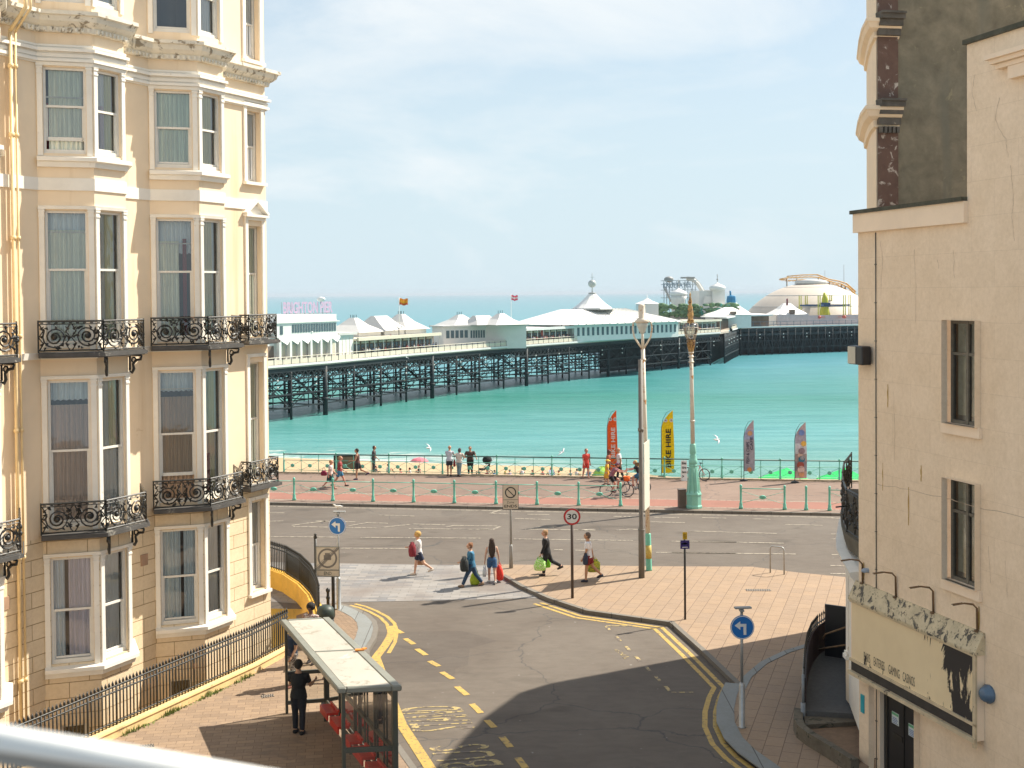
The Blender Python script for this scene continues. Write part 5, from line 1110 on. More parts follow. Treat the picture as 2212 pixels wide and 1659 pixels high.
# beyond it: raised garden terrace, white onion-domed hall, blue tower, rides, dome
def Q(px, y, z=0): v = AY(px, 700, y); return Vector((v.x, v.y))
def zat(px, py, y): return AY(px, py, y).z
def simple(name, label, cat, px, y, dirv=(.85, .5)):
    b = Blk.__new__(Blk); b.P = Q(px, y); b.d = Vector(dirv).normalized(); b.n = Vector((-b.d.y, b.d.x)); b.o = thing(name, label, cat, (b.P.x, b.P.y, 0)); return b
b = simple('garden_terrace', 'raised terrace hung with green planting behind the great tent roof', 'terrace', 1420, 372, (1, .1)); u1 = uu(b, 1590, 670); z1 = zat(1500, 658, 372); z0 = zat(1500, 678, 372)
mb = MB(); b.box(mb, 0, u1, 0, 8, 0, z0); part(b, 'wall', mb, M['grey']); mb = MB(); rnd = random.Random(4)
for i in range(170): u = rnd.random()*u1; q = b.p(u, rnd.uniform(-.6, .3), rnd.uniform(z0-.8, z1)); mb.ell(q, (rnd.uniform(.5, 1.3), .6, rnd.uniform(.3, .8)), 6, 4)
part(b, 'planting', mb, pmat('green_planting', (.11, .20, .11), .9, .4, .5, .5, 3, spots=[((.05, .26, .24), .25, .58), ((.32, .30, .12), .5, .60)]))
b = simple('domed_hall', 'white hall with two onion domes beside the looping slide frame', 'building', 1510, 385, (1, .15)); 
mb = MB(); zt = zat(1500, 628, 385); b.box(mb, 0, uu(b, 1545, 640), 0, 10, 0, zt); b.box(mb, uu(b, 1537, 640), uu(b, 1564, 640), -1, 7, 0, zat(1550, 626, 385)); part(b, 'wall', mb, M['pwhite'])
mb = MB(); q0 = b.p(1.5, -.2, 0); mb.add([b.p(1, -.3, zat(1510, 655, 385)), b.p(uu(b, 1542, 650), -.3, zat(1510, 655, 385)), b.p(uu(b, 1542, 640), -.3, zat(1510, 640, 385)), b.p(uu(b, 1522, 640), -.3, zat(1510, 640, 385))], [(0, 1, 2, 3)]); part(b, 'sloping_front', mb, M['tent'])
def onion(b, px, pyt, pyb, r, y):
    c = Q(px, y); zt = zat(px, pyt, y); zb = zat(px, pyb, y); h = zt-zb; mb = MB(); mb.lathe([(r*.75, zb), (r*.98, zb+h*.22), (r, zb+h*.38), (r*.8, zb+h*.6), (r*.35, zb+h*.78), (r*.12, zb+h*.9), (r*.05, zb+h)], (c.x, c.y, 0), 16); dm = part(b, 'onion_dome', mb, M['pwhite']); mb = MB(); mb.tube([(c.x, c.y, zt), (c.x, c.y, zt+2.6)], .09, 5); mb.ell((c.x, c.y, zt+.9), (.3, .3, .3), 8, 5); mb.ell((c.x, c.y, zt+2.), (.18, .18, .18), 6, 4); part(b, 'finial', mb, M['grey'], dm)
onion(b, 1550, 610, 628, 2.55, 384)
b2 = simple('domed_kiosk', 'small white onion-domed kiosk under the looping slide frame', 'kiosk', 1465, 384, (1, .1)); mb = MB(); zt = zat(1465, 640, 384); c = b2.P; mb.lathe([(1.9, 0), (2.1, zt-1.2), (2.8, zt)], (c.x, c.y, 0), 12); part(b2, 'wall', mb, M['pwhite']); onion(b2, 1466, 622, 641, 2.75, 384)
b = simple('small_tent', 'small white tent roof left of the slide frame', 'tent', 1398, 366, (1, .1)); c = b.P; mb = MB(); mb.lathe([(3.6, zat(1398, 656, 366)), (1.5, zat(1398, 650, 366)), (.15, zat(1398, 644, 366))], (c.x, c.y, 0), 8, smooth=False); part(b, 'roof', mb, M['tent']); mb = MB(); mb.tube([(c.x, c.y, 3), (c.x, c.y, zat(1398, 636, 366))], .1, 5); mb.box((c.x, c.y, zat(1398, 656, 366)/2), (6, 6, zat(1398, 656, 366)-.1)); part(b, 'pole', mb, M['pwhite'])
# slide frame with sign letters
b = simple('slide_ride', 'tall grey lattice water-slide frame carrying pale letters', 'ride', 1432, 400, (1, .12)); mb = MB(); rnd = random.Random(2); Zt = zat(1470, 606, 400); 
leg = [uu(b, x, 640) for x in (1440, 1452, 1468, 1486, 1502)]
for u in leg:
    for v in (0, 3.5): mb.bar(b.p(u, v, 0), b.p(u, v, Zt), .22, .22)
for z in (Zt-5.5, Zt-3, Zt-1.2, Zt): 
    for v in (0, 3.5): mb.bar(b.p(leg[0]-1, v, z), b.p(leg[-1]+.5, v, z), .18, .18)
for i in range(4): mb.bar(b.p(leg[i], 0, Zt-6), b.p(leg[i+1], 0, Zt), .12, .12); mb.bar(b.p(leg[i+1], 0, Zt-6), b.p(leg[i], 0, Zt), .12, .12)
part(b, 'lattice_frame', mb, pmat('pale_blue_steel', (.36, .42, .45), .5)); mb = MB()
chute = [b.p(uu(b, x, 640), 1, zat(x, y, 400)) for x, y in ((1486, 602), (1500, 603), (1510, 612), (1520, 628), (1530, 640))]
for dv in (0, 1.6): mb.tube([(p[0], p[1]+dv, p[2]) for p in chute], .35, 6)
for i in range(len(chute)-1): a = Vector(chute[i]); c2 = Vector(chute[i+1]); mb.bar(a+Vector((0, .8, 0)), c2+Vector((0, .8, 0)), .2, 1.5)
part(b, 'slide_chute', mb, M['pwhite']); mb = MB()
for x, z_ in ((1452, Zt-14), (1440, Zt-12)): mb.tube([b.p(uu(b, 1434, 620), -.5, zat(1440, 621, 400)), b.p(uu(b, 1444, 640), -.5, zat(1440, 640, 400)), b.p(uu(b, 1450, 650), -.5, zat(1440, 652, 400))], .4, 6)
part(b, 'spiral_chute', mb, M['pwhite']); mb = MB(); a = Vector(b.p(uu(b, 1431, 620), -.8, zat(1431, 622, 400))); e_ = Vector(b.p(uu(b, 1491, 620), -.8, zat(1491, 621, 400))); text_on(mb, 'KRUETATES', a, e_-a, Vector((0, 0, zat(1440, 611, 400)-zat(1440, 622, 400))), bold=True); part(b, 'sign_lettering', mb, pmat('slate_letters', (.20, .27, .33), .5))
mb = MB(); mb.ell(b.p(leg[0]+1, 1, Zt+.4), (1.6, 1, 1), 8, 5); mb.box(b.p((leg[3]+leg[4])/2-1, 1, Zt+.9), (4.4, 2, .5)); part(b, 'platform', mb, M['grey'])
b = simple('blue_tower', 'slim bright blue ride tower right of the onion-domed hall', 'ride', 1580, 380, (1, 0)); c = b.P; mb = MB(); z0 = 0; zt = zat(1580, 640, 380); mb.lathe([(1.35, 0), (1.35, zt*.8), (1.5, zt*.84), (1.3, zt), (.5, zt+.3)], (c.x, c.y, 0), 8, smooth=False); mb.tube([(c.x-.2, c.y, zt), (c.x-.3, c.y, zt+1.7)], .3, 5); part(b, 'tower', mb, pmat('bright_blue', (.03, .22, .42), .4, .3, 1))
# low roofs and tents on the pier head
for i, (px, py0, py1, y, w_, lab) in enumerate(((1655-70, 680, 664, 366, 13, 'low white tent roof with small arched window above the cream arcade'), (1712, 680, 655, 392, 12, 'white tent roof directly left of the yellow ride'), (1592, 678, 650, 378, 10, 'pale roof at the foot of the blue tower'))):
    b = simple('tent_roof', lab, 'tent', px, y, (.95, .3)); zt = zat(px, py1, y); zb = zat(px, py0, y); mb = MB(); b.hip(mb, -w_/2, w_/2, 0, 7, zb, zt, r=.1, ru=.2, conc=.08); part(b, 'roof', mb, M['tent']); mb = MB(); b.box(mb, -w_/2+.5, w_/2-.5, .5, 6.5, 0, zb); part(b, 'wall', mb, M['pwhite'])
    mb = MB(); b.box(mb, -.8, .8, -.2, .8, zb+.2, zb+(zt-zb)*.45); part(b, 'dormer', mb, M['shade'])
b = simple('long_arcade', 'long white canopy arcade crowded with visitors before the pier head', 'arcade', 1562, 350, (.80, .60)); b.P = Vector((60.5, 345)); 
PTS = [Vector((60, 346)), Vector((68.5, 374.5)), Vector((80, 381))]
mb = MB(); sweep(mb, offset_line(PTS, -2.5), [(0, 0), (-.3, 0), (-.3, 3.2), (0, 3.2)]); b.o.location = (60, 346, 0); part(b, 'back_wall', mb, M['shade']); mb = MB(); sweep(mb, offset_line(PTS, -.8), [(.3, 3.2), (-7, 3.6), (-7, 3.9), (.3, 3.6)]); part(b, 'canopy', mb, M['pwhite'])
mb = MB(); b.box(mb, 14, 20, 2, 8, 0, 3.4) if False else None
b = simple('pale_screen', 'pale grey hoarding with little white figures below the tent roof', 'screen', 1680, 388, (.9, .44)); mb = MB(); u1 = uu(b, 1745, 690); b.box(mb, 0, u1, 0, .3, 0, 3.4); part(b, 'board', mb, pmat('lilac_grey_board', (.42, .41, .44), .7, .1, 1, spots=[((.7, .7, .72), 1.5, .62)]))
b = simple('pale_screen', 'long lilac-grey wall along the edge below the yellow ride', 'screen', 1745, 393, (.9, .41)); mb = MB(); b.box(mb, 0, 32, .5, .8, 0, 3.0); part(b, 'board', mb, pmat('lilac_grey_wall', (.45, .43, .47), .7, .1, 1))
# great beige dome
b = simple('exhibition_dome', 'huge shallow beige dome on the pier head under the coaster track', 'building', 1752, 425, (1, 0)); c = b.P; zt = zat(1752, 611, 425); R = 23.0; mb = MB(); zb = 1.5; hc_ = zt-zb; RS = (R*R+hc_*hc_)/(2*hc_); dome_r = lambda z: math.sqrt(max(0, RS*RS-(z-zb+RS-hc_)**2))
mb.lathe([(R, 0)]+[(dome_r(zb+hc_*math.sin(k*math.pi/28)), zb+hc_*math.sin(k*math.pi/28)) for k in range(14)]+[(.3, zt)], (c.x, c.y, 0), 48); part(b, 'dome_shell', mb, pmat('beige_dome_panels', (.58, .50, .42), .6, .08, .3, .1, 2))
mb = MB()
for f in (.35, .65, .88): zz_ = zb+hc_*f; rr_ = dome_r(zz_); mb.lathe([(rr_+.10, zz_-.08), (rr_+.16, zz_), (rr_-.10, zz_+.1)], (c.x, c.y, 0), 48)
mb.lathe([(5.5, zt-.4), (5.4, zt+.7), (2, zt+1.1)], (c.x, c.y, 0), 16); part(b, 'dome_rib', mb, M['proof'])
# coaster
b = simple('roller_coaster', 'ochre roller-coaster track curving over the beige dome', 'ride', 1752, 450, (1, 0)); M['ochre'] = pmat('ochre_steel', (.62, .36, .10), .5, .2, 1); mb = MB()
tk = [(1684, 603), (1700, 600), (1725, 599), (1750, 598), (1768, 599), (1783, 604), (1800, 610), (1817, 613), (1832, 620), (1846, 634), (1862, 652)]; tk2 = [(1684, 603), (1705, 606), (1735, 604), (1760, 608), (1784, 612), (1806, 614), (1822, 622), (1842, 636), (1862, 655)]; tk3 = [(1700, 597), (1730, 594), (1765, 593), (1790, 603), (1812, 607), (1828, 612), (1848, 630)]
for tt, dy in ((tk, 0), (tk2, 1.6), (tk3, 3.0)):
    P_ = [AY(x, y, 450+dy) for x, y in tt]; 
    for o in (-.5, .5): mb.tube([p+Vector((0, o, 0)) for p in P_], .20, 6)
    for i in range(len(P_)-1):
        for k in range(6): q = P_[i].lerp(P_[i+1], k/6); mb.bar(q+Vector((0, -.5, 0)), q+Vector((0, .5, 0)), .12, .12); mb.bar(q+Vector((0, 0, -.45)), P_[i].lerp(P_[i+1], (k+1)/6)+Vector((0, 0, -.45 if k % 2 else 0)), .12, .12)
part(b, 'track', mb, M['ochre']); mb = MB()
for x, y in ((1700, 600), (1722, 600), (1768, 600), (1792, 608), (1818, 614), (1826, 616)): q = AY(x, y, 451); mb.tube([(q.x, q.y, 0), q], .28, 6)
part(b, 'support_column', mb, M['grey'])
# yellow spinning plane ride
b = simple('plane_ride', 'yellow upright ride tower with blue arms and hanging red planes', 'ride', 1782, 402, (1, 0)); c = b.P; Y1 = pmat('acid_yellow', (.50, .48, .04), .45, .15, 1); B1 = pmat('deep_blue_steel', (.03, .07, .16), .4); R1 = pmat('coral_red', (.58, .13, .10), .5)
mb = MB(); zt = zat(1782, 632, 402); mb.lathe([(1.9, 0), (1.9, 2.5), (1.5, 4.0), (1.2, 5.5), (1.0, zt-2), (.4, zt)], (c.x, c.y, 0), 10); part(b, 'mast', mb, Y1)
za = zat(1782, 658, 402); mb = MB(); mb.box((c.x, c.y, za), (2.9, 2.9, 1.3))
for i in range(6): a = i*math.pi/3+.1; mb.bar((c.x, c.y, za-.2), (c.x+8.2*math.cos(a), c.y+8.2*math.sin(a)*.8, za-.2), .5, .5)
part(b, 'arm_hub', mb, B1)
for i in range(6):
    a = i*math.pi/3+.1; x, y = c.x+8.2*math.cos(a), c.y+8.2*math.sin(a)*.8; mb = MB(); mb.bar((x-.25, y, 2.6), (x-.25, y, zat(1782, 638, 402)), .25, .3); mb.bar((x+.35, y, 2.6), (x+.35, y, zat(1782, 638, 402)), .25, .3); pl = part(b, 'hanger', mb, Y1)
    mb = MB(); mb.ell((x, y, 2.4), (.6, 1.6, .55), 8, 5); mb.bar((x-1.9, y, 2.4), (x+1.9, y, 2.4), .7, .12); mb.box((x, y+1.3, 2.9), (.1, .5, .7)); part(b, 'plane_gondola', mb, R1)
# flags, masts, lamps
def flag(px, pyb, pyt, y, cols, label, w_=2.2, h_=1.5, zb=5.0):
    q = AY(px, pyt, y); t = thing('flag', label, 'flag', (q.x, q.y, zb)); mb = MB(); mb.tube([(q.x, q.y, zb), (q.x, q.y, q.z+.2)], .06, 5); mb.build('pole', M['white'], t, world=True); mb = MB(); n = 8; V_ = []
    k = len(cols)
    for i in range(n+1):
        for j in range(k+1): V_.append((q.x+w_*i/n, q.y+.25*math.sin(i*1.2+j*.4), q.z-h_*j/k-.08*i/n*w_*.5+.1*math.sin(i*1.1)))
    for i in range(n):
        for j in range(k): mb.add([V_[i*(k+1)+j], V_[(i+1)*(k+1)+j], V_[(i+1)*(k+1)+j+1], V_[i*(k+1)+j+1]], [(0, 1, 2, 3)], j)
    mb.build('cloth', [fabric(c) for c in cols], t, world=True)
flag(862, 700, 645, 225, [(.85, .30, .02), (.85, .42, .02), (.62, .12, .03)], 'orange and gold flag flying above the open arcade', 1.6, 1.15)
flag(1104, 700, 638, 262, [(.75, .08, .15), (.85, .75, .75), (.75, .08, .15)], 'red flag with a white stripe above the white pavilion', 1.4, 1.05)
flag(1692-70, 680, 0+646, 392, [(.5, .2, .22)], 'small drooping dull red flag left of the beige dome', .8, 2.4) if False else None
flag(1698, 680, 645, 392, [(.5, .18, .2)], 'small drooping dull red flag against the beige dome', .6, 2.2)
for x, y0, lab in ((1852-70, 584, 'thin grey mast rising behind the coaster above the yellow ride'), (1823, 572, 'thin pale mast on the right above the coaster')):
    q = AY(x, y0, 455); t = MB(); t.tube([(0, 0, 0), (0, 0, q.z)], .09, 5); t.tube([(0, 0, q.z*.3), (.4, 0, q.z*.3)], .05, 4); tag(t.build('mast', M['grey'], loc=(q.x, q.y, 0)), lab, 'mast')
lampc = 0
def pier_lamp(p, lab):
    mb = MB(); mb.tube([(0, 0, 0), (0, 0, 4.6)], .07, 5)
    for a in (0, 2.1, 4.2): mb.tube([(0, 0, 4.3), (.5*math.cos(a), .5*math.sin(a), 4.6)], .04, 4)
    t = thing('pier_lamp', lab, 'lamp post', (p.x, p.y, 0), group='lamp posts along the pier rail'); mb.build('post', M['pdark'], t); mb = MB()
    for a in (0, 2.1, 4.2): mb.ell((.55*math.cos(a), .55*math.sin(a), 4.75), (.2, .2, .2), 7, 5)
    mb.build('lamp_globe', M['white'], t)
for px, py, lab in ((667, 783, 'lamp post in front of the entrance arcade doors'), (863, 763, 'lamp post beside the red drum in the open arcade'), (1240, 735, 'lamp post at the left foot of the great tent roof'), (1405, 726, 'lamp post before the windows of the great tent roof')):
    q = G(px, py); pier_lamp(Vector((q.x-.1, q.y+.3)), lab)
for px, py, y, lab in ((846, 745, 223, 'red round sign hanging in the open arcade'), (1168, 730, 266, 'red round sign under the crowded arcade canopy')):
    q = AY(px, py-12, y); mb = MB(); mb.ell((0, 0, 0), (.55, .3, 1.05), 10, 7); mb.bar((0, 0, 1.0), (0, 0, 1.5), .06, .06); tag(mb.build('hanging_sign', R1, loc=(q.x, q.y-1.5, 2.1)), lab, 'sign')
for px, py, c_, lab in ((657, 777, (.10, .09, .08), 'small striped dark-roofed kiosk stall by the pier rail'), (676, 775, (.10, .28, .33), 'small teal-roofed kiosk stall by the pier rail')):
    q = G(px, py); mb = MB(); t = thing('kiosk_stall', lab, 'kiosk', (q.x, q.y+.9, 0)); mb.box((0, 0, .75), (1.3, 1, 1.5)); mb.build('counter', M['pcream'], t); mb = MB(); mb.lathe([(1.1, 1.9), (.1, 3.0)], n=4, rot=.78, smooth=False); mb.build('roof', fabric(c_), t); mb = MB()
    for a in (-.6, .6):
        for c2 in (-.45, .45): mb.bar((a, c2, 1.5), (a, c2, 1.95), .06, .06)
    mb.build('post', M['white'], t)
# one simple strolling visitor, copied
def tiny(top, leg_, skin=(.42, .26, .18), hair=(.05, .035, .025)):
    mb = MB()
    for s in (-1, 1): mb.tube([(s*.09, .05*s, 0), (s*.10, -.02, .42), (s*.09, 0, .86)], [.05, .07, .09], 6, 1)
    mb.tube([(0, 0, .82), (0, 0, 1.05), (0, 0, 1.36), (0, 0, 1.46)], [(.17, .12), (.15, .11), (.20, .12), (.07, .06)], 8, 0)
    for s in (-1, 1): mb.tube([(s*.20, 0, 1.38), (s*.25, .03, 1.1), (s*.22, -.10, .86)], [.055, .045, .035], 6, 0)
    mb.ell((0, 0, 1.60), (.09, .105, .125), 8, 6, 2); mb.ell((0, .02, 1.63), (.098, .105, .115), 8, 6, 3); return mb, [fabric(top), fabric(leg_), fabric(skin), fabric(hair)]
rnd = random.Random(21); kinds = [((.03, .03, .05), (.03, .03, .04), 'dark clothes'), ((.62, .60, .58), (.05, .07, .14), 'white top and navy trousers'), ((.45, .10, .10), (.04, .04, .05), 'red top and black trousers'), ((.10, .16, .30), (.30, .26, .2), 'blue top and beige trousers'), ((.40, .32, .38), (.06, .06, .08), 'lilac top and dark trousers')]
protos = []
for t_, l_, lab in kinds: mb, mm = tiny(t_, l_); o = mb.build('person', mm); protos.append((o, lab)); 
spots = []
for a, b_, n, where in ((790, 950, 30, 'left of the white pavilion'), (1142, 1240, 30, 'left of the tent roof'), (1250, 1465, 24, 'before the tent roof'), (1475, 1556, 24, 'right of the tent roof')):
    for i in range(n): spots.append((rnd.uniform(a, b_), where))
first = set()
for px, where in spots:
    k = rnd.randrange(5); o, lab = protos[k]; i0 = 0
    best = min(((p, d) for p, d in along(pe_, 1.0)), key=lambda q: abs((CM.transposed() @ Vector((q[0].x, q[0].y, -H)))[0]/-(CM.transposed() @ Vector((q[0].x, q[0].y, -H)))[2]*F+1106-px))
    p, d = best; n = Vector((-d.y, d.x)); q = p+n*rnd.uniform(.35, 1.05)+d*rnd.uniform(-.5, .5)
    c = o if k not in first else o.copy()
    if k in first: COL.objects.link(c)
    first.add(k); c.location = (q.x, q.y, 0); c.rotation_euler = (0, 0, rnd.random()*6.3); tag(c, 'pier visitor in %s %s' % (lab, where), 'person', 'visitors on the pier')
# ================================================================== STREET FURNITURE
M['green'] = pmat('pale_sea_green_paint', (.16, .50, .38), .45, .15, 3, .1, 30, spots=[((.26, .20, .10), 4, .70)])
M['greenl'] = pmat('pale_green_lamp_base', (.24, .55, .44), .45, .15, 2, .1, 30, spots=[((.35, .25, .12), 3, .70)])
M['ltpost'] = pmat('cream_and_rust_post', (.66, .60, .50), .5, .12, 3, .15, 30, spots=[((.42, .19, .05), 2.0, .56)], stretch=(1, 1, .4))
M['gilt'] = pmat('rusty_gilt_ornament', (.50, .30, .10), .45, .45, 9, .3, 30, spots=[((.16, .07, .02), 5, .54), ((.7, .62, .42), 6, .62)])
M['signblue'] = pmat('sign_blue', (.004, .15, .48), .35, .08, 2, 0); M['signwhite'] = pmat('sign_white', (.72, .73, .72), .35, .06, 2, 0); M['signred'] = pmat('sign_red', (.52, .03, .03), .35, .08, 2, 0); M['signback'] = pmat('sign_grey_back', (.16, .17, .16), .6, .1, 3, .05)
M['plate'] = pmat('faded_sign_plate', (.56, .51, .43), .5, .08, 3, .05); M['blackp'] = M['black']
def disc(mb, c, r, y, m=0, n=28, th=.012):
    vs = [Vector((c[0]+r*math.cos(2*math.pi*i/n), y, c[1]+r*math.sin(2*math.pi*i/n))) for i in range(n)]; k = [v+Vector((0, th, 0)) for v in vs]
    mb.add(vs+k, [tuple(range(n)), tuple(range(2*n-1, n-1, -1))]+[(i, (i+1) % n, n+(i+1) % n, n+i)[::-1] for i in range(n)], m)
def ring(mb, c, r0, r1, y, m=0, n=28):
    vs = [Vector((c[0]+r*math.cos(2*math.pi*i/n), y, c[1]+r*math.sin(2*math.pi*i/n))) for r in (r0, r1) for i in range(n)]; mb.add(vs, [(i, (i+1) % n, n+(i+1) % n, n+i) for i in range(n)], m)
def slab_(mb, x0, x1, z0, z1, y, th=.012, m=0): mb.box(((x0+x1)/2, y+th/2, (z0+z1)/2), (x1-x0, th, z1-z0), 0, m)
def at(px, py, z=.12): p = G(px, py, z); return (p.x, p.y, z)
# blue turn-left signs
def turn_sign(px, py, label, hz, rz=0, r=.30):
    t = thing('turn_left_sign', label, 'road sign', at(px, py), rz, 'blue turn-left signs'); mb = MB(); mb.tube([(0, 0, 0), (0, 0, .02), (0, 0, 1.0), (0, 0, 1.08)], [.10, .075, .075, .045], 12); mb.tube([(0, 0, 1.05), (0, 0, hz+r+.08)], .035, 10); mb.build('post', M['steel'], t)
    mb = MB(); disc(mb, (0, hz), r, -.075); mb.build('sign_back', M['signback'], t) if False else None
    f = MB(); disc(f, (0.0, hz), r, -.095); fo = f.build('sign_face', M['signblue'], t); g = MB(); ring(g, (0, hz), r*.90, r*.97, -.0975)
    a = r*.2; y = -.0985
    pts = [(.32, -.62), (.32, .30), (-.18, .30), (-.18, .52), (-.66, .17), (-.18, -.20), (-.18, .06), (.08, .06), (.08, -.62)]
    g.add([(x*r, y, hz+z*r) for x, z in pts], [(0, 1, 7, 8), (1, 2, 6, 7), (3, 4, 5)][:3]); g.build('arrow_and_rim', M['signwhite'], fo)
    b2 = MB(); disc(b2, (0, hz), r, -.08, th=.02); b2.build('backing_plate', M['signback'], t)
    c = MB(); c.box((-.0, 0, hz+r+.10), (.10, .16, .04)); c.box((.04, .05, hz+r+.15), (.40, .14, .035), .1); c.build('sign_light', M['grey'], t); return t
turn_sign(732, 1316, 'blue turn-left arrow sign on grey post by the END sign', 2.78, -.15)
turn_sign(1603, 1571, 'blue turn-left arrow sign on the shaded right-hand pavement', 2.42, .02, .285)
# gull on the left sign
def gull(loc, rz, label, fly=False, sc_=1.):
    t = thing('seagull', label, 'seagull', loc, rz, 'seagulls'); mb = MB(); s = sc_*.62
    mb.tube([(-.26*s, 0, .02*s), (-.14*s, 0, .02*s), (0, 0, 0), (.12*s, 0, .02*s), (.17*s, 0, .06*s), (.22*s, 0, .08*s)], [.01*s, .05*s, .075*s, .055*s, .04*s, .035*s], 8); mb.ell((.23*s, 0, .09*s), (.045*s, .035*s, .035*s), 8, 5)
    mb.build('body', M['white'], t); b = MB(); b.tube([(.27*s, 0, .085*s), (.32*s, 0, .07*s)], [.012*s, .004*s], 5); b.build('beak', pmat('yellow_beak', (.6, .4, .05), .5) if 'beak' not in M else M['beak'], t)
    w_ = MB()
    for q in (-1, 1):
        P = [(.08, 0, .04), (.10, .22, .12), (.02, .50, .10), (-.12, .66, .02)] if fly else [(.08, .05, .04), (.0, .07, .05), (-.15, .06, .03), (-.3, .03, .01)]
        wd_ = [.10, .085, .06, .01] if fly else [.04, .06, .05, .01]
        vs = []; 
        for (x, y, z), k in zip(P, wd_): vs += [(x*s+k*s, q*y*s, z*s), (x*s-k*s, q*y*s, z*s+.0), (x*s, q*y*s, z*s+.015*s)]
        w_.add(vs, [(3*i, 3*i+2, 3*i+5, 3*i+3) for i in range(3)]+[(3*i+2, 3*i+1, 3*i+4, 3*i+5) for i in range(3)]+[(3*i, 3*i+3, 3*i+4, 3*i+1) for i in range(3)], smooth=True)
    w_.build('wing', M['gullg'], t)
    if not fly:
        l = MB()
        for q in (-1, 1): l.tube([(0, q*.03*s, -.05*s), (0.01, q*.03*s, -.16*s)], .006*s, 4)
        l.build('leg', M['beak'], t)
    return t
M['beak'] = pmat('orange_beak', (.6, .35, .06), .5); M['gullg'] = pmat('gull_grey', (.55, .57, .60), .6, .1, 3, 0, spots=[((.75, .75, .75), 4, .5)])
p = at(731, 1316); gull((p[0]+.02, p[1], p[2]+2.78+.30+.33), 2.9, 'white gull perched on the left blue arrow sign')
for px, py, y, rz, lab in ((925, 968, 75, .5, 'gull gliding low over the railing left of the white-shirted man'), (1547, 950, 66, .25, 'white gull flying over the water right of the rusty lamp post'), (1213, 977, 80, -.5, 'gull gliding just above the railing left of the woman in red'), (870+8, 772, 180, 1, 'distant gull flying in front of the pier deck')):
    q = AY(px, py, y); o = gull(tuple(q), rz, lab, True, 1.1); o.rotation_euler = (.5, .1, rz)
# no-vehicles END sign on two posts
t = thing('end_zone_sign', 'square grey END zone sign with barred circle on two tall dark posts', 'road sign', at(683, 1333), -.10); hB = 1.36
k = .0151
mb = MB(); mb.tube([(0, 0, 0), (0, 0, 2.58)], .045, 10); mb.lathe([(.05, 0), (.06, .05), (.035, .1), (.05, .13), (.01, .17)], (0, 0, 2.55), 8); mb.build('post', M['iron'], t)
mb = MB(); mb.tube([(.55, .08, 0), (.55, .08, 1.9)], .055, 10); mb.build('post', M['iron'], t)
mb = MB(); slab_(mb, .03, .80, 1.34, 2.30, -.07, .02); f = mb.build('sign_face', M['plate'], t); mb = MB()
for x0, x1, z0, z1 in ((.02, .81, 2.285, 2.31), (.02, .81, 1.33, 1.355), (.02, .045, 1.33, 2.31), (.785, .81, 1.33, 2.31), (.02, .81, 1.535, 1.56)): slab_(mb, x0, x1, z0, z1, -.082, .012)
text_on(mb, 'END', (.29, -.0735, 1.385), Vector((.25, 0, 0)), Vector((0, 0, .11)), bold=True); mb.build('border_and_lettering', M['signback'], f)
mb = MB(); ring(mb, (.41, 1.93), .26, .32, -.073); mb.box((.41, -.0735, 1.95), (.24, .002, .16)); mb.box((.41, -.0735, 2.06), (.16, .002, .08))
for o in (-.07, -.035, 0, .035, .07): mb.add([(.05+o, -.0745, 1.58), (.075+o, -.0745, 1.58), (.775+o-.0, -.0745, 2.27), (.75+o-.0, -.0745, 2.27)] if abs(o) < .05 else [(.41-.36+o, -.0745, 1.59-o*.2), (.41-.345+o, -.0745, 1.59-o*.2), (.41+.335+o, -.0745, 2.26), (.41+.32+o, -.0745, 2.26)], [(0, 1, 2, 3)])
mb.build('barred_symbol', pmat('sign_mid_grey', (.17, .16, .15), .6), f)
# bollard and domed bin behind the shelter
def single(name, label, cat, loc, mb, mat, rz=0, group=None): o = mb.build(name, mat, loc=loc); o.rotation_euler = (0, 0, rz); return tag(o, label, cat, group)
mb = MB(); mb.lathe([(.07, 0), (.07, .1), (.05, .14), (.05, .62), (.065, .64), (.065, .69), (.045, .72), (.045, .84), (.07, .88), (.065, .95), (.02, .99)], n=10); single('bollard', 'slim black bollard between the END sign posts', 'bollard', at(709, 1336), mb, M['iron'])
t = thing('litter_bin', 'dark domed litter bin just behind the bus shelter roof', 'bin', at(704, 1392)); mb = MB(); mb.lathe([(.24, 0), (.25, .1), (.25, .8)], n=16); mb.build('body', M['iron'], t); mb = MB(); mb.lathe([(.27, .8), (.27, .95), (.25, 1.06), (.18, 1.14), (.06, 1.18)], n=16); mb.build('dome_lid', pmat('dark_green_lid', (.03, .045, .035), .5), t)
# zone ends sign, 30 sign
t = thing('zone_ends_sign', 'cream no-parking ZONE ENDS sign on a grey post by the crossing', 'road sign', at(1104, 1227), .05); mb = MB(); mb.tube([(0, 0, 0), (0, 0, .82), (0, 0, .9)], [.075, .07, .045], 12); mb.tube([(0, 0, .85), (0, 0, 3.1)], .045, 10); mb.build('post', M['grey'], t)
mb = MB(); slab_(mb, -.30, .30, 2.24, 3.18, -.075, .02); f = mb.build('sign_face', pmat('cream_sign_plate', (.60, .52, .42), .5, .05), t); mb = MB(); ring(mb, (0, 2.88), .17, .215, -.077)
mb.add([(-.145, -.0775, 3.0), (-.12, -.0775, 3.025), (.145, -.0775, 2.76), (.12, -.0775, 2.735)], [(0, 1, 2, 3)]); slab_(mb, -.29, .29, 2.60, 2.615, -.079, .003)
text_on(mb, 'Zone', (-.15, -.078, 2.47), Vector((.28, 0, 0)), Vector((0, 0, .09))); text_on(mb, 'ENDS', (-.24, -.078, 2.31), Vector((.48, 0, 0)), Vector((0, 0, .11)), bold=True)
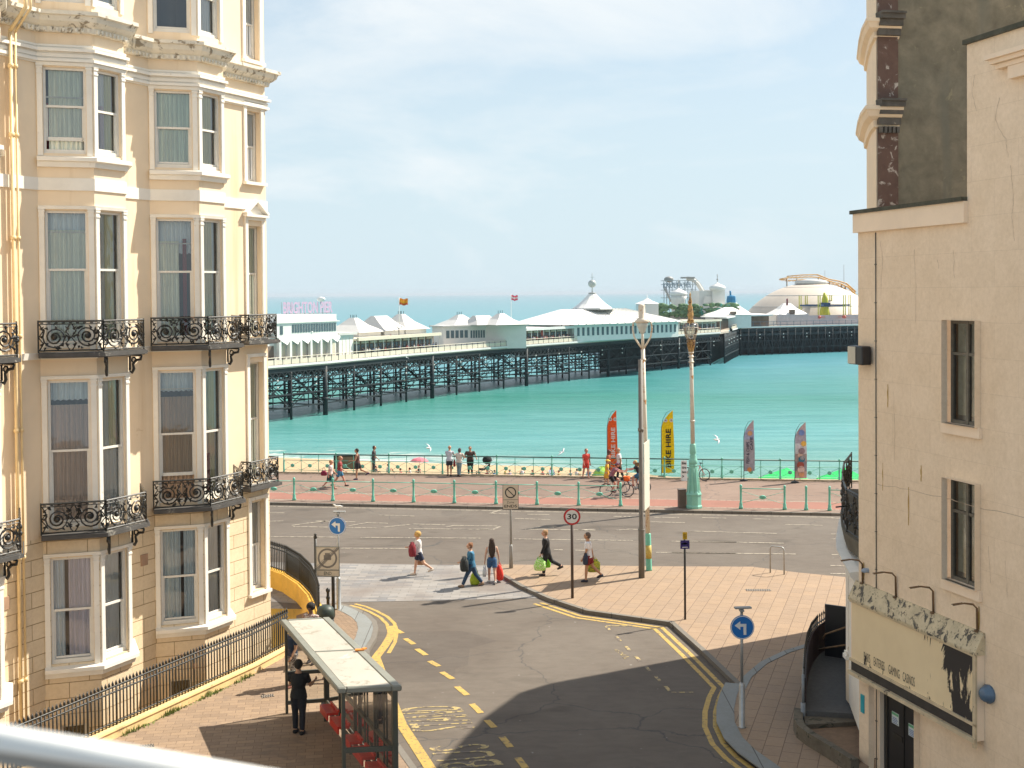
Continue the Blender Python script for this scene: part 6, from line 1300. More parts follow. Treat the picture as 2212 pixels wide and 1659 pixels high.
for x0, x1, z0, z1 in ((-.30, .30, 3.165, 3.18), (-.30, .30, 2.24, 2.255), (-.30, -.285, 2.24, 3.18), (.285, .30, 2.24, 3.18)): slab_(mb, x0, x1, z0, z1, -.079, .003)
mb.build('symbol_and_lettering', M['iron'], f)
t = thing('speed_limit_sign', 'round red-rimmed 30 speed limit sign on a brown post', 'road sign', at(1236.5, 1292), .03); mb = MB(); mb.tube([(0, 0, 0), (0, 0, 2.95)], .05, 10); mb.build('post', pmat('brown_black_post', (.07, .05, .04), .5), t); mb = MB(); disc(mb, (0, 2.80), .29, -.075, th=.02); mb.build('backing_plate', M['signback'], t); mb = MB(); disc(mb, (0, 2.80), .235, -.082, th=.006); f = mb.build('sign_face', M['signwhite'], t)
mb = MB(); ring(mb, (0, 2.80), .225, .285, -.0835); mb.build('red_rim', M['signred'], f); mb = MB(); text_on(mb, '30', (-.165, -.0845, 2.71), Vector((.33, 0, 0)), Vector((0, 0, .19)), bold=True); mb.build('numerals', M['black'], f)
# tall grey pole with the back of a large sign
t = thing('tall_grey_pole', 'tall grey steel pole carrying a large edge-on sign board', 'pole', at(1386, 1248)); mb = MB(); mb.tube([(0, 0, 0), (0, 0, 1.8), (0, 0, 1.88), (0, 0, 7.95)], [.11, .11, .085, .08], 14); mb.lathe([(.105, 0), (.105, .12)], (0, 0, 5.35), 10); mb.lathe([(.135, 0), (.12, .03)], (0, 0, 1.75), 12); mb.build('post', pmat('dull_grey_pole', (.17, .155, .135), .6, .2, 2, .1, 30), t)
mb = MB(); mb.add([(.10, .10, 2.42), (.42, 1.25, 2.42), (.42, 1.25, 4.90), (.10, .10, 4.88), (.13, .09, 2.42), (.45, 1.24, 2.42), (.45, 1.24, 4.90), (.13, .09, 4.88)], [(0, 3, 2, 1), (4, 5, 6, 7), (0, 4, 7, 3), (1, 2, 6, 5), (3, 7, 6, 2), (0, 1, 5, 4)]); b_ = mb.build('sign_board', pmat('bleached_sign_board', (.60, .58, .50), .6, .12, 3, .1, 20, spots=[((.10, .10, .09), 5, .64), ((.5, .28, .22), 2, .70)]), t)
mb = MB(); mb.box((-.10, 0, 4.15), (.24, .1, .12)); mb.build('bracket', M['rustarm'], t)
# promenade lamp posts
def lamp_near():
    t = thing('street_lamp', 'leaning cream lamp post with forked lantern and a green base covered in stickers', 'street lamp', at(1402, 1232)); t.rotation_euler = (0, -.022, 0)
    mb = MB(); mb.lathe([(.12, 0), (.11, .05), (.105, 1.35), (.085, 1.4)], n=12); mb.build('green_base', M['green'], t); mb = MB()
    for z0, z1 in ((.45, .95),): mb.lathe([(.112, z0), (.112, z1)], n=12)
    mb.build('sticker_wrap', pmat('yellow_stickers', (.55, .42, .10), .5, .2, 3, 0, spots=[((.06, .06, .05), 9, .58), ((.6, .6, .55), 7, .62)]), t)
    mb = MB(); mb.tube([(0, 0, 1.38), (0, 0, 8.3)], [.085, .075], 12); mb.lathe([(.095, 0), (.11, .04), (.095, .08)], (0, 0, 7.85), 12); mb.tube([(0, 0, 8.2), (0, 0, 9.0)], [.07, .04], 10); mb.build('post', M['ltpost'], t)
    mb = MB()
    for s in (-1, 1): mb.tube([(0, 0, 8.28), (s*.16, 0, 8.5), (s*.31, 0, 8.75), (s*.36, 0, 9.05), (s*.33, 0, 9.28), (s*.24, 0, 9.32)], [.045, .035, .032, .03, .03, .03], 8)
    mb.build('fork', M['ltpost'], t); mb = MB(); mb.lathe([(.05, 8.85), (.10, 8.92), (.20, 9.15), (.23, 9.28)], n=14); mb.build('lantern_glass', pmat('milky_glass', (.50, .56, .56), .3, .1, 2, 0), t)
    mb = MB(); mb.lathe([(.25, 9.27), (.26, 9.33), (.20, 9.42), (.13, 9.46), (.125, 9.9), (.10, 9.95), (.03, 9.97)], n=14); mb.build('lantern_cap', M['ltpost'], t); return t
lamp_near()
t = thing('promenade_lamp', 'ornate rusty gilt lamp post on a big green octagonal base', 'street lamp', at(1499, 1097)); t.rotation_euler = (0, -.013, 0)
mb = MB(); mb.lathe([(.40, 0), (.41, .10), (.37, .16), (.37, .62), (.40, .66), (.38, .72), (.31, .85), (.24, 1.5), (.20, 2.0), (.22, 2.06), (.20, 2.12)], n=8, rot=.39, smooth=False); mb.lathe([(.19, 2.1), (.21, 2.2), (.20, 2.35), (.15, 2.42), (.17, 2.50), (.13, 2.56), (.16, 2.66), (.14, 3.05), (.12, 3.1)], n=12); mb.build('green_base', M['greenl'], t)
mb = MB()
for i in range(8): a = i*math.pi/4; mb.tube([(.33*math.cos(a), .33*math.sin(a), .75), (.22*math.cos(a), .22*math.sin(a), 1.95)], .015, 4)
mb.build('moulded_rib', M['greenl'], t)
mb = MB(); mb.tube([(0, 0, 3.05), (0, 0, 7.9)], [.105, .085], 12)
for z in (4.15, 7.0, 7.25, 7.45): mb.lathe([(.11, 0), (.14, .04), (.11, .09)], (0, 0, z), 10)
mb.build('post', M['ltpost'], t); mb = MB(); mb.lathe([(.09, 7.4), (.13, 7.6), (.12, 7.8), (.17, 8.0), (.12, 8.15)], n=10)
rnd = random.Random(9)
for i in range(8): a = i*math.pi/4; mb.tube([(.09*math.cos(a), .09*math.sin(a), 7.5), (.15*math.cos(a), .15*math.sin(a), 7.8), (.2*math.cos(a), .2*math.sin(a), 8.1)], [.02, .03, .01], 5)
mb.lathe([(.13, 8.85), (.17, 8.95), (.12, 9.1), (.14, 9.3), (.10, 9.5), (.12, 9.65), (.06, 9.8), (.09, 9.95), (.03, 10.2), (.05, 10.28), (.01, 10.4)], n=10)
for i in range(26): a = rnd.random()*6.3; z = 8.9+rnd.random()*1.1; r = .15-.08*(z-8.9); mb.ell((r*math.cos(a), r*math.sin(a), z), (.045, .045, .06), 6, 4)
mb.build('gilt_column_head', M['gilt'], t); mb = MB()
mb.lathe([(.16, 8.1), (.28, 8.35), (.36, 8.7), (.34, 8.85), (.20, 8.92)], n=16); mb.build('lantern_glass', glass_mat('old_lantern_glass', (.80, .80, .76), .5, .1), t); mb = MB()
for i in range(10): a = i*math.pi/5; mb.tube([(.17*math.cos(a), .17*math.sin(a), 8.1), (.285*math.cos(a), .285*math.sin(a), 8.35), (.365*math.cos(a), .365*math.sin(a), 8.7), (.345*math.cos(a), .345*math.sin(a), 8.86), (.2*math.cos(a), .2*math.sin(a), 8.93)], .012, 4)
for r, z in ((.37, 8.70), (.29, 8.36)): mb.tube([(r*math.cos(i*.3927), r*math.sin(i*.3927), z) for i in range(16)], .015, 4, closed=True)
mb.build('lantern_cage', M['ltpost'], t)
# bin, sticker post, hoop
mb = MB(); mb.prism([(-.17, -.17), (.17, -.17), (.17, .17), (-.17, .17)], 0, .86); mb.box((0, 0, .875), (.38, .38, .03)); single('litter_bin', 'square grey-brown litter bin left of the green lamp base', 'bin', at(1473, 1096), mb, pmat('grey_brown_bin', (.11, .085, .07), .6, .15), .1)
t = thing('post_with_plates', 'thin black post with yellow plate above a navy plate on the buff pavement', 'post', at(1480, 1338)); mb = MB(); mb.tube([(0, 0, 0), (0, 0, 2.75)], .035, 10); mb.build('post', M['iron'], t); mb = MB(); slab_(mb, -.145, .145, 2.26, 2.53, -.05, .012); f = mb.build('navy_plate', pmat('navy_plate', (.035, .022, .16), .4), t)
mb = MB(); mb.lathe([(.1, 0), (.09, .03), (.02, .06)], (0, 0, 0), 12); mb.v = [Vector((v.x-.01, -.053, 2.40+v.z)) for v in mb.v]; slab_(mb, -.09, .09, 2.30, 2.325, -.053, .002); mb.build('umbrella_logo', M['signwhite'], f); mb = MB(); slab_(mb, -.07, .07, 2.56, 2.79, -.05, .012); f = mb.build('yellow_plate', pmat('yellow_plate', (.72, .45, .02), .4), t)
mb = MB()
for i in range(4): slab_(mb, -.045, .03+.012*(i % 2), 2.60+.04*i, 2.612+.04*i, -.053, .002)
mb.build('small_print', M['black'], f)
mb = MB(); a = Vector(at(1664, 1237)); b_ = Vector(at(1694, 1241)); d = b_-a; mb.tube([(0, 0, 0), (0, 0, .9), (d.x*.06, d.y*.06, .97), (d.x*.15, d.y*.15, .99), (d.x*.85, d.y*.85, .99), (d.x*.94, d.y*.94, .96), (d.x, d.y, .88), (d.x, d.y, 0)], .028, 8); single('cycle_hoop', 'thin bare steel cycle hoop at the far edge of the buff pavement', 'cycle stand', tuple(a), mb, M['steel'])
# guard rail along the road
def guard(posts, label, bays):
    P = [Vector(at(x, y)) for x, y in posts]; t = thing('guard_rail', label, 'railing', tuple(P[0]), group='green guard rails by the road')
    for q in P:
        mb = MB(); c = q; mb.lathe([(.10, 0), (.10, .10), (.075, .14), (.08, .26), (.055, .30), (.05, .95), (.065, .98), (.05, 1.02), (.065, 1.07), (.06, 1.13), (.02, 1.17)], tuple(c), 10); mb.build('post', M['green'], t, world=True)
    for i in bays:
        a, b_ = P[i], P[i+1]; m_ = (a+b_)/2; mb = MB(); mb.tube([a+Vector((0, 0, .98)), b_+Vector((0, 0, .98))], .022, 6)
        for q in (a, b_): mb.tube([q+Vector((0, 0, .86)), m_+Vector((0, 0, .56))], .009, 4); mb.tube([q+Vector((0, 0, .26)), m_+Vector((0, 0, .56))], .009, 4)
        mb.build('rail', M['green'], t, world=True); mb = MB(); mb.ell(m_+Vector((0, 0, .57)), (.17, .05, .10), 10, 6); mb.ell(m_+Vector((0, -.03, .62)), (.13, .045, .05), 8, 5); mb.build('boss', M['green'], t, world=True)
pl = [(548, 1079.5), (635.5, 1080.6), (719, 1082), (806, 1083.5), (893.5, 1085), (981.5, 1087), (1071.5, 1089), (1160, 1090.3), (1250, 1091.7), (1340.5, 1093.2)]
guard(pl, 'long pale green guard rail with round bosses along the left and centre kerb', range(9))
guard([(1600.5, 1099), (1695, 1101)], 'single bay of pale green guard rail right of the lamp base', [0])
mb = MB(); mb.lathe([(.10, 0), (.10, .10), (.075, .14), (.08, .26), (.055, .30), (.05, .95), (.065, .98), (.05, 1.02), (.065, 1.07), (.06, 1.13), (.02, 1.17)], n=10); single('guard_post', 'lone pale green post between two bays of guard rail', 'post', at(1741.5, 1102), mb, M['green'])
guard([(1792, 1103), (1885, 1105)], 'pale green guard rail running behind the bow balcony on the right', [0])
# promenade railing
t = thing('promenade_railing', 'long green seafront railing with crossed bars and round bosses', 'railing', tuple(PR(0, 10, .2)))
s0, s1, st_ = -15.2, 22.0, 1.055; n = int((s1-s0)/st_); k = 0
for i in range(n+1):
    s = s0+i*st_; q = PR(s, 10, .2); mb = MB()
    if i % 3 == 0: mb.lathe([(.065, 0), (.055, .06), (.05, .68), (.03, .72), (.03, 1.02), (.055, 1.06), (.05, 1.12), (.01, 1.16)], tuple(q), 8)
    else: mb.tube([q, q+Vector((0, 0, 1.05))], .022, 6)
    mb.build('post', M['green'], t, world=True)
    if i < n:
        a, b_ = q, PR(s+st_, 10, .2); m_ = (a+b_)/2; mb = MB()
        for q1, q2 in ((a, b_), (b_, a)): mb.tube([q1+Vector((0, 0, .10)), q2+Vector((0, 0, .66))], .011, 4)
        mb.ell(m_+Vector((0, -.01, .37)), (.12, .03, .115), 12, 6); mb.build('cross_and_boss', M['green'], t, world=True)
mb = MB()
for z, r in ((.68, .02), (.10, .018)): mb.tube([PR(s0, 10, .2+z), PR(s1, 10, .2+z)], r, 6)
mb.build('lower_rail', M['green'], t, world=True); mb = MB(); mb.tube([PR(s0, 10, 1.23), PR(s1, 10, 1.23)], .036, 8); mb.build('handrail', pmat('dark_green_handrail', (.05, .12, .10), .45), t, world=True)
# feather flags
M['orange'] = fabric((.95, .16, .02)); M['yel'] = fabric((1.0, .72, .0)); 
def feather(px, y_, cols, label, wd, hh, text=None, tcol=(.03, .03, .03), blobs=None, cut=0):
    q = AY(px, 1031, y_); base = Vector((q.x, q.y, .12)); t = thing('feather_flag', label, 'flag', tuple(base), .02, 'tall feather flags along the railing')
    mb = MB(); mb.lathe([(.22, 0), (.22, .04), (.03, .1)], n=10); mb.tube([(0, 0, 0), (0, 0, hh*.72), (wd*.14, 0, hh*.87), (wd*.42, 0, hh*.965), (wd*.85, 0, hh)], [.02, .018, .014, .01, .008], 6); mb.build('pole', M['black'], t)
    mb = MB(); n = 16; L_ = []
    for i in range(n+1):
        z = cut+.22+(hh-.24-cut)*i/n; zz = z/hh; xl = 0.02 if zz < .72 else .02+wd*.9*((zz-.72)/.28)**2.0; xr = wd*(.98+.05*math.sin(zz*5)); L_.append((xl, xr, z, .03*math.sin(zz*7)))
    for i in range(n):
        a, b_ = L_[i], L_[i+1]; k = int((1-(a[2]+b_[2])/2/hh)*len(cols)); 
        mb.add([(a[0], a[3], a[2]), (a[1], a[3]+.04, a[2]), (b_[1], b_[3]+.04, b_[2]), (b_[0], b_[3], b_[2])], [(0, 1, 2, 3)], min(k, len(cols)-1))
        mb.add([(a[0], a[3]+.012, a[2]), (a[1], a[3]+.052, a[2]), (b_[1], b_[3]+.052, b_[2]), (b_[0], b_[3]+.012, b_[2])], [(3, 2, 1, 0)], min(k, len(cols)-1))
    f = mb.build('cloth', [fabric(c) for c in cols], t)
    if text:
        for tx_, x0, x1, z0, z1 in text: mb = MB(); text_on(mb, tx_, (x1*wd, -.045, z0), Vector((0, 0, z1-z0)), Vector((-(x1-x0)*wd, 0, 0)), bold=True); mb.build('lettering', fabric(tcol), f)
    for (x, z, r, c) in (blobs or []): mb = MB(); disc(mb, (x*wd, z), r, -.062, th=.004, n=12); mb.build('printed_shape', fabric(c), f)
    return t
yf = 70.9
wheels = [(.33, 3.22, .10, (.8, .8, .8)), (.33, 3.22, .055, (.5, .25, .1)), (.78, 3.22, .10, (.8, .8, .8)), (.78, 3.22, .055, (.5, .3, .1))]
feather(1312, yf, [(.95, .13, .015)], 'orange-red hire flag behind the cyclists', .58, 3.75, [('BIKE HIRE', .38, .78, 1.0, 2.75)], (.85, .80, .78), wheels)
feather(1429, 70.2, [(1.0, .70, .0)], 'bright yellow BIKE HIRE flag right of the big sign board', .72, 3.78, [('BIKE HIRE', .34, .74, .55, 2.72)], (.02, .02, .02), [(a*1.0, b-.02, c, d) for a, b, c, d in wheels])
feather(1607, 68.6, [(.55, .44, .48), (.42, .46, .66), (.46, .44, .50), (.46, .44, .50), (.44, .43, .50), (.5, .44, .46)], 'slim grey cafe flag right of the ornate lamp post', .60, 3.35, [('FISH & CHIPS', .22, .50, .95, 2.15), ('CAFE', .58, .82, 1.7, 2.4)], (.08, .08, .12), [(.55, 2.62, .14, (.7, .40, .22)), (.5, .62, .13, (.75, .32, .12))], .3)
feather(1717, 67.8, [(.62, .48, .48), (.50, .46, .56), (.78, .80, .84), (.55, .44, .42), (.42, .38, .42), (.72, .52, .48)], 'grey and white ice cream flag farthest right on the railing', .66, 3.3, None, None, [(.55, 2.72, .16, (.22, .32, .66)), (.72, 2.12, .15, (.92, .55, .12)), (.38, 1.95, .13, (.75, .72, .8)), (.55, 1.72, .18, (.36, .26, .28)), (.42, 1.5, .14, (.72, .52, .42)), (.55, 1.28, .18, (.05, .22, .32)), (.62, 1.34, .12, (.75, .72, .76)), (.45, .95, .2, (.42, .10, .07)), (.5, .72, .2, (.86, .62, .55)), (.55, .45, .15, (.85, .42, .22))])
# A-board, dark notice board, bicycles
mb = MB(); mb.add([(-.16, -.12, 0), (.16, -.12, 0), (.16, 0, 1.12), (-.16, 0, 1.12), (-.16, .2, 0), (.16, .2, 0), (.16, .02, 1.12), (-.16, .02, 1.12)], [(0, 1, 2, 3), (5, 4, 7, 6), (3, 2, 6, 7)]); ab_ = mb; t = thing('a_board', 'white pavement board with dark lettering beside the yellow flag', 'board', tuple(PR(8.05, 9.4, .12))); ab_.build('board', M['white'], t); mb = MB()
for i, s in enumerate(('Bike', 'hire', 'here', '>')): text_on(mb, s, (-.12, -.122+.028*(3-i)+.0, .18+.24*(3-i)), Vector((.24 if i < 3 else .1, 0, 0)), Vector((0, .02, .15)), bold=True)
mb.build('lettering', M['black'], t)
t = thing('notice_board', 'dark framed notice board behind the railing at the far left', 'notice board', tuple(PR(-11.6, 10.4, .12))); mb = MB(); mb.box((0, 0, .62), (1.35, .08, .80)); mb.build('frame', M['iron'], t); mb = MB(); mb.box((0, -.046, .62), (1.15, .01, .66)); mb.build('panel', pmat('brown_notice_panel', (.20, .15, .09), .5, .3, 3, 0, spots=[((.35, .3, .22), 5, .6)]), t)
def bicycle(label, loc, rz, col=(.55, .12, .04), group='bicycles', lean=0, basket=False):
    t = thing('bicycle', label, 'bicycle', loc, rz, group); t.rotation_euler = (lean, 0, rz); R = .345; wb = 1.08
    for x in (0, wb):
        mb = MB(); mb.tube([(x+(R-.02)*math.cos(i*.2618), 0, R+(R-.02)*math.sin(i*.2618)) for i in range(24)], .024, 6, closed=True); w_ = mb.build('wheel', M['black'], t); mb = MB()
        for i in range(14): a = i*math.pi/7; mb.tube([(x, .02*(-1)**i, R), (x+(R-.04)*math.cos(a), 0, R+(R-.04)*math.sin(a))], .0028, 3)
        mb.tube([(x, -.04, R), (x, .04, R)], .025, 8); mb.tube([(x+(R-.045)*math.cos(i*.2618), 0, R+(R-.045)*math.sin(i*.2618)) for i in range(24)], .008, 5, closed=True); mb.build('spokes', M['steel'], w_)
    bb = (.44, 0, .28); st__ = (.30, 0, .80); hd_ = (.90, 0, .86); hb = (.93, 0, .70); mb = MB()
    for a, b_, r in ((bb, st__, .018), (st__, (.885, 0, .83), .017), (bb, hb, .02), ((.89, 0, .90), hb, .02), ((0, .05, R), bb, .012), ((0, -.05, R), bb, .012), ((0, .05, R), st__, .01), ((0, -.05, R), st__, .01), (hb, (wb, .05, R), .014), (hb, (wb, -.05, R), .014)): mb.tube([a, b_], r, 6)
    mb.build('frame', pmat('bike_frame_paint', col, .35, .05), t); mb = MB(); mb.tube([st__, (.27, 0, .94)], .014, 6); mb.ell((.25, 0, .97), (.14, .07, .03), 10, 5); mb.build('saddle', M['black'], t)
    mb = MB(); mb.tube([(.89, 0, .9), (.87, 0, 1.02)], .014, 6); mb.tube([(.80, -.28, 1.04), (.86, -.15, 1.05), (.88, 0, 1.02), (.86, .15, 1.05), (.80, .28, 1.04)], .013, 6); mb.build('handlebar', M['black'], t)
    mb = MB(); mb.tube([(bb[0], -.07, bb[2]), (bb[0], .07, bb[2])], .02, 6); mb.tube([(bb[0], .08, bb[2]), (bb[0]+.12, .08, bb[2]-.11)], .01, 5); mb.tube([(bb[0], -.08, bb[2]), (bb[0]-.12, -.08, bb[2]+.11)], .01, 5); mb.box((bb[0]+.12, .13, bb[2]-.12), (.09, .08, .02)); mb.box((bb[0]-.12, -.13, bb[2]+.12), (.09, .08, .02)); mb.lathe([(.09, -.005), (.09, .005)], (0, 0, 0), 14); 
    for i in range(len(mb.v)-28, len(mb.v)): v = mb.v[i]; mb.v[i] = Vector((bb[0]+v.x, .06+v.z, bb[2]+v.y))
    mb.build('crank_and_pedals', M['steel'], t)
    if basket: mb = MB(); mb.lathe([(.14, 0), (.19, .24), (.17, .24), (.12, .03)], (1.05, 0, .82), 10); mb.build('basket', M['orange'], t)
    return t
q = at(1309.5, 1073); BK1 = bicycle('mountain bicycle ridden along the promenade behind the last guard rail bay', q, -.16, (.25, .24, .24), basket=True)
q2 = at(1392, 1066); BK2 = bicycle('bicycle ridden towards the left behind the grey pole', q2, math.pi-.16, (.04, .20, .30))
q = PR(9.15, 9.35, .12); bicycle('parked hire bicycle leaning by the yellow flag', (q.x, q.y, .12), 2.5, (.6, .08, .05), lean=.1)
# ---- bus shelter
Zr = 2.45; c4 = [G(605, 1338, Zr), G(712, 1332, Zr), G(868.5, 1480, Zr), G(729, 1486, Zr)]; c4 = [Vector((p.x, p.y, 0)) for p in c4]
t = thing('bus_shelter', 'grey-framed glass bus shelter with pale two-panel roof and red seats', 'bus shelter', tuple(c4[0]+Vector((0, 0, .12))))
M['sfr'] = pmat('dark_olive_shelter_frame', (.085, .085, .065), .45, .2, 3, .1, 30); M['srim'] = pmat('grey_roof_rim', (.23, .23, .19), .5, .15, 2, .1, 20)
M['sroof'] = pmat('dirty_pale_roof', (.43, .40, .34), .6, .14, 1.1, .12, 12, spots=[((.30, .27, .21), 2.2, .56), ((.50, .48, .45), 1.2, .60)], stretch=(1, .5, 1))
def bil(u, v, z): a = c4[3].lerp(c4[0], u); b_ = c4[2].lerp(c4[1], u); q = a.lerp(b_, v); return Vector((q.x, q.y, z))   # u: near->far, v: left->right
def shb(mb, u0, u1, v0, v1, z0, z1, m=0): 
    q = [bil(u, v, z) for z in (z0, z1) for u, v in ((u0, v0), (u0, v1), (u1, v1), (u1, v0))]; mb.add(q, [(0, 3, 2, 1), (4, 5, 6, 7), (0, 1, 5, 4), (1, 2, 6, 5), (2, 3, 7, 6), (3, 0, 4, 7)], m)
mb = MB(); 
for u0, u1, v0, v1 in ((0, 1, 0, .14), (0, 1, .84, 1), (0, .02, .14, .84), (.98, 1, .14, .84), (.475, .49, .14, .84)): shb(mb, u0, u1, v0, v1, Zr-.13, Zr)
mb.build('roof_rim', M['srim'], t, world=True, bevel=.025); mb = MB(); shb(mb, .0205, .4745, .1405, .8395, Zr-.07, Zr-.015); shb(mb, .4905, .9795, .1405, .8395, Zr-.07, Zr-.015); mb.build('roof_panel', M['sroof'], t, world=True)
def post(u, v, w_=.05, z1=Zr-.13): mb = MB(); q = bil(u, v, 0); mb.box((q.x, q.y, (z1+.12)/2), (w_, w_, z1-.12), .4); mb.build('post', M['sfr'], t, world=True)
for u, v, w_ in ((.015, .10, .07), (.015, .90, .11), (.985, .10, .06), (.985, .88, .07), (.5, .86, .07), (.25, .88, .045), (.75, .88, .045), (.13, .88, .035), (.38, .88, .035)): post(u, v, w_)
rl_ = MB()
for z in (1.02, .28): rl_.bar(bil(.015, .10, z+.1), bil(.015, .90, z+.1), .07, .10); rl_.bar(bil(.985, .10, z+.1), bil(.985, .88, z+.1), .06, .09)
for z in (.35, 1.05, 2.2): rl_.bar(bil(.015, .89, z), bil(.985, .89, z), .05, .07)
rl_.build('cross_rail', M['sfr'], t, world=True)
M['sglass'] = glass_mat('shelter_glass', (.90, .93, .92), .55, .04); mb = MB()
mb.add([bil(.015, .12, .45), bil(.015, .88, .45), bil(.015, .88, 2.25), bil(.015, .12, 2.25)], [(0, 1, 2, 3)]); mb.add([bil(.985, .12, .45), bil(.985, .86, .45), bil(.985, .86, 2.25), bil(.985, .12, 2.25)], [(0, 1, 2, 3)])
mb.add([bil(.02, .905, .40), bil(.98, .905, .40), bil(.98, .905, 2.18), bil(.02, .905, 2.18)], [(0, 1, 2, 3)]); mb.build('glass_panel', M['sglass'], t, world=True)
M['seatred'] = pmat('red_plastic_seat', (.62, .045, .03), .4, .1, 3, .05)
for u0, u1 in ((.03, .16), (.20, .33), (.37, .46), (.55, .68), (.72, .84)):
    mb = MB(); shb(mb, u0, u1, .60, .82, .50, .56); shb(mb, u0, u1, .60, .63, .38, .50); shb(mb, u0+.002, u1-.002, .80, .84, .56, .62); mb.build('seat', M['seatred'], t, world=True)
mb = MB(); mb.bar(bil(.02, .72, .46), bil(.90, .72, .46), .07, .06)
for u in (.1, .45, .85): mb.bar(bil(u, .72, .12), bil(u, .72, .46), .07, .07)
mb.build('seat_beam', M['sfr'], t, world=True)
mb = MB(); shb(mb, .86, .90, .30, .84, .75, 2.1); mb.build('advert_panel', pmat('shelter_timetable_case', (.20, .05, .04), .4), t, world=True) if False else None
mb = MB(); q = bil(.45, 1.0, Zr); mb.box((q.x-.02, q.y, Zr+.02), (.28, .16, .04), .3); single('orange_scrap', 'orange scrap of litter lying on the shelter roof edge', 'litter', None, mb, fabric((.9, .35, .05))) if False else None
mb = MB(); mb.box((0, 0, .02), (.20, .10, .03), .3); mb.box((.1, .05, .03), (.10, .08, .03), .9); single('litter_scrap', 'orange scrap of litter lying on the bus shelter roof edge', 'litter', (bil(.46, .9, 0).x, bil(.46, .9, 0).y, Zr), mb, fabric((.9, .32, .06)))
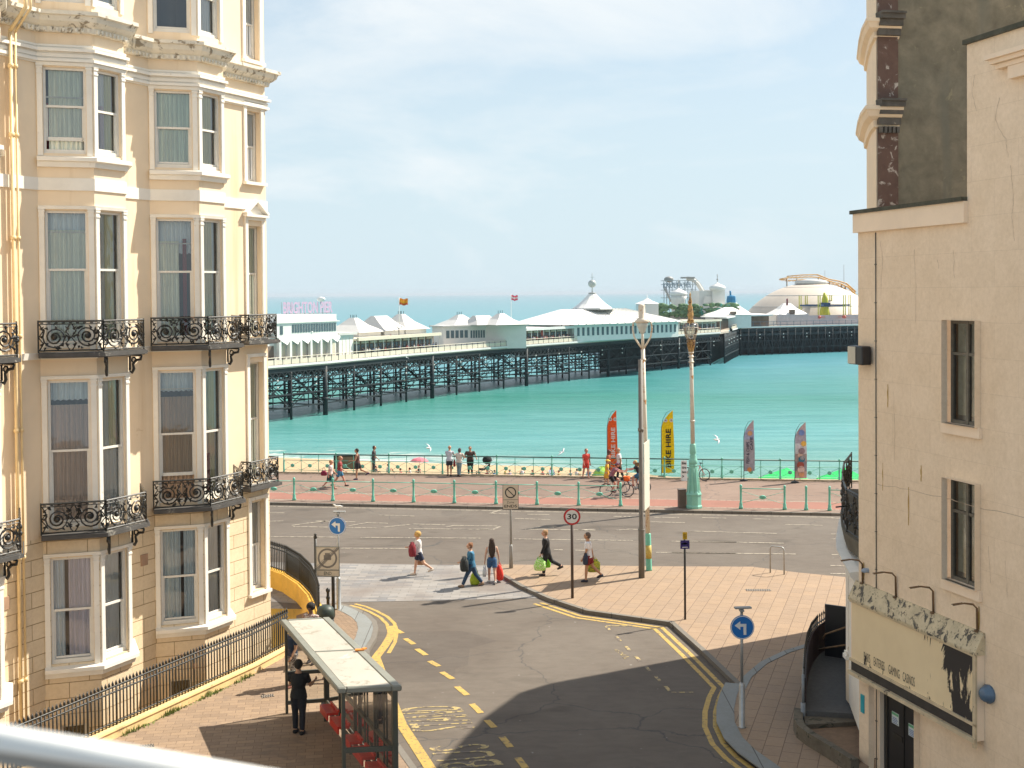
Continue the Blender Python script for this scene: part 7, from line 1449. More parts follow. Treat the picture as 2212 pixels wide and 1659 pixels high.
# ================================================================== PEOPLE
SK = {'fair': (.62, .36, .25), 'tan': (.50, .27, .16), 'dark': (.16, .08, .05), 'red': (.60, .28, .20)}
_sk = {}
def skin(k):
    if k not in _sk:
        m, t, b = nodes('skin_'+k); n = noise_n(t, coords(t), 12, 4); c = SK[k]; t.links.new(mixc(t, n, tuple(x*.85 for x in c), c), b.inputs['Base Color']); b.inputs['Roughness'].default_value = .55; b.inputs['Subsurface Weight'].default_value = .05; _sk[k] = m
    return _sk[k]
def remesh(o, vx=.014, it=3):
    r = o.modifiers.new('remesh', 'REMESH'); r.mode = 'VOXEL'; r.voxel_size = vx; r.use_smooth_shade = True
    s = o.modifiers.new('smooth', 'SMOOTH'); s.factor = .5; s.iterations = it
def person(label, loc, rz, H=1.7, legs=((22, 8), (-18, 28)), arms=((-18, 8, 20), (20, 8, 25)), lean=3, twist=0, sk='fair', hair=('short', (.05, .03, .02)), top=None, sleeves='short', bottom=None, shoes=(.04, .03, .03), build_=1., hip_z=None, head=(0, 0), extra=None, untuck=.0, group=None, name='person'):
    """forward is +X; legs: (hip swing, knee bend) left/right in degrees; arms: (swing, out, elbow bend)"""
    t = thing(name, label, 'person', loc, rz, group); h = H; R = math.radians
    le = R(lean); up = Vector((math.sin(le), 0, math.cos(le)))
    def leg(side, a, k):
        hip = Vector((0, side*.052*h, 0)); a = R(a); k = R(k); kn = hip+Vector((math.sin(a), side*.02, -math.cos(a)))*.245*h; an = kn+Vector((math.sin(a-k), 0, -math.cos(a-k)))*.235*h; return hip, kn, an, a-k
    LL = [leg(1, *legs[0]), leg(-1, *legs[1])]; low = min(l[2].z-.045*h for l in LL); P0 = Vector((0, 0, -low)) if hip_z is None else Vector((0, 0, hip_z))
    LL = [(a+P0, b+P0, c+P0, d) for a, b, c, d in LL]
    S = lambda f, x=0., y=0.: P0+up*(f*h)+Vector((x*h, y*h, 0))
    tor = [(S(-.035), .070, .055), (S(.0), .092*build_, .068*build_), (S(.05), .086*build_, .062*build_), (S(.10), .074*build_, .055*build_), (S(.17), .088*build_, .062*build_), (S(.24), .098*build_, .060*build_), (S(.285), .080, .048), (S(.305), .040, .038), (S(.35), .031, .033)]
    body = MB(); body.tube([q[0] for q in tor], [(q[1]*h, q[2]*h) for q in tor], 14)
    for hp, kn, an, fa in LL:
        body.tube([hp+Vector((0, 0, .02*h)), hp.lerp(kn, .4), kn, kn.lerp(an, .3), kn.lerp(an, .85), an], [.056*h*build_, .050*h*build_, .034*h, .034*h, .022*h, .024*h], 10)
        fd = Vector((math.cos(fa*.35), 0, math.sin(fa*.35)*1.0)) if fa < 0 else Vector((math.cos(fa*.5), 0, math.sin(fa*.5))); body.tube([an-fd*.03*h-Vector((0, 0, .02*h)), an+fd*.03*h-Vector((0, 0, .022*h)), an+fd*.085*h-Vector((0, 0, .034*h))], [.024*h, .025*h, .016*h], 8)
    AA = []
    for side, (sw, ab, el) in zip((1, -1), arms):
        sh = S(.265, 0, side*.108*build_); d = Vector((math.sin(R(sw)), side*math.sin(R(ab)), -math.cos(R(sw)))).normalized(); eb = sh+d*.165*h; f2 = R(sw+el); d2 = Vector((math.sin(f2), side*math.sin(R(ab))*.5, -math.cos(f2))).normalized(); wr = eb+d2*.145*h
        body.tube([S(.262, 0, side*.05), sh, sh.lerp(eb, .5), eb, eb.lerp(wr, .35), wr], [.035*h, .034*h*build_, .028*h, .023*h, .022*h, .014*h], 9)
        x = d2; y_ = Vector((0, 1, 0)).cross(x).normalized(); z_ = Vector((0, side, 0)); pc = wr+x*.028*h; body.tube([wr, pc, wr+x*.052*h], [(.014*h, .012*h), (.018*h, .013*h), (.017*h, .012*h)], 8)
        for i, ln in enumerate((.034, .041, .038, .029)):
            b0 = wr+x*.048*h+y_*(i-1.5)*.0115*h; b1 = b0+x*ln*.55*h+z_*(-.006*h); b2 = b1+(x*.6-z_*.7).normalized()*ln*.5*h; body.tube([b0, b1, b2], [.0052*h, .005*h, .0042*h], 6)
        b0 = wr+x*.015*h+y_*-.018*h; body.tube([b0, b0+x*.02*h-y_*.014*h, b0+x*.038*h-y_*.012*h-z_*.008*h], [.0065*h, .0055*h, .0045*h], 6)
        AA.append((sh, eb, wr, wr+x*.06*h))
    hr = .066*h; yaw, pitch = R(head[0]), R(head[1]); HR = Matrix.Rotation(yaw, 3, 'Z') @ Matrix.Rotation(pitch, 3, 'Y'); hc = S(.405)+Vector((.012*h, 0, 0))
    hd = lambda x, y, z: hc+HR @ Vector((x*hr, y*hr, z*hr))
    body.ell(hc+HR@Vector((-.03*hr, 0, .12*hr)), (hr*.98, hr*.80, hr*.92), 14, 10, R=HR); body.ell(hd(.25, 0, -.35), (hr*.68, hr*.58, hr*.68), 12, 8, R=HR)
    body.tube([hd(.90, 0, .12), hd(1.12, 0, -.14), hd(.9, 0, -.2)], [hr*.08, hr*.15, hr*.08], 6); body.ell(hd(.86, 0, -.5), (hr*.12, hr*.26, hr*.10), 8, 5, R=HR)
    for s in (-1, 1): body.ell(hd(-.02, s*.82, -.05), (hr*.18, hr*.08, hr*.24), 8, 5, R=HR); body.ell(hd(.80, s*.32, .22), (hr*.16, hr*.24, hr*.08), 6, 4, R=HR)
    bo = body.build('body', skin(sk), t); remesh(bo, .0125, 2)
    for s in (-1, 1): ey = MB(); ey.ell(hd(.88, s*.32, .04), (hr*.09, hr*.14, hr*.08), 8, 5, R=HR); ey.build('eye', M['black'], t)
    def cloth(name, mb, col, vx=.016, it=4): o = mb.build(name, fabric(*col) if isinstance(col[0], (tuple, list)) else fabric(col), t); remesh(o, vx, it); return o
    if top:
        mb = MB(); i0 = 1 if untuck >= 0 else 3; g = 1.16; pts = tor[i0:7]; rad = [((q[1]*g)*h, (q[2]*g+.006)*h) for q in pts]
        if untuck > 0: pts = [(S(-untuck), tor[1][1]*1.08, tor[1][2]*1.12)]+pts; rad = [(pts[0][1]*g*h, pts[0][2]*g*h)]+rad
        mb.tube([q[0] for q in pts]+[S(.298)], rad+[(.050*h, .045*h)], 14)
        if sleeves != 'none':
            for sh, eb, wr, hn in AA:
                if sleeves == 'short': mb.tube([S(.262, 0, 0).lerp(sh, .4), sh, sh.lerp(eb, .62)], [.040*h, .043*h*build_, .038*h], 10)
                else: mb.tube([S(.262, 0, 0).lerp(sh, .4), sh, sh.lerp(eb, .5), eb, eb.lerp(wr, .5), eb.lerp(wr, .96)], [.040*h, .043*h*build_, .037*h, .033*h, .030*h, .024*h], 10)
        cloth('top', mb, top)
    if bottom:
        kind, col = bottom; mb = MB()
        if kind in ('trousers', 'shorts', 'jeans'):
            mb.tube([S(.075), S(.04), S(0), S(-.03)], [(.080*h*build_, .060*h*build_), (.092*h*build_, .068*h*build_), (.100*h*build_, .077*h*build_), (.085*h, .068*h)], 14)
            for hp, kn, an, fa in LL:
                if kind == 'shorts': mb.tube([hp+Vector((0, 0, .02*h)), hp.lerp(kn, .4), hp.lerp(kn, .72)], [.062*h*build_, .062*h*build_, .060*h*build_], 10)
                else: mb.tube([hp+Vector((0, 0, .02*h)), hp.lerp(kn, .4), kn, kn.lerp(an, .4), kn.lerp(an, .93)], [.062*h*build_, .058*h*build_, .044*h, .042*h, .036*h], 10)
        else:
            L_ = {'skirt': -.26, 'mini': -.12, 'dress': -.22, 'long': -.40}[kind]; wf = {'skirt': .15, 'mini': .115, 'dress': .125, 'long': .15}[kind]; 
            mb.tube([S(.08), S(.03), P0+Vector((0, 0, L_*.5*h)), P0+Vector((0, 0, L_*h))], [(.078*h, .06*h), (.098*h, .078*h), ((.10+wf)*.5*h, (.09+wf)*.5*h), (wf*h, wf*.9*h)], 14)
        cloth(kind if kind != 'mini' else 'skirt', mb, col)
    if shoes:
        for hp, kn, an, fa in LL:
            fd = Vector((math.cos(fa*.35), 0, math.sin(fa*.35))) if fa < 0 else Vector((math.cos(fa*.5), 0, math.sin(fa*.5))); mb = MB(); mb.tube([an-fd*.04*h-Vector((0, 0, .022*h)), an+fd*.02*h-Vector((0, 0, .022*h)), an+fd*.07*h-Vector((0, 0, .032*h)), an+fd*.10*h-Vector((0, 0, .034*h))], [.028*h, .031*h, .024*h, .014*h], 8); mb.build('shoe', fabric(shoes), t)
    if hair:
        st, hcol = hair; mb = MB()
        if st != 'bald':
            if st in ('cap', 'hat', 'helmet'):
                mb2 = MB(); mb2.ell(hd(-.05, 0, .42), (hr*1.06, hr*.93, hr*.72), 12, 7, R=HR); mb2.tube([hd(.5, 0, .45), hd(1.45, 0, .35)], [(hr*.6, hr*.06), (hr*.4, hr*.04)], 8) if st == 'cap' else None
                if st == 'hat': mb2.lathe([(hr*1.7, 0), (hr*1.7, hr*.06), (hr*.9, hr*.1)], tuple(hd(0, 0, .25)), 14)
                mb2.build(st, fabric(hcol if st != 'cap' else hcol), t); hcol = (.10, .06, .04)
                mb.ell(hd(-.30, 0, -.05), (hr*.80, hr*.84, hr*.75), 12, 8, R=HR)
            else:
                mb.ell(hd(-.20, 0, .22), (hr*.98, hr*.90, hr*.94), 12, 8, R=HR); mb.ell(hd(-.42, 0, -.15), (hr*.70, hr*.80, hr*.72), 12, 8, R=HR)
            if st == 'long': mb.tube([hd(-.5, 0, .3), hd(-.85, 0, -.4), S(.27, -.055), S(.20, -.065), S(.12, -.070), S(.05, -.06)], [(hr*.8, hr*.5), (hr*1.0, hr*.45), (hr*1.3, hr*.38), (hr*1.25, hr*.34), (hr*.95, hr*.28), (hr*.4, hr*.15)], 10)
            if st == 'mid': mb.tube([hd(-.4, 0, .3), hd(-.6, 0, -.5), hd(-.5, 0, -1.25)], [(hr*.9, hr*.6), (hr*1.0, hr*.5), (hr*.7, hr*.3)], 10)
            if st == 'bun': mb.ell(hd(-.75, 0, .75), (hr*.42, hr*.42, hr*.42), 8, 6)
            if st == 'tail': mb.tube([hd(-.8, 0, .5), hd(-1.4, 0, .1), hd(-1.5, .1, -.9)], [hr*.25, hr*.3, hr*.08], 8)
            if st == 'big': mb.ell(hd(-.25, 0, .3), (hr*1.2, hr*1.2, hr*1.1), 12, 8)
            ho = mb.build('hair', fabric(hcol), t); remesh(ho, .014, 2)
    W = Matrix.Translation(loc) @ Matrix.Rotation(rz, 4, 'Z')
    return t, [W @ a[3] for a in AA], W, S
def bag(name, label, p, rz, w_, d_, h_, col, mat=None, handle=.18, drop=0):
    p = Vector(p); t = thing(name, label, 'bag', (p.x, p.y, p.z-handle-h_-drop), rz); mb = MB(); n = 12
    pr = [(.80, 0), (1.0, .08), (1.08, .38), (.92, .72), (.42, 1.0)]
    mb.v = []; vs = []
    for f, z in pr:
        for j in range(n):
            a = 2*math.pi*j/n; vs.append((w_/2*f*math.copysign(abs(math.cos(a))**.6, math.cos(a))*(1+.10*math.sin(3*a+z*6)+.05*math.sin(7*a-z*9)), d_/2*f*math.copysign(abs(math.sin(a))**.7, math.sin(a)), z*h_))
    mb.add(vs, [(i*n+j, i*n+(j+1) % n, (i+1)*n+(j+1) % n, (i+1)*n+j) for i in range(4) for j in range(n)]+[tuple(range(n-1, -1, -1)), tuple(range(4*n, 5*n))], smooth=True)
    mb.build('bag_body', mat or fabric(col), t); mb = MB()
    for s in (-1, 1): mb.tube([(-w_*.28, s*d_*.3, h_*.97), (-w_*.1, s*.01, h_+handle*.9), (0, 0, h_+handle), (w_*.1, s*.01, h_+handle*.9), (w_*.28, s*d_*.3, h_*.97)], .008, 5)
    mb.build('handle', fabric(tuple(c*.7 for c in col)), t); return t
LEFT = math.pi; AW_ = math.pi/2
# five on and beside the crossing
t, hn, W, S = person('blonde woman in a white blouse striding left over the pale crossing', at(905, 1243, .01), LEFT+.15, 1.66, ((-24, 30), (14, 6)), ((30, 6, 70), (-20, 10, 15)), 3, sk='fair', hair=('big', (.62, .38, .12)), top=(.92, .88, .86), sleeves='long', bottom=('shorts', (.03, .04, .08)), shoes=(.75, .65, .55), untuck=.03)
bag('maroon_bundle', 'maroon jacket bundle held in front by the blonde woman', hn[0]+Vector((.24, 0, .20)), LEFT+.3, .26, .28, .52, (.26, .025, .04), handle=.02); bag('wicker_basket', 'small tan wicker basket behind the blonde woman', hn[1], LEFT, .32, .20, .20, (.42, .24, .13), handle=.16)
t, hn, W, S = person('woman in a blue denim jacket walking left on the crossing', at(1019, 1267, .01), LEFT+.1, 1.66, ((27, 4), (-22, 16)), ((28, 6, 50), (-22, 8, 10)), 4, sk='fair', hair=('bun', (.30, .14, .07)), top=(.05, .20, .34), sleeves='long', bottom=('jeans', (.03, .07, .14)), shoes=(.30, .20, .13), untuck=.05, build_=1.08)
bag('rucksack', 'black rucksack hugged by the woman in the denim jacket', hn[0]+Vector((.22, -.04, .24)), LEFT+.2, .28, .34, .50, (.03, .035, .035), handle=.03); bag('carrier_bag', 'lime green carrier bag behind the denim-jacketed woman', hn[1], LEFT, .34, .18, .46, (.48, .62, .04))
t, hn, W, S = person('girl with long dark hair and denim shorts walking away at the kerb', at(1063, 1259, .01), AW_+.1, 1.64, ((14, 4), (-13, 18)), ((-6, 14, 8), (8, 16, 10)), 2, sk='fair', hair=('long', (.06, .035, .025)), top=(.85, .80, .78), sleeves='none', bottom=('shorts', (.05, .13, .28)), shoes=(.8, .78, .75), untuck=-1, build_=.94)
bag('carrier_bag', 'bright red carrier bag at the side of the long-haired girl', hn[1], AW_+.3, .40, .22, .54, (.86, .05, .03), handle=.10); bag('carrier_bag', 'small white carrier bag in the left hand of the long-haired girl', hn[0], AW_, .22, .14, .34, (.88, .84, .84), handle=.10)
t, hn, W, S = person('woman all in black walking left on the buff pavement', at(1181, 1243), LEFT-.05, 1.70, ((10, 4), (-26, 38)), ((14, 4, 10), (4, 6, 12)), 4, sk='fair', hair=('bun', (.45, .27, .14)), top=(.018, .018, .020), sleeves='long', bottom=('trousers', (.02, .02, .022)), shoes=(.05, .04, .04), untuck=.04, build_=1.12)
M['limebag'] = fabric((.30, .85, .05), (.75, .85, .55)); bag('carrier_bag', 'lime green carrier bag carried low by the woman in black', hn[0], LEFT, .40, .22, .44, (.30, .85, .05), M['limebag'], handle=.06); bag('carrier_bag', 'second lime carrier bag behind the knees of the woman in black', hn[1]+Vector((.12, .1, 0)), LEFT, .34, .2, .42, (.25, .80, .03), handle=.08)
t, hn, W, S = person('man in a white T-shirt and dark red shorts walking left', at(1271, 1256), LEFT-.1, 1.78, ((8, 4), (-22, 24)), ((12, 5, 14), (-22, 10, 8)), 1, sk='tan', hair=('short', (.14, .10, .08)), top=(.92, .92, .95), sleeves='short', bottom=('shorts', (.26, .015, .02)), shoes=(.03, .035, .06), untuck=.03)
bag('carrier_bag', 'yellow patterned carrier bag trailing behind the man in white', hn[1]+Vector((0, 0, .05)), LEFT+.1, .46, .22, .46, (.75, .70, .04), fabric((.80, .74, .03), (.10, .20, .08)), handle=.08); bag('navy_bundle', 'navy jacket bundle at the hip of the man in the white T-shirt', hn[0]+Vector((.14, -.04, .30)), LEFT, .18, .14, .40, (.035, .05, .09), handle=.02)
# at the shelter
t, hn, W, S = person('man in black standing inside the bus shelter looking at his hands', at(646, 1584), AW_-.2, 1.76, ((3, 2), (-3, 2)), ((20, 8, 75), (22, 10, 80)), 1, sk='tan', hair=('short', (.03, .025, .02)), top=(.012, .014, .016), sleeves='short', bottom=('trousers', (.02, .022, .03)), shoes=(.02, .02, .02), untuck=.04, build_=1.08)
t, hn, W, S = person('woman in a navy top and patterned trousers behind the shelter post', at(632, 1482), AW_+2.4, 1.66, ((10, 4), (-10, 10)), ((10, 8, 30), (-8, 8, 20)), 1, sk='tan', hair=('mid', (.16, .08, .04)), top=(.02, .04, .08), sleeves='short', bottom=('trousers', ((.55, .48, .42), (.07, .05, .05))), shoes=(.5, .2, .15), untuck=.02)
t, hn, W, S = person('person with curly black hair in a brown and white shirt above the shelter roof', at(673, 1433), -AW_-.3, 1.70, ((4, 2), (-4, 2)), ((10, 8, 60), (5, 8, 20)), 0, sk='dark', hair=('big', (.015, .012, .012)), top=((.62, .55, .50), (.20, .08, .06)), sleeves='short', bottom=('trousers', (.30, .22, .16)), head=(0, 12))
t, hn, W, S = person('person in beige trousers half hidden by the shelter roof', at(707, 1470), AW_, 1.6, ((12, 4), (-12, 12)), ((8, 8, 20), (-8, 8, 20)), 2, sk='fair', hair=('short', (.2, .1, .05)), top=(.20, .08, .06), sleeves='short', bottom=('trousers', (.45, .34, .25)))
# along the promenade
def walk(label, px, py, rz, H, **k): return person(label, at(px, py), rz, H, **k)
walk('fair-haired woman in a dark green skirt walking right near the guard rail', 714, 1056, .0, 1.60, legs=((-22, 20), (20, 4)), arms=((15, 6, 30), (-15, 8, 10)), sk='red', hair=('short', (.52, .30, .14)), top=(.80, .68, .64), bottom=('skirt', (.01, .06, .06)), shoes=(.6, .35, .28), untuck=.02)
t, hn, W, S = walk('man in a maroon shirt and blue shorts walking right beside the woman in a skirt', 734, 1051, .05, 1.72, legs=((26, 6), (-20, 22)), arms=((-16, 6, 14), (16, 8, 40)), sk='red', hair=('short', (.40, .22, .10)), top=(.34, .05, .05), bottom=('shorts', (.05, .22, .38)), shoes=(.08, .07, .06))
bag('handbag', 'small maroon handbag behind the skirted woman', Vector(at(700, 1050))+Vector((0, 0, 1.0)), 0, .32, .15, .28, (.28, .02, .06), handle=.15)
t, hn, W, S = walk('tanned man in black shorts and dark vest walking left by the railing', 773, 1036, LEFT, 1.76, legs=((6, 3), (-26, 42)), arms=((16, 8, 70), (-14, 8, 20)), sk='tan', hair=('short', (.05, .04, .03)), top=(.14, .06, .05), sleeves='none', bottom=('shorts', (.02, .022, .025)), shoes=(.08, .05, .12))
walk('man in a pale blue shirt and dark shorts leaning on the railing', 971, 1028, AW_-.1, 1.74, legs=((4, 2), (-6, 2)), arms=((50, 6, 30), (50, 6, 30)), lean=10, sk='tan', hair=('bald', (0, 0, 0)), top=(.62, .64, .70), bottom=('shorts', (.03, .035, .05)), untuck=.04)
t, hn, W, S = walk('grey-haired woman in a beige top and jeans at the railing', 992, 1029, AW_-.4, 1.62, legs=((6, 2), (-8, 4)), arms=((14, 6, 30), (40, 6, 40)), lean=8, sk='tan', hair=('mid', (.10, .10, .11)), top=(.74, .66, .58), bottom=('jeans', (.24, .36, .40)), untuck=.04, build_=1.08)
bag('shoulder_bag', 'dark red shoulder bag between the railing couple', Vector(at(982, 1028))+Vector((0, -.1, 1.15)), AW_, .28, .14, .40, (.30, .04, .04), handle=.2)
walk('man in a dark brown T-shirt resting his hands on the railing', 1016, 1026, -AW_, 1.66, legs=((3, 2), (-3, 2)), arms=((30, 28, 30), (30, 28, 30)), sk='tan', hair=('short', (.14, .12, .11)), top=(.10, .055, .045), bottom=('trousers', (.03, .03, .035)), build_=1.18)
# pushchair
q = PR(-3.35, 10.4, .12); t = thing('pushchair', 'black pushchair parked by the man in the brown T-shirt', 'pushchair', (q.x, q.y, .12), .1)
mb = MB(); mb.tube([(-.3, 0, .35), (0, 0, .32), (.28, 0, .5), (.34, 0, .85)], [(.2, .05), (.24, .06), (.24, .06), (.22, .05)], 10); mb.ell((.18, 0, .86), (.28, .25, .24), 12, 8); mb.build('seat_and_hood', fabric((.02, .022, .024)), t); mb = MB()
for s in (-.24, .24): mb.tube([(-.35, s, .12), (.1, s, .5), (.62, s, 1.02)], .014, 6); mb.tube([(.35, s, .14), (0, s, .5)], .014, 6)
mb.tube([(.62, -.24, 1.02), (.62, .24, 1.02)], .016, 6); mb.build('frame', M['steel'], t)
for x, r in ((-.35, .10), (.35, .14)):
    for s in (-.27, .27): mb = MB(); mb.tube([(x+r*math.cos(i*.5236), s, r+r*math.sin(i*.5236)) for i in range(12)], .018, 6, closed=True); mb.build('wheel', M['black'], t)
walk('woman in a coral red top and shorts walking by the railing', 1266, 1033, -AW_+.5, 1.68, legs=((8, 2), (-10, 8)), arms=((-8, 12, 20), (12, 12, 20)), sk='red', hair=('short', (.34, .20, .13)), top=(.90, .10, .07), bottom=('shorts', (.86, .09, .06)), shoes=(.6, .3, .22), untuck=.03)
walk('red-haired person in a rust top standing in front of the orange flag', 1314, 1036, -.3, 1.68, legs=((6, 2), (-8, 6)), sk='dark', hair=('short', (.16, .03, .03)), top=(.42, .12, .06), bottom=('trousers', (.06, .04, .04)), shoes=(.05, .04, .04))
walk('bald man in a white T-shirt and black trousers beyond the cyclists', 1338, 1037, LEFT, 1.80, legs=((10, 3), (-12, 10)), sk='tan', hair=('bald', (0, 0, 0)), top=(.88, .86, .88), bottom=('trousers', (.02, .02, .025)), untuck=.03)
walk('person in a yellow-orange dress standing behind the bicycle', 1311, 1050, -.2, 1.45, legs=((6, 2), (-8, 6)), sk='fair', hair=('hat', (.85, .55, .10)), top=(.90, .50, .05), bottom=('dress', (.90, .42, .04)), shoes=(.3, .2, .12))
p = Vector(BK1.location)+Vector((math.cos(-.16)*.24, math.sin(-.16)*.24, 0))
person('cyclist in a mauve top and black shorts riding right', (p.x, p.y, .12), -.16, 1.68, ((68, 72), (34, 60)), ((66, 8, 24), (66, 8, 24)), 28, sk='red', hair=('helmet', (.20, .08, .14)), top=(.34, .14, .18), bottom=('shorts', (.015, .015, .018)), shoes=(.12, .03, .04), hip_z=1.03)
p = Vector(BK2.location)+Vector((math.cos(LEFT-.16)*.24, math.sin(LEFT-.16)*.24, 0))
person('blonde girl cyclist in a black T-shirt riding left behind the grey pole', (p.x, p.y, .12), LEFT-.16, 1.60, ((66, 70), (30, 55)), ((58, 8, 26), (58, 8, 26)), 20, sk='red', hair=('long', (.66, .44, .18)), top=(.025, .022, .03), bottom=('shorts', (.04, .16, .30)), shoes=(.4, .12, .1), hip_z=1.0)
# two people out of sight of their legs behind the far-left railing
for px, col, h_, lab in ((719, (.45, .28, .2), 1.6, 'brown-haired person standing beyond the railing at the far left'),): 
    q = PR(-9.9, 10.45, .12); person(lab, tuple(q), 0, h_, ((2, 2), (-2, 2)), sk='tan', hair=('short', (.08, .05, .04)), top=(.10, .08, .08), bottom=('trousers', (.05, .05, .06)))
# ================================================================== ON THE BEACH
rnd = random.Random(12)
def beach_pt(px, y): q = AY(px, 1000, y); return Vector((q.x, y, bz(q.x, y)))
def sitter(label, p, rz, top, leg_, hat=None):
    mb = MB(); mb.tube([(-.05, 0, .06), (-.08, 0, .30), (-.02, 0, .52), (0, 0, .60)], [(.17, .12), (.15, .11), (.19, .12), (.06, .06)], 8, 0)
    for s in (-1, 1): mb.tube([(0, s*.09, .12), (.36, s*.12, .38), (.60, s*.10, .05), (.72, s*.10, .04)], [.085, .06, .045, .03], 6, 1); mb.tube([(-.02, s*.2, .50), (.12, s*.25, .28), (.34, s*.18, .34)], [.05, .04, .03], 6, 2)
    mb.ell((.03, 0, .75), (.10, .09, .125), 8, 6, 2); mb.ell((.0, 0, .79), (.11, .10, .11), 8, 6, 3)
    o = mb.build('person', [fabric(top), fabric(leg_), skin('red'), fabric(hat or (.06, .04, .03))], loc=tuple(p)); o.rotation_euler = (0, 0, rz); return tag(o, label, 'person', 'sunbathers on the beach')
cols = [((.7, .68, .7), 'white'), ((.04, .04, .06), 'black'), ((.62, .12, .12), 'red'), ((.1, .25, .5), 'blue'), ((.7, .5, .1), 'mustard'), ((.5, .34, .5), 'lilac')]
for i, (px, y) in enumerate(((885, 119), (905, 122), (1052, 118), (1068, 117), (1092, 120), (1101, 118), (1128, 121), (1150, 118), (1172, 119), (1190, 122), (1207, 118), (1232, 119), (1246, 121), (1290, 122), (1480, 114), (1498, 113), (1522, 115), (1549, 113), (1568, 115), (1590, 113), (1632, 113), (1668, 112), (1738, 112), (1765, 113), (838, 124), (812, 121), (865, 118))):
    c, nm = cols[i % 6]; where = ['left of the man in the pale blue shirt', 'right of the pushchair', 'left of the woman in coral red', 'right of the yellow flag', 'between the two right-hand flags'][0 if px < 960 else 1 if px < 1160 else 2 if px < 1400 else 3 if px < 1600 else 4]
    sitter('sunbather in %s on the beach %s' % (nm, where), beach_pt(px, y), rnd.random()*6.3, c, (.30, .16, .10))
M['towel'] = {}
for i, (px, y, c, nm) in enumerate(((895, 121, (.75, .12, .15), 'red and white'), (1000-60, 118, (.8, .55, .08), 'orange'), (1081, 121, (.75, .75, .78), 'white'), (1176, 118, (.10, .2, .6), 'blue'), (1198, 120, (.2, .5, .55), 'turquoise'), (1268, 118, (.12, .25, .6), 'deep blue'), (1541, 114, (.75, .4, .45), 'pink'), (1508, 112, (.75, .75, .78), 'pale grey'), (1604, 112, (.7, .7, .3), 'straw yellow'))):
    p = beach_pt(px, y); mb = MB(); n = 8
    for k in range(n): mb.box(((k-3.5)*.22, 0, .05+.02*math.sin(k*2)), (.22, .75, .03), 0, k % 2)
    o = mb.build('beach_towel', [fabric(c), fabric((.8, .78, .75))], loc=tuple(p)); o.rotation_euler = (0, 0, rnd.random()*3); tag(o, nm+' striped beach towel spread on the shingle', 'towel', 'beach towels')
def deckchair(px, y, lab):
    p = beach_pt(px, y); t = thing('deckchair', lab, 'deckchair', tuple(p), rnd.uniform(-.6, .6)); mb = MB()
    for s in (-.28, .28): mb.tube([(s, -.5, 0), (s, .45, .95)], .02, 5); mb.tube([(s, .45, 0), (s, -.45, .55)], .02, 5)
    mb.build('frame', M['deckm'], t); mb = MB()
    for k in range(8): x = -.26+k*.065; mb.add([(x, -.42, .5), (x+.065, -.42, .5), (x+.065, -.05, .25), (x, -.05, .25), (x+.065, .43, .93), (x, .43, .93)], [(0, 1, 2, 3), (3, 2, 4, 5)], k % 2)
    mb.build('striped_canvas', [fabric((.85, .85, .88)), fabric((.08, .18, .5))], t)
for px, y, lab in ((1193, 117, 'blue and white striped deckchair left of the woman in coral red'), (1268, 116, 'blue and white striped deckchair behind the legs of the woman in coral red'), (1578, 112, 'striped deckchair left of the slim grey flag'), (1562, 111, 'striped deckchair between the lamp base and the slim grey flag'), (1622, 111, 'striped deckchair right of the slim grey flag')): deckchair(px, y, lab)
p = beach_pt(1302, 117); t = thing('popup_tent', 'lime green dome tent on the beach beside the woman in coral red', 'tent', tuple(p)); mb = MB(); mb.lathe([(1.05, 0), (1.0, .5), (.75, 1.0), (.35, 1.35), (.02, 1.45)], n=14); mb.build('tent_shell', fabric((.42, .75, .12)), t); mb = MB()
for a in (0, 1.05, 2.1): mb.tube([((1.06*math.cos(k))*math.cos(a), (1.06*math.cos(k))*math.sin(a), 1.47*math.sin(k)) for k in [i*math.pi/10 for i in range(11)]], .02, 4)
mb.build('tent_pole', fabric((.2, .35, .06)), t)
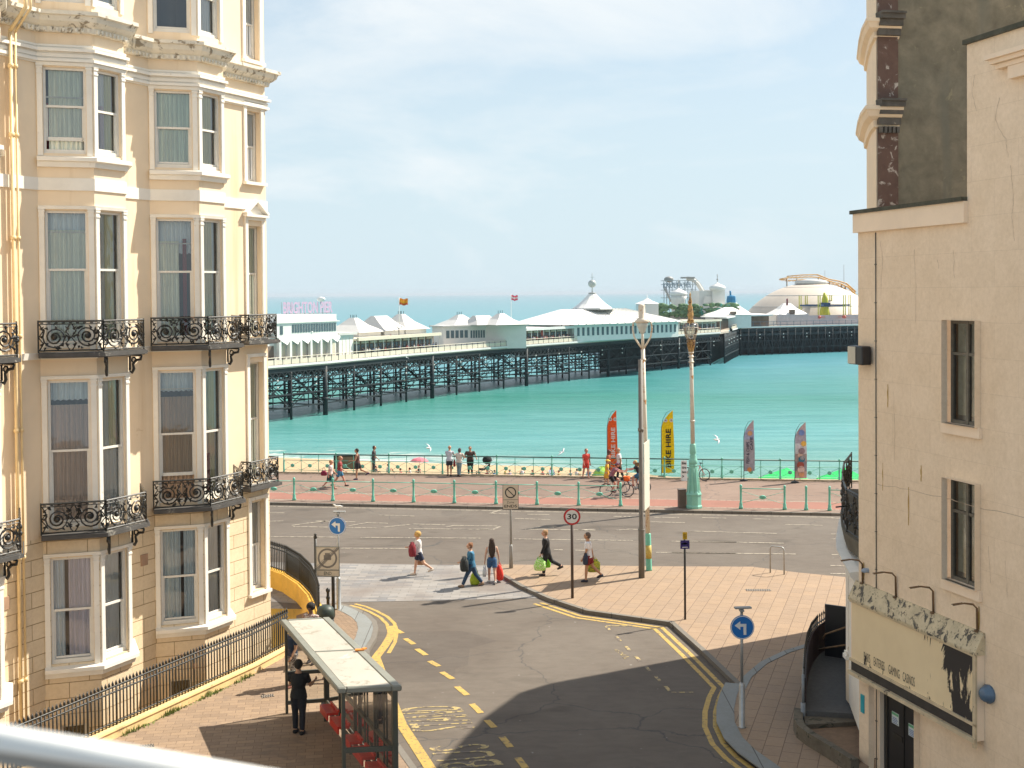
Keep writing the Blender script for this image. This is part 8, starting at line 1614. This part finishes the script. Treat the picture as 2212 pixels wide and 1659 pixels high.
p = beach_pt(906, 118); mb = MB(); mb.lathe([(.9, 1.55), (.6, 1.8), (.02, 1.95)], n=10, smooth=False); t = thing('beach_parasol', 'small pink beach parasol left of the man in the pale blue shirt', 'parasol', tuple(p)); mb.build('canopy', fabric((.75, .2, .25)), t); mb = MB(); mb.tube([(0, 0, 0), (0, 0, 1.8)], .025, 5); mb.build('pole', M['white'], t)
# green gazebos on the right
for px, pyt, y, w_, lab in ((1700, 1010, 88, 3.4, 'bright green gazebo roof behind the railing below the ice cream flag'), (1828, 1010, 88, 3.4, 'bright green gazebo roof behind the railing at the far right')):
    q = AY(px, pyt, y); t = thing('gazebo', lab, 'gazebo', (q.x, q.y, -4.6)); zt = q.z+4.6; mb = MB(); W2 = w_/2
    mb.add([(-W2, -W2, zt-.95), (W2, -W2, zt-.95), (W2, W2, zt-.95), (-W2, W2, zt-.95), (0, 0, zt), (-W2, -W2, zt-1.25), (W2, -W2, zt-1.25), (W2, W2, zt-1.25), (-W2, W2, zt-1.25)], [(0, 1, 4), (1, 2, 4), (2, 3, 4), (3, 0, 4), (0, 5, 6, 1), (1, 6, 7, 2), (2, 7, 8, 3), (3, 8, 5, 0)]); mb.build('canopy', fabric((.03, .75, .18)), t)
    for a in (-1, 1):
        for b_ in (-1, 1): mb = MB(); mb.tube([(a*(W2-.05), b_*(W2-.05), 0), (a*(W2-.05), b_*(W2-.05), zt-.8)], .03, 6); mb.build('leg', M['white'], t)
# ================================================================== HAZE
mb = MB(); mb.add([(x, y, z) for z in (-10.6, 36) for x, y in ((-31000, -60), (31000, -60), (31000, 40500), (-31000, 40500))], [(0, 3, 2, 1), (4, 5, 6, 7), (0, 1, 5, 4), (1, 2, 6, 5), (2, 3, 7, 6), (3, 0, 4, 7)])
m = bpy.data.materials.new('summer_haze'); m.use_nodes = True; t = m.node_tree; t.nodes.clear(); o = t.nodes.new('ShaderNodeOutputMaterial'); v = t.nodes.new('ShaderNodeVolumePrincipled')
v.inputs['Color'].default_value = (.70, .79, .88, 1); v.inputs['Density'].default_value = .00007; v.inputs['Anisotropy'].default_value = 0; t.links.new(v.outputs[0], o.inputs['Volume'])
tag(mb.build('haze', m), kind='stuff')
sc.cycles.volume_bounces = 0
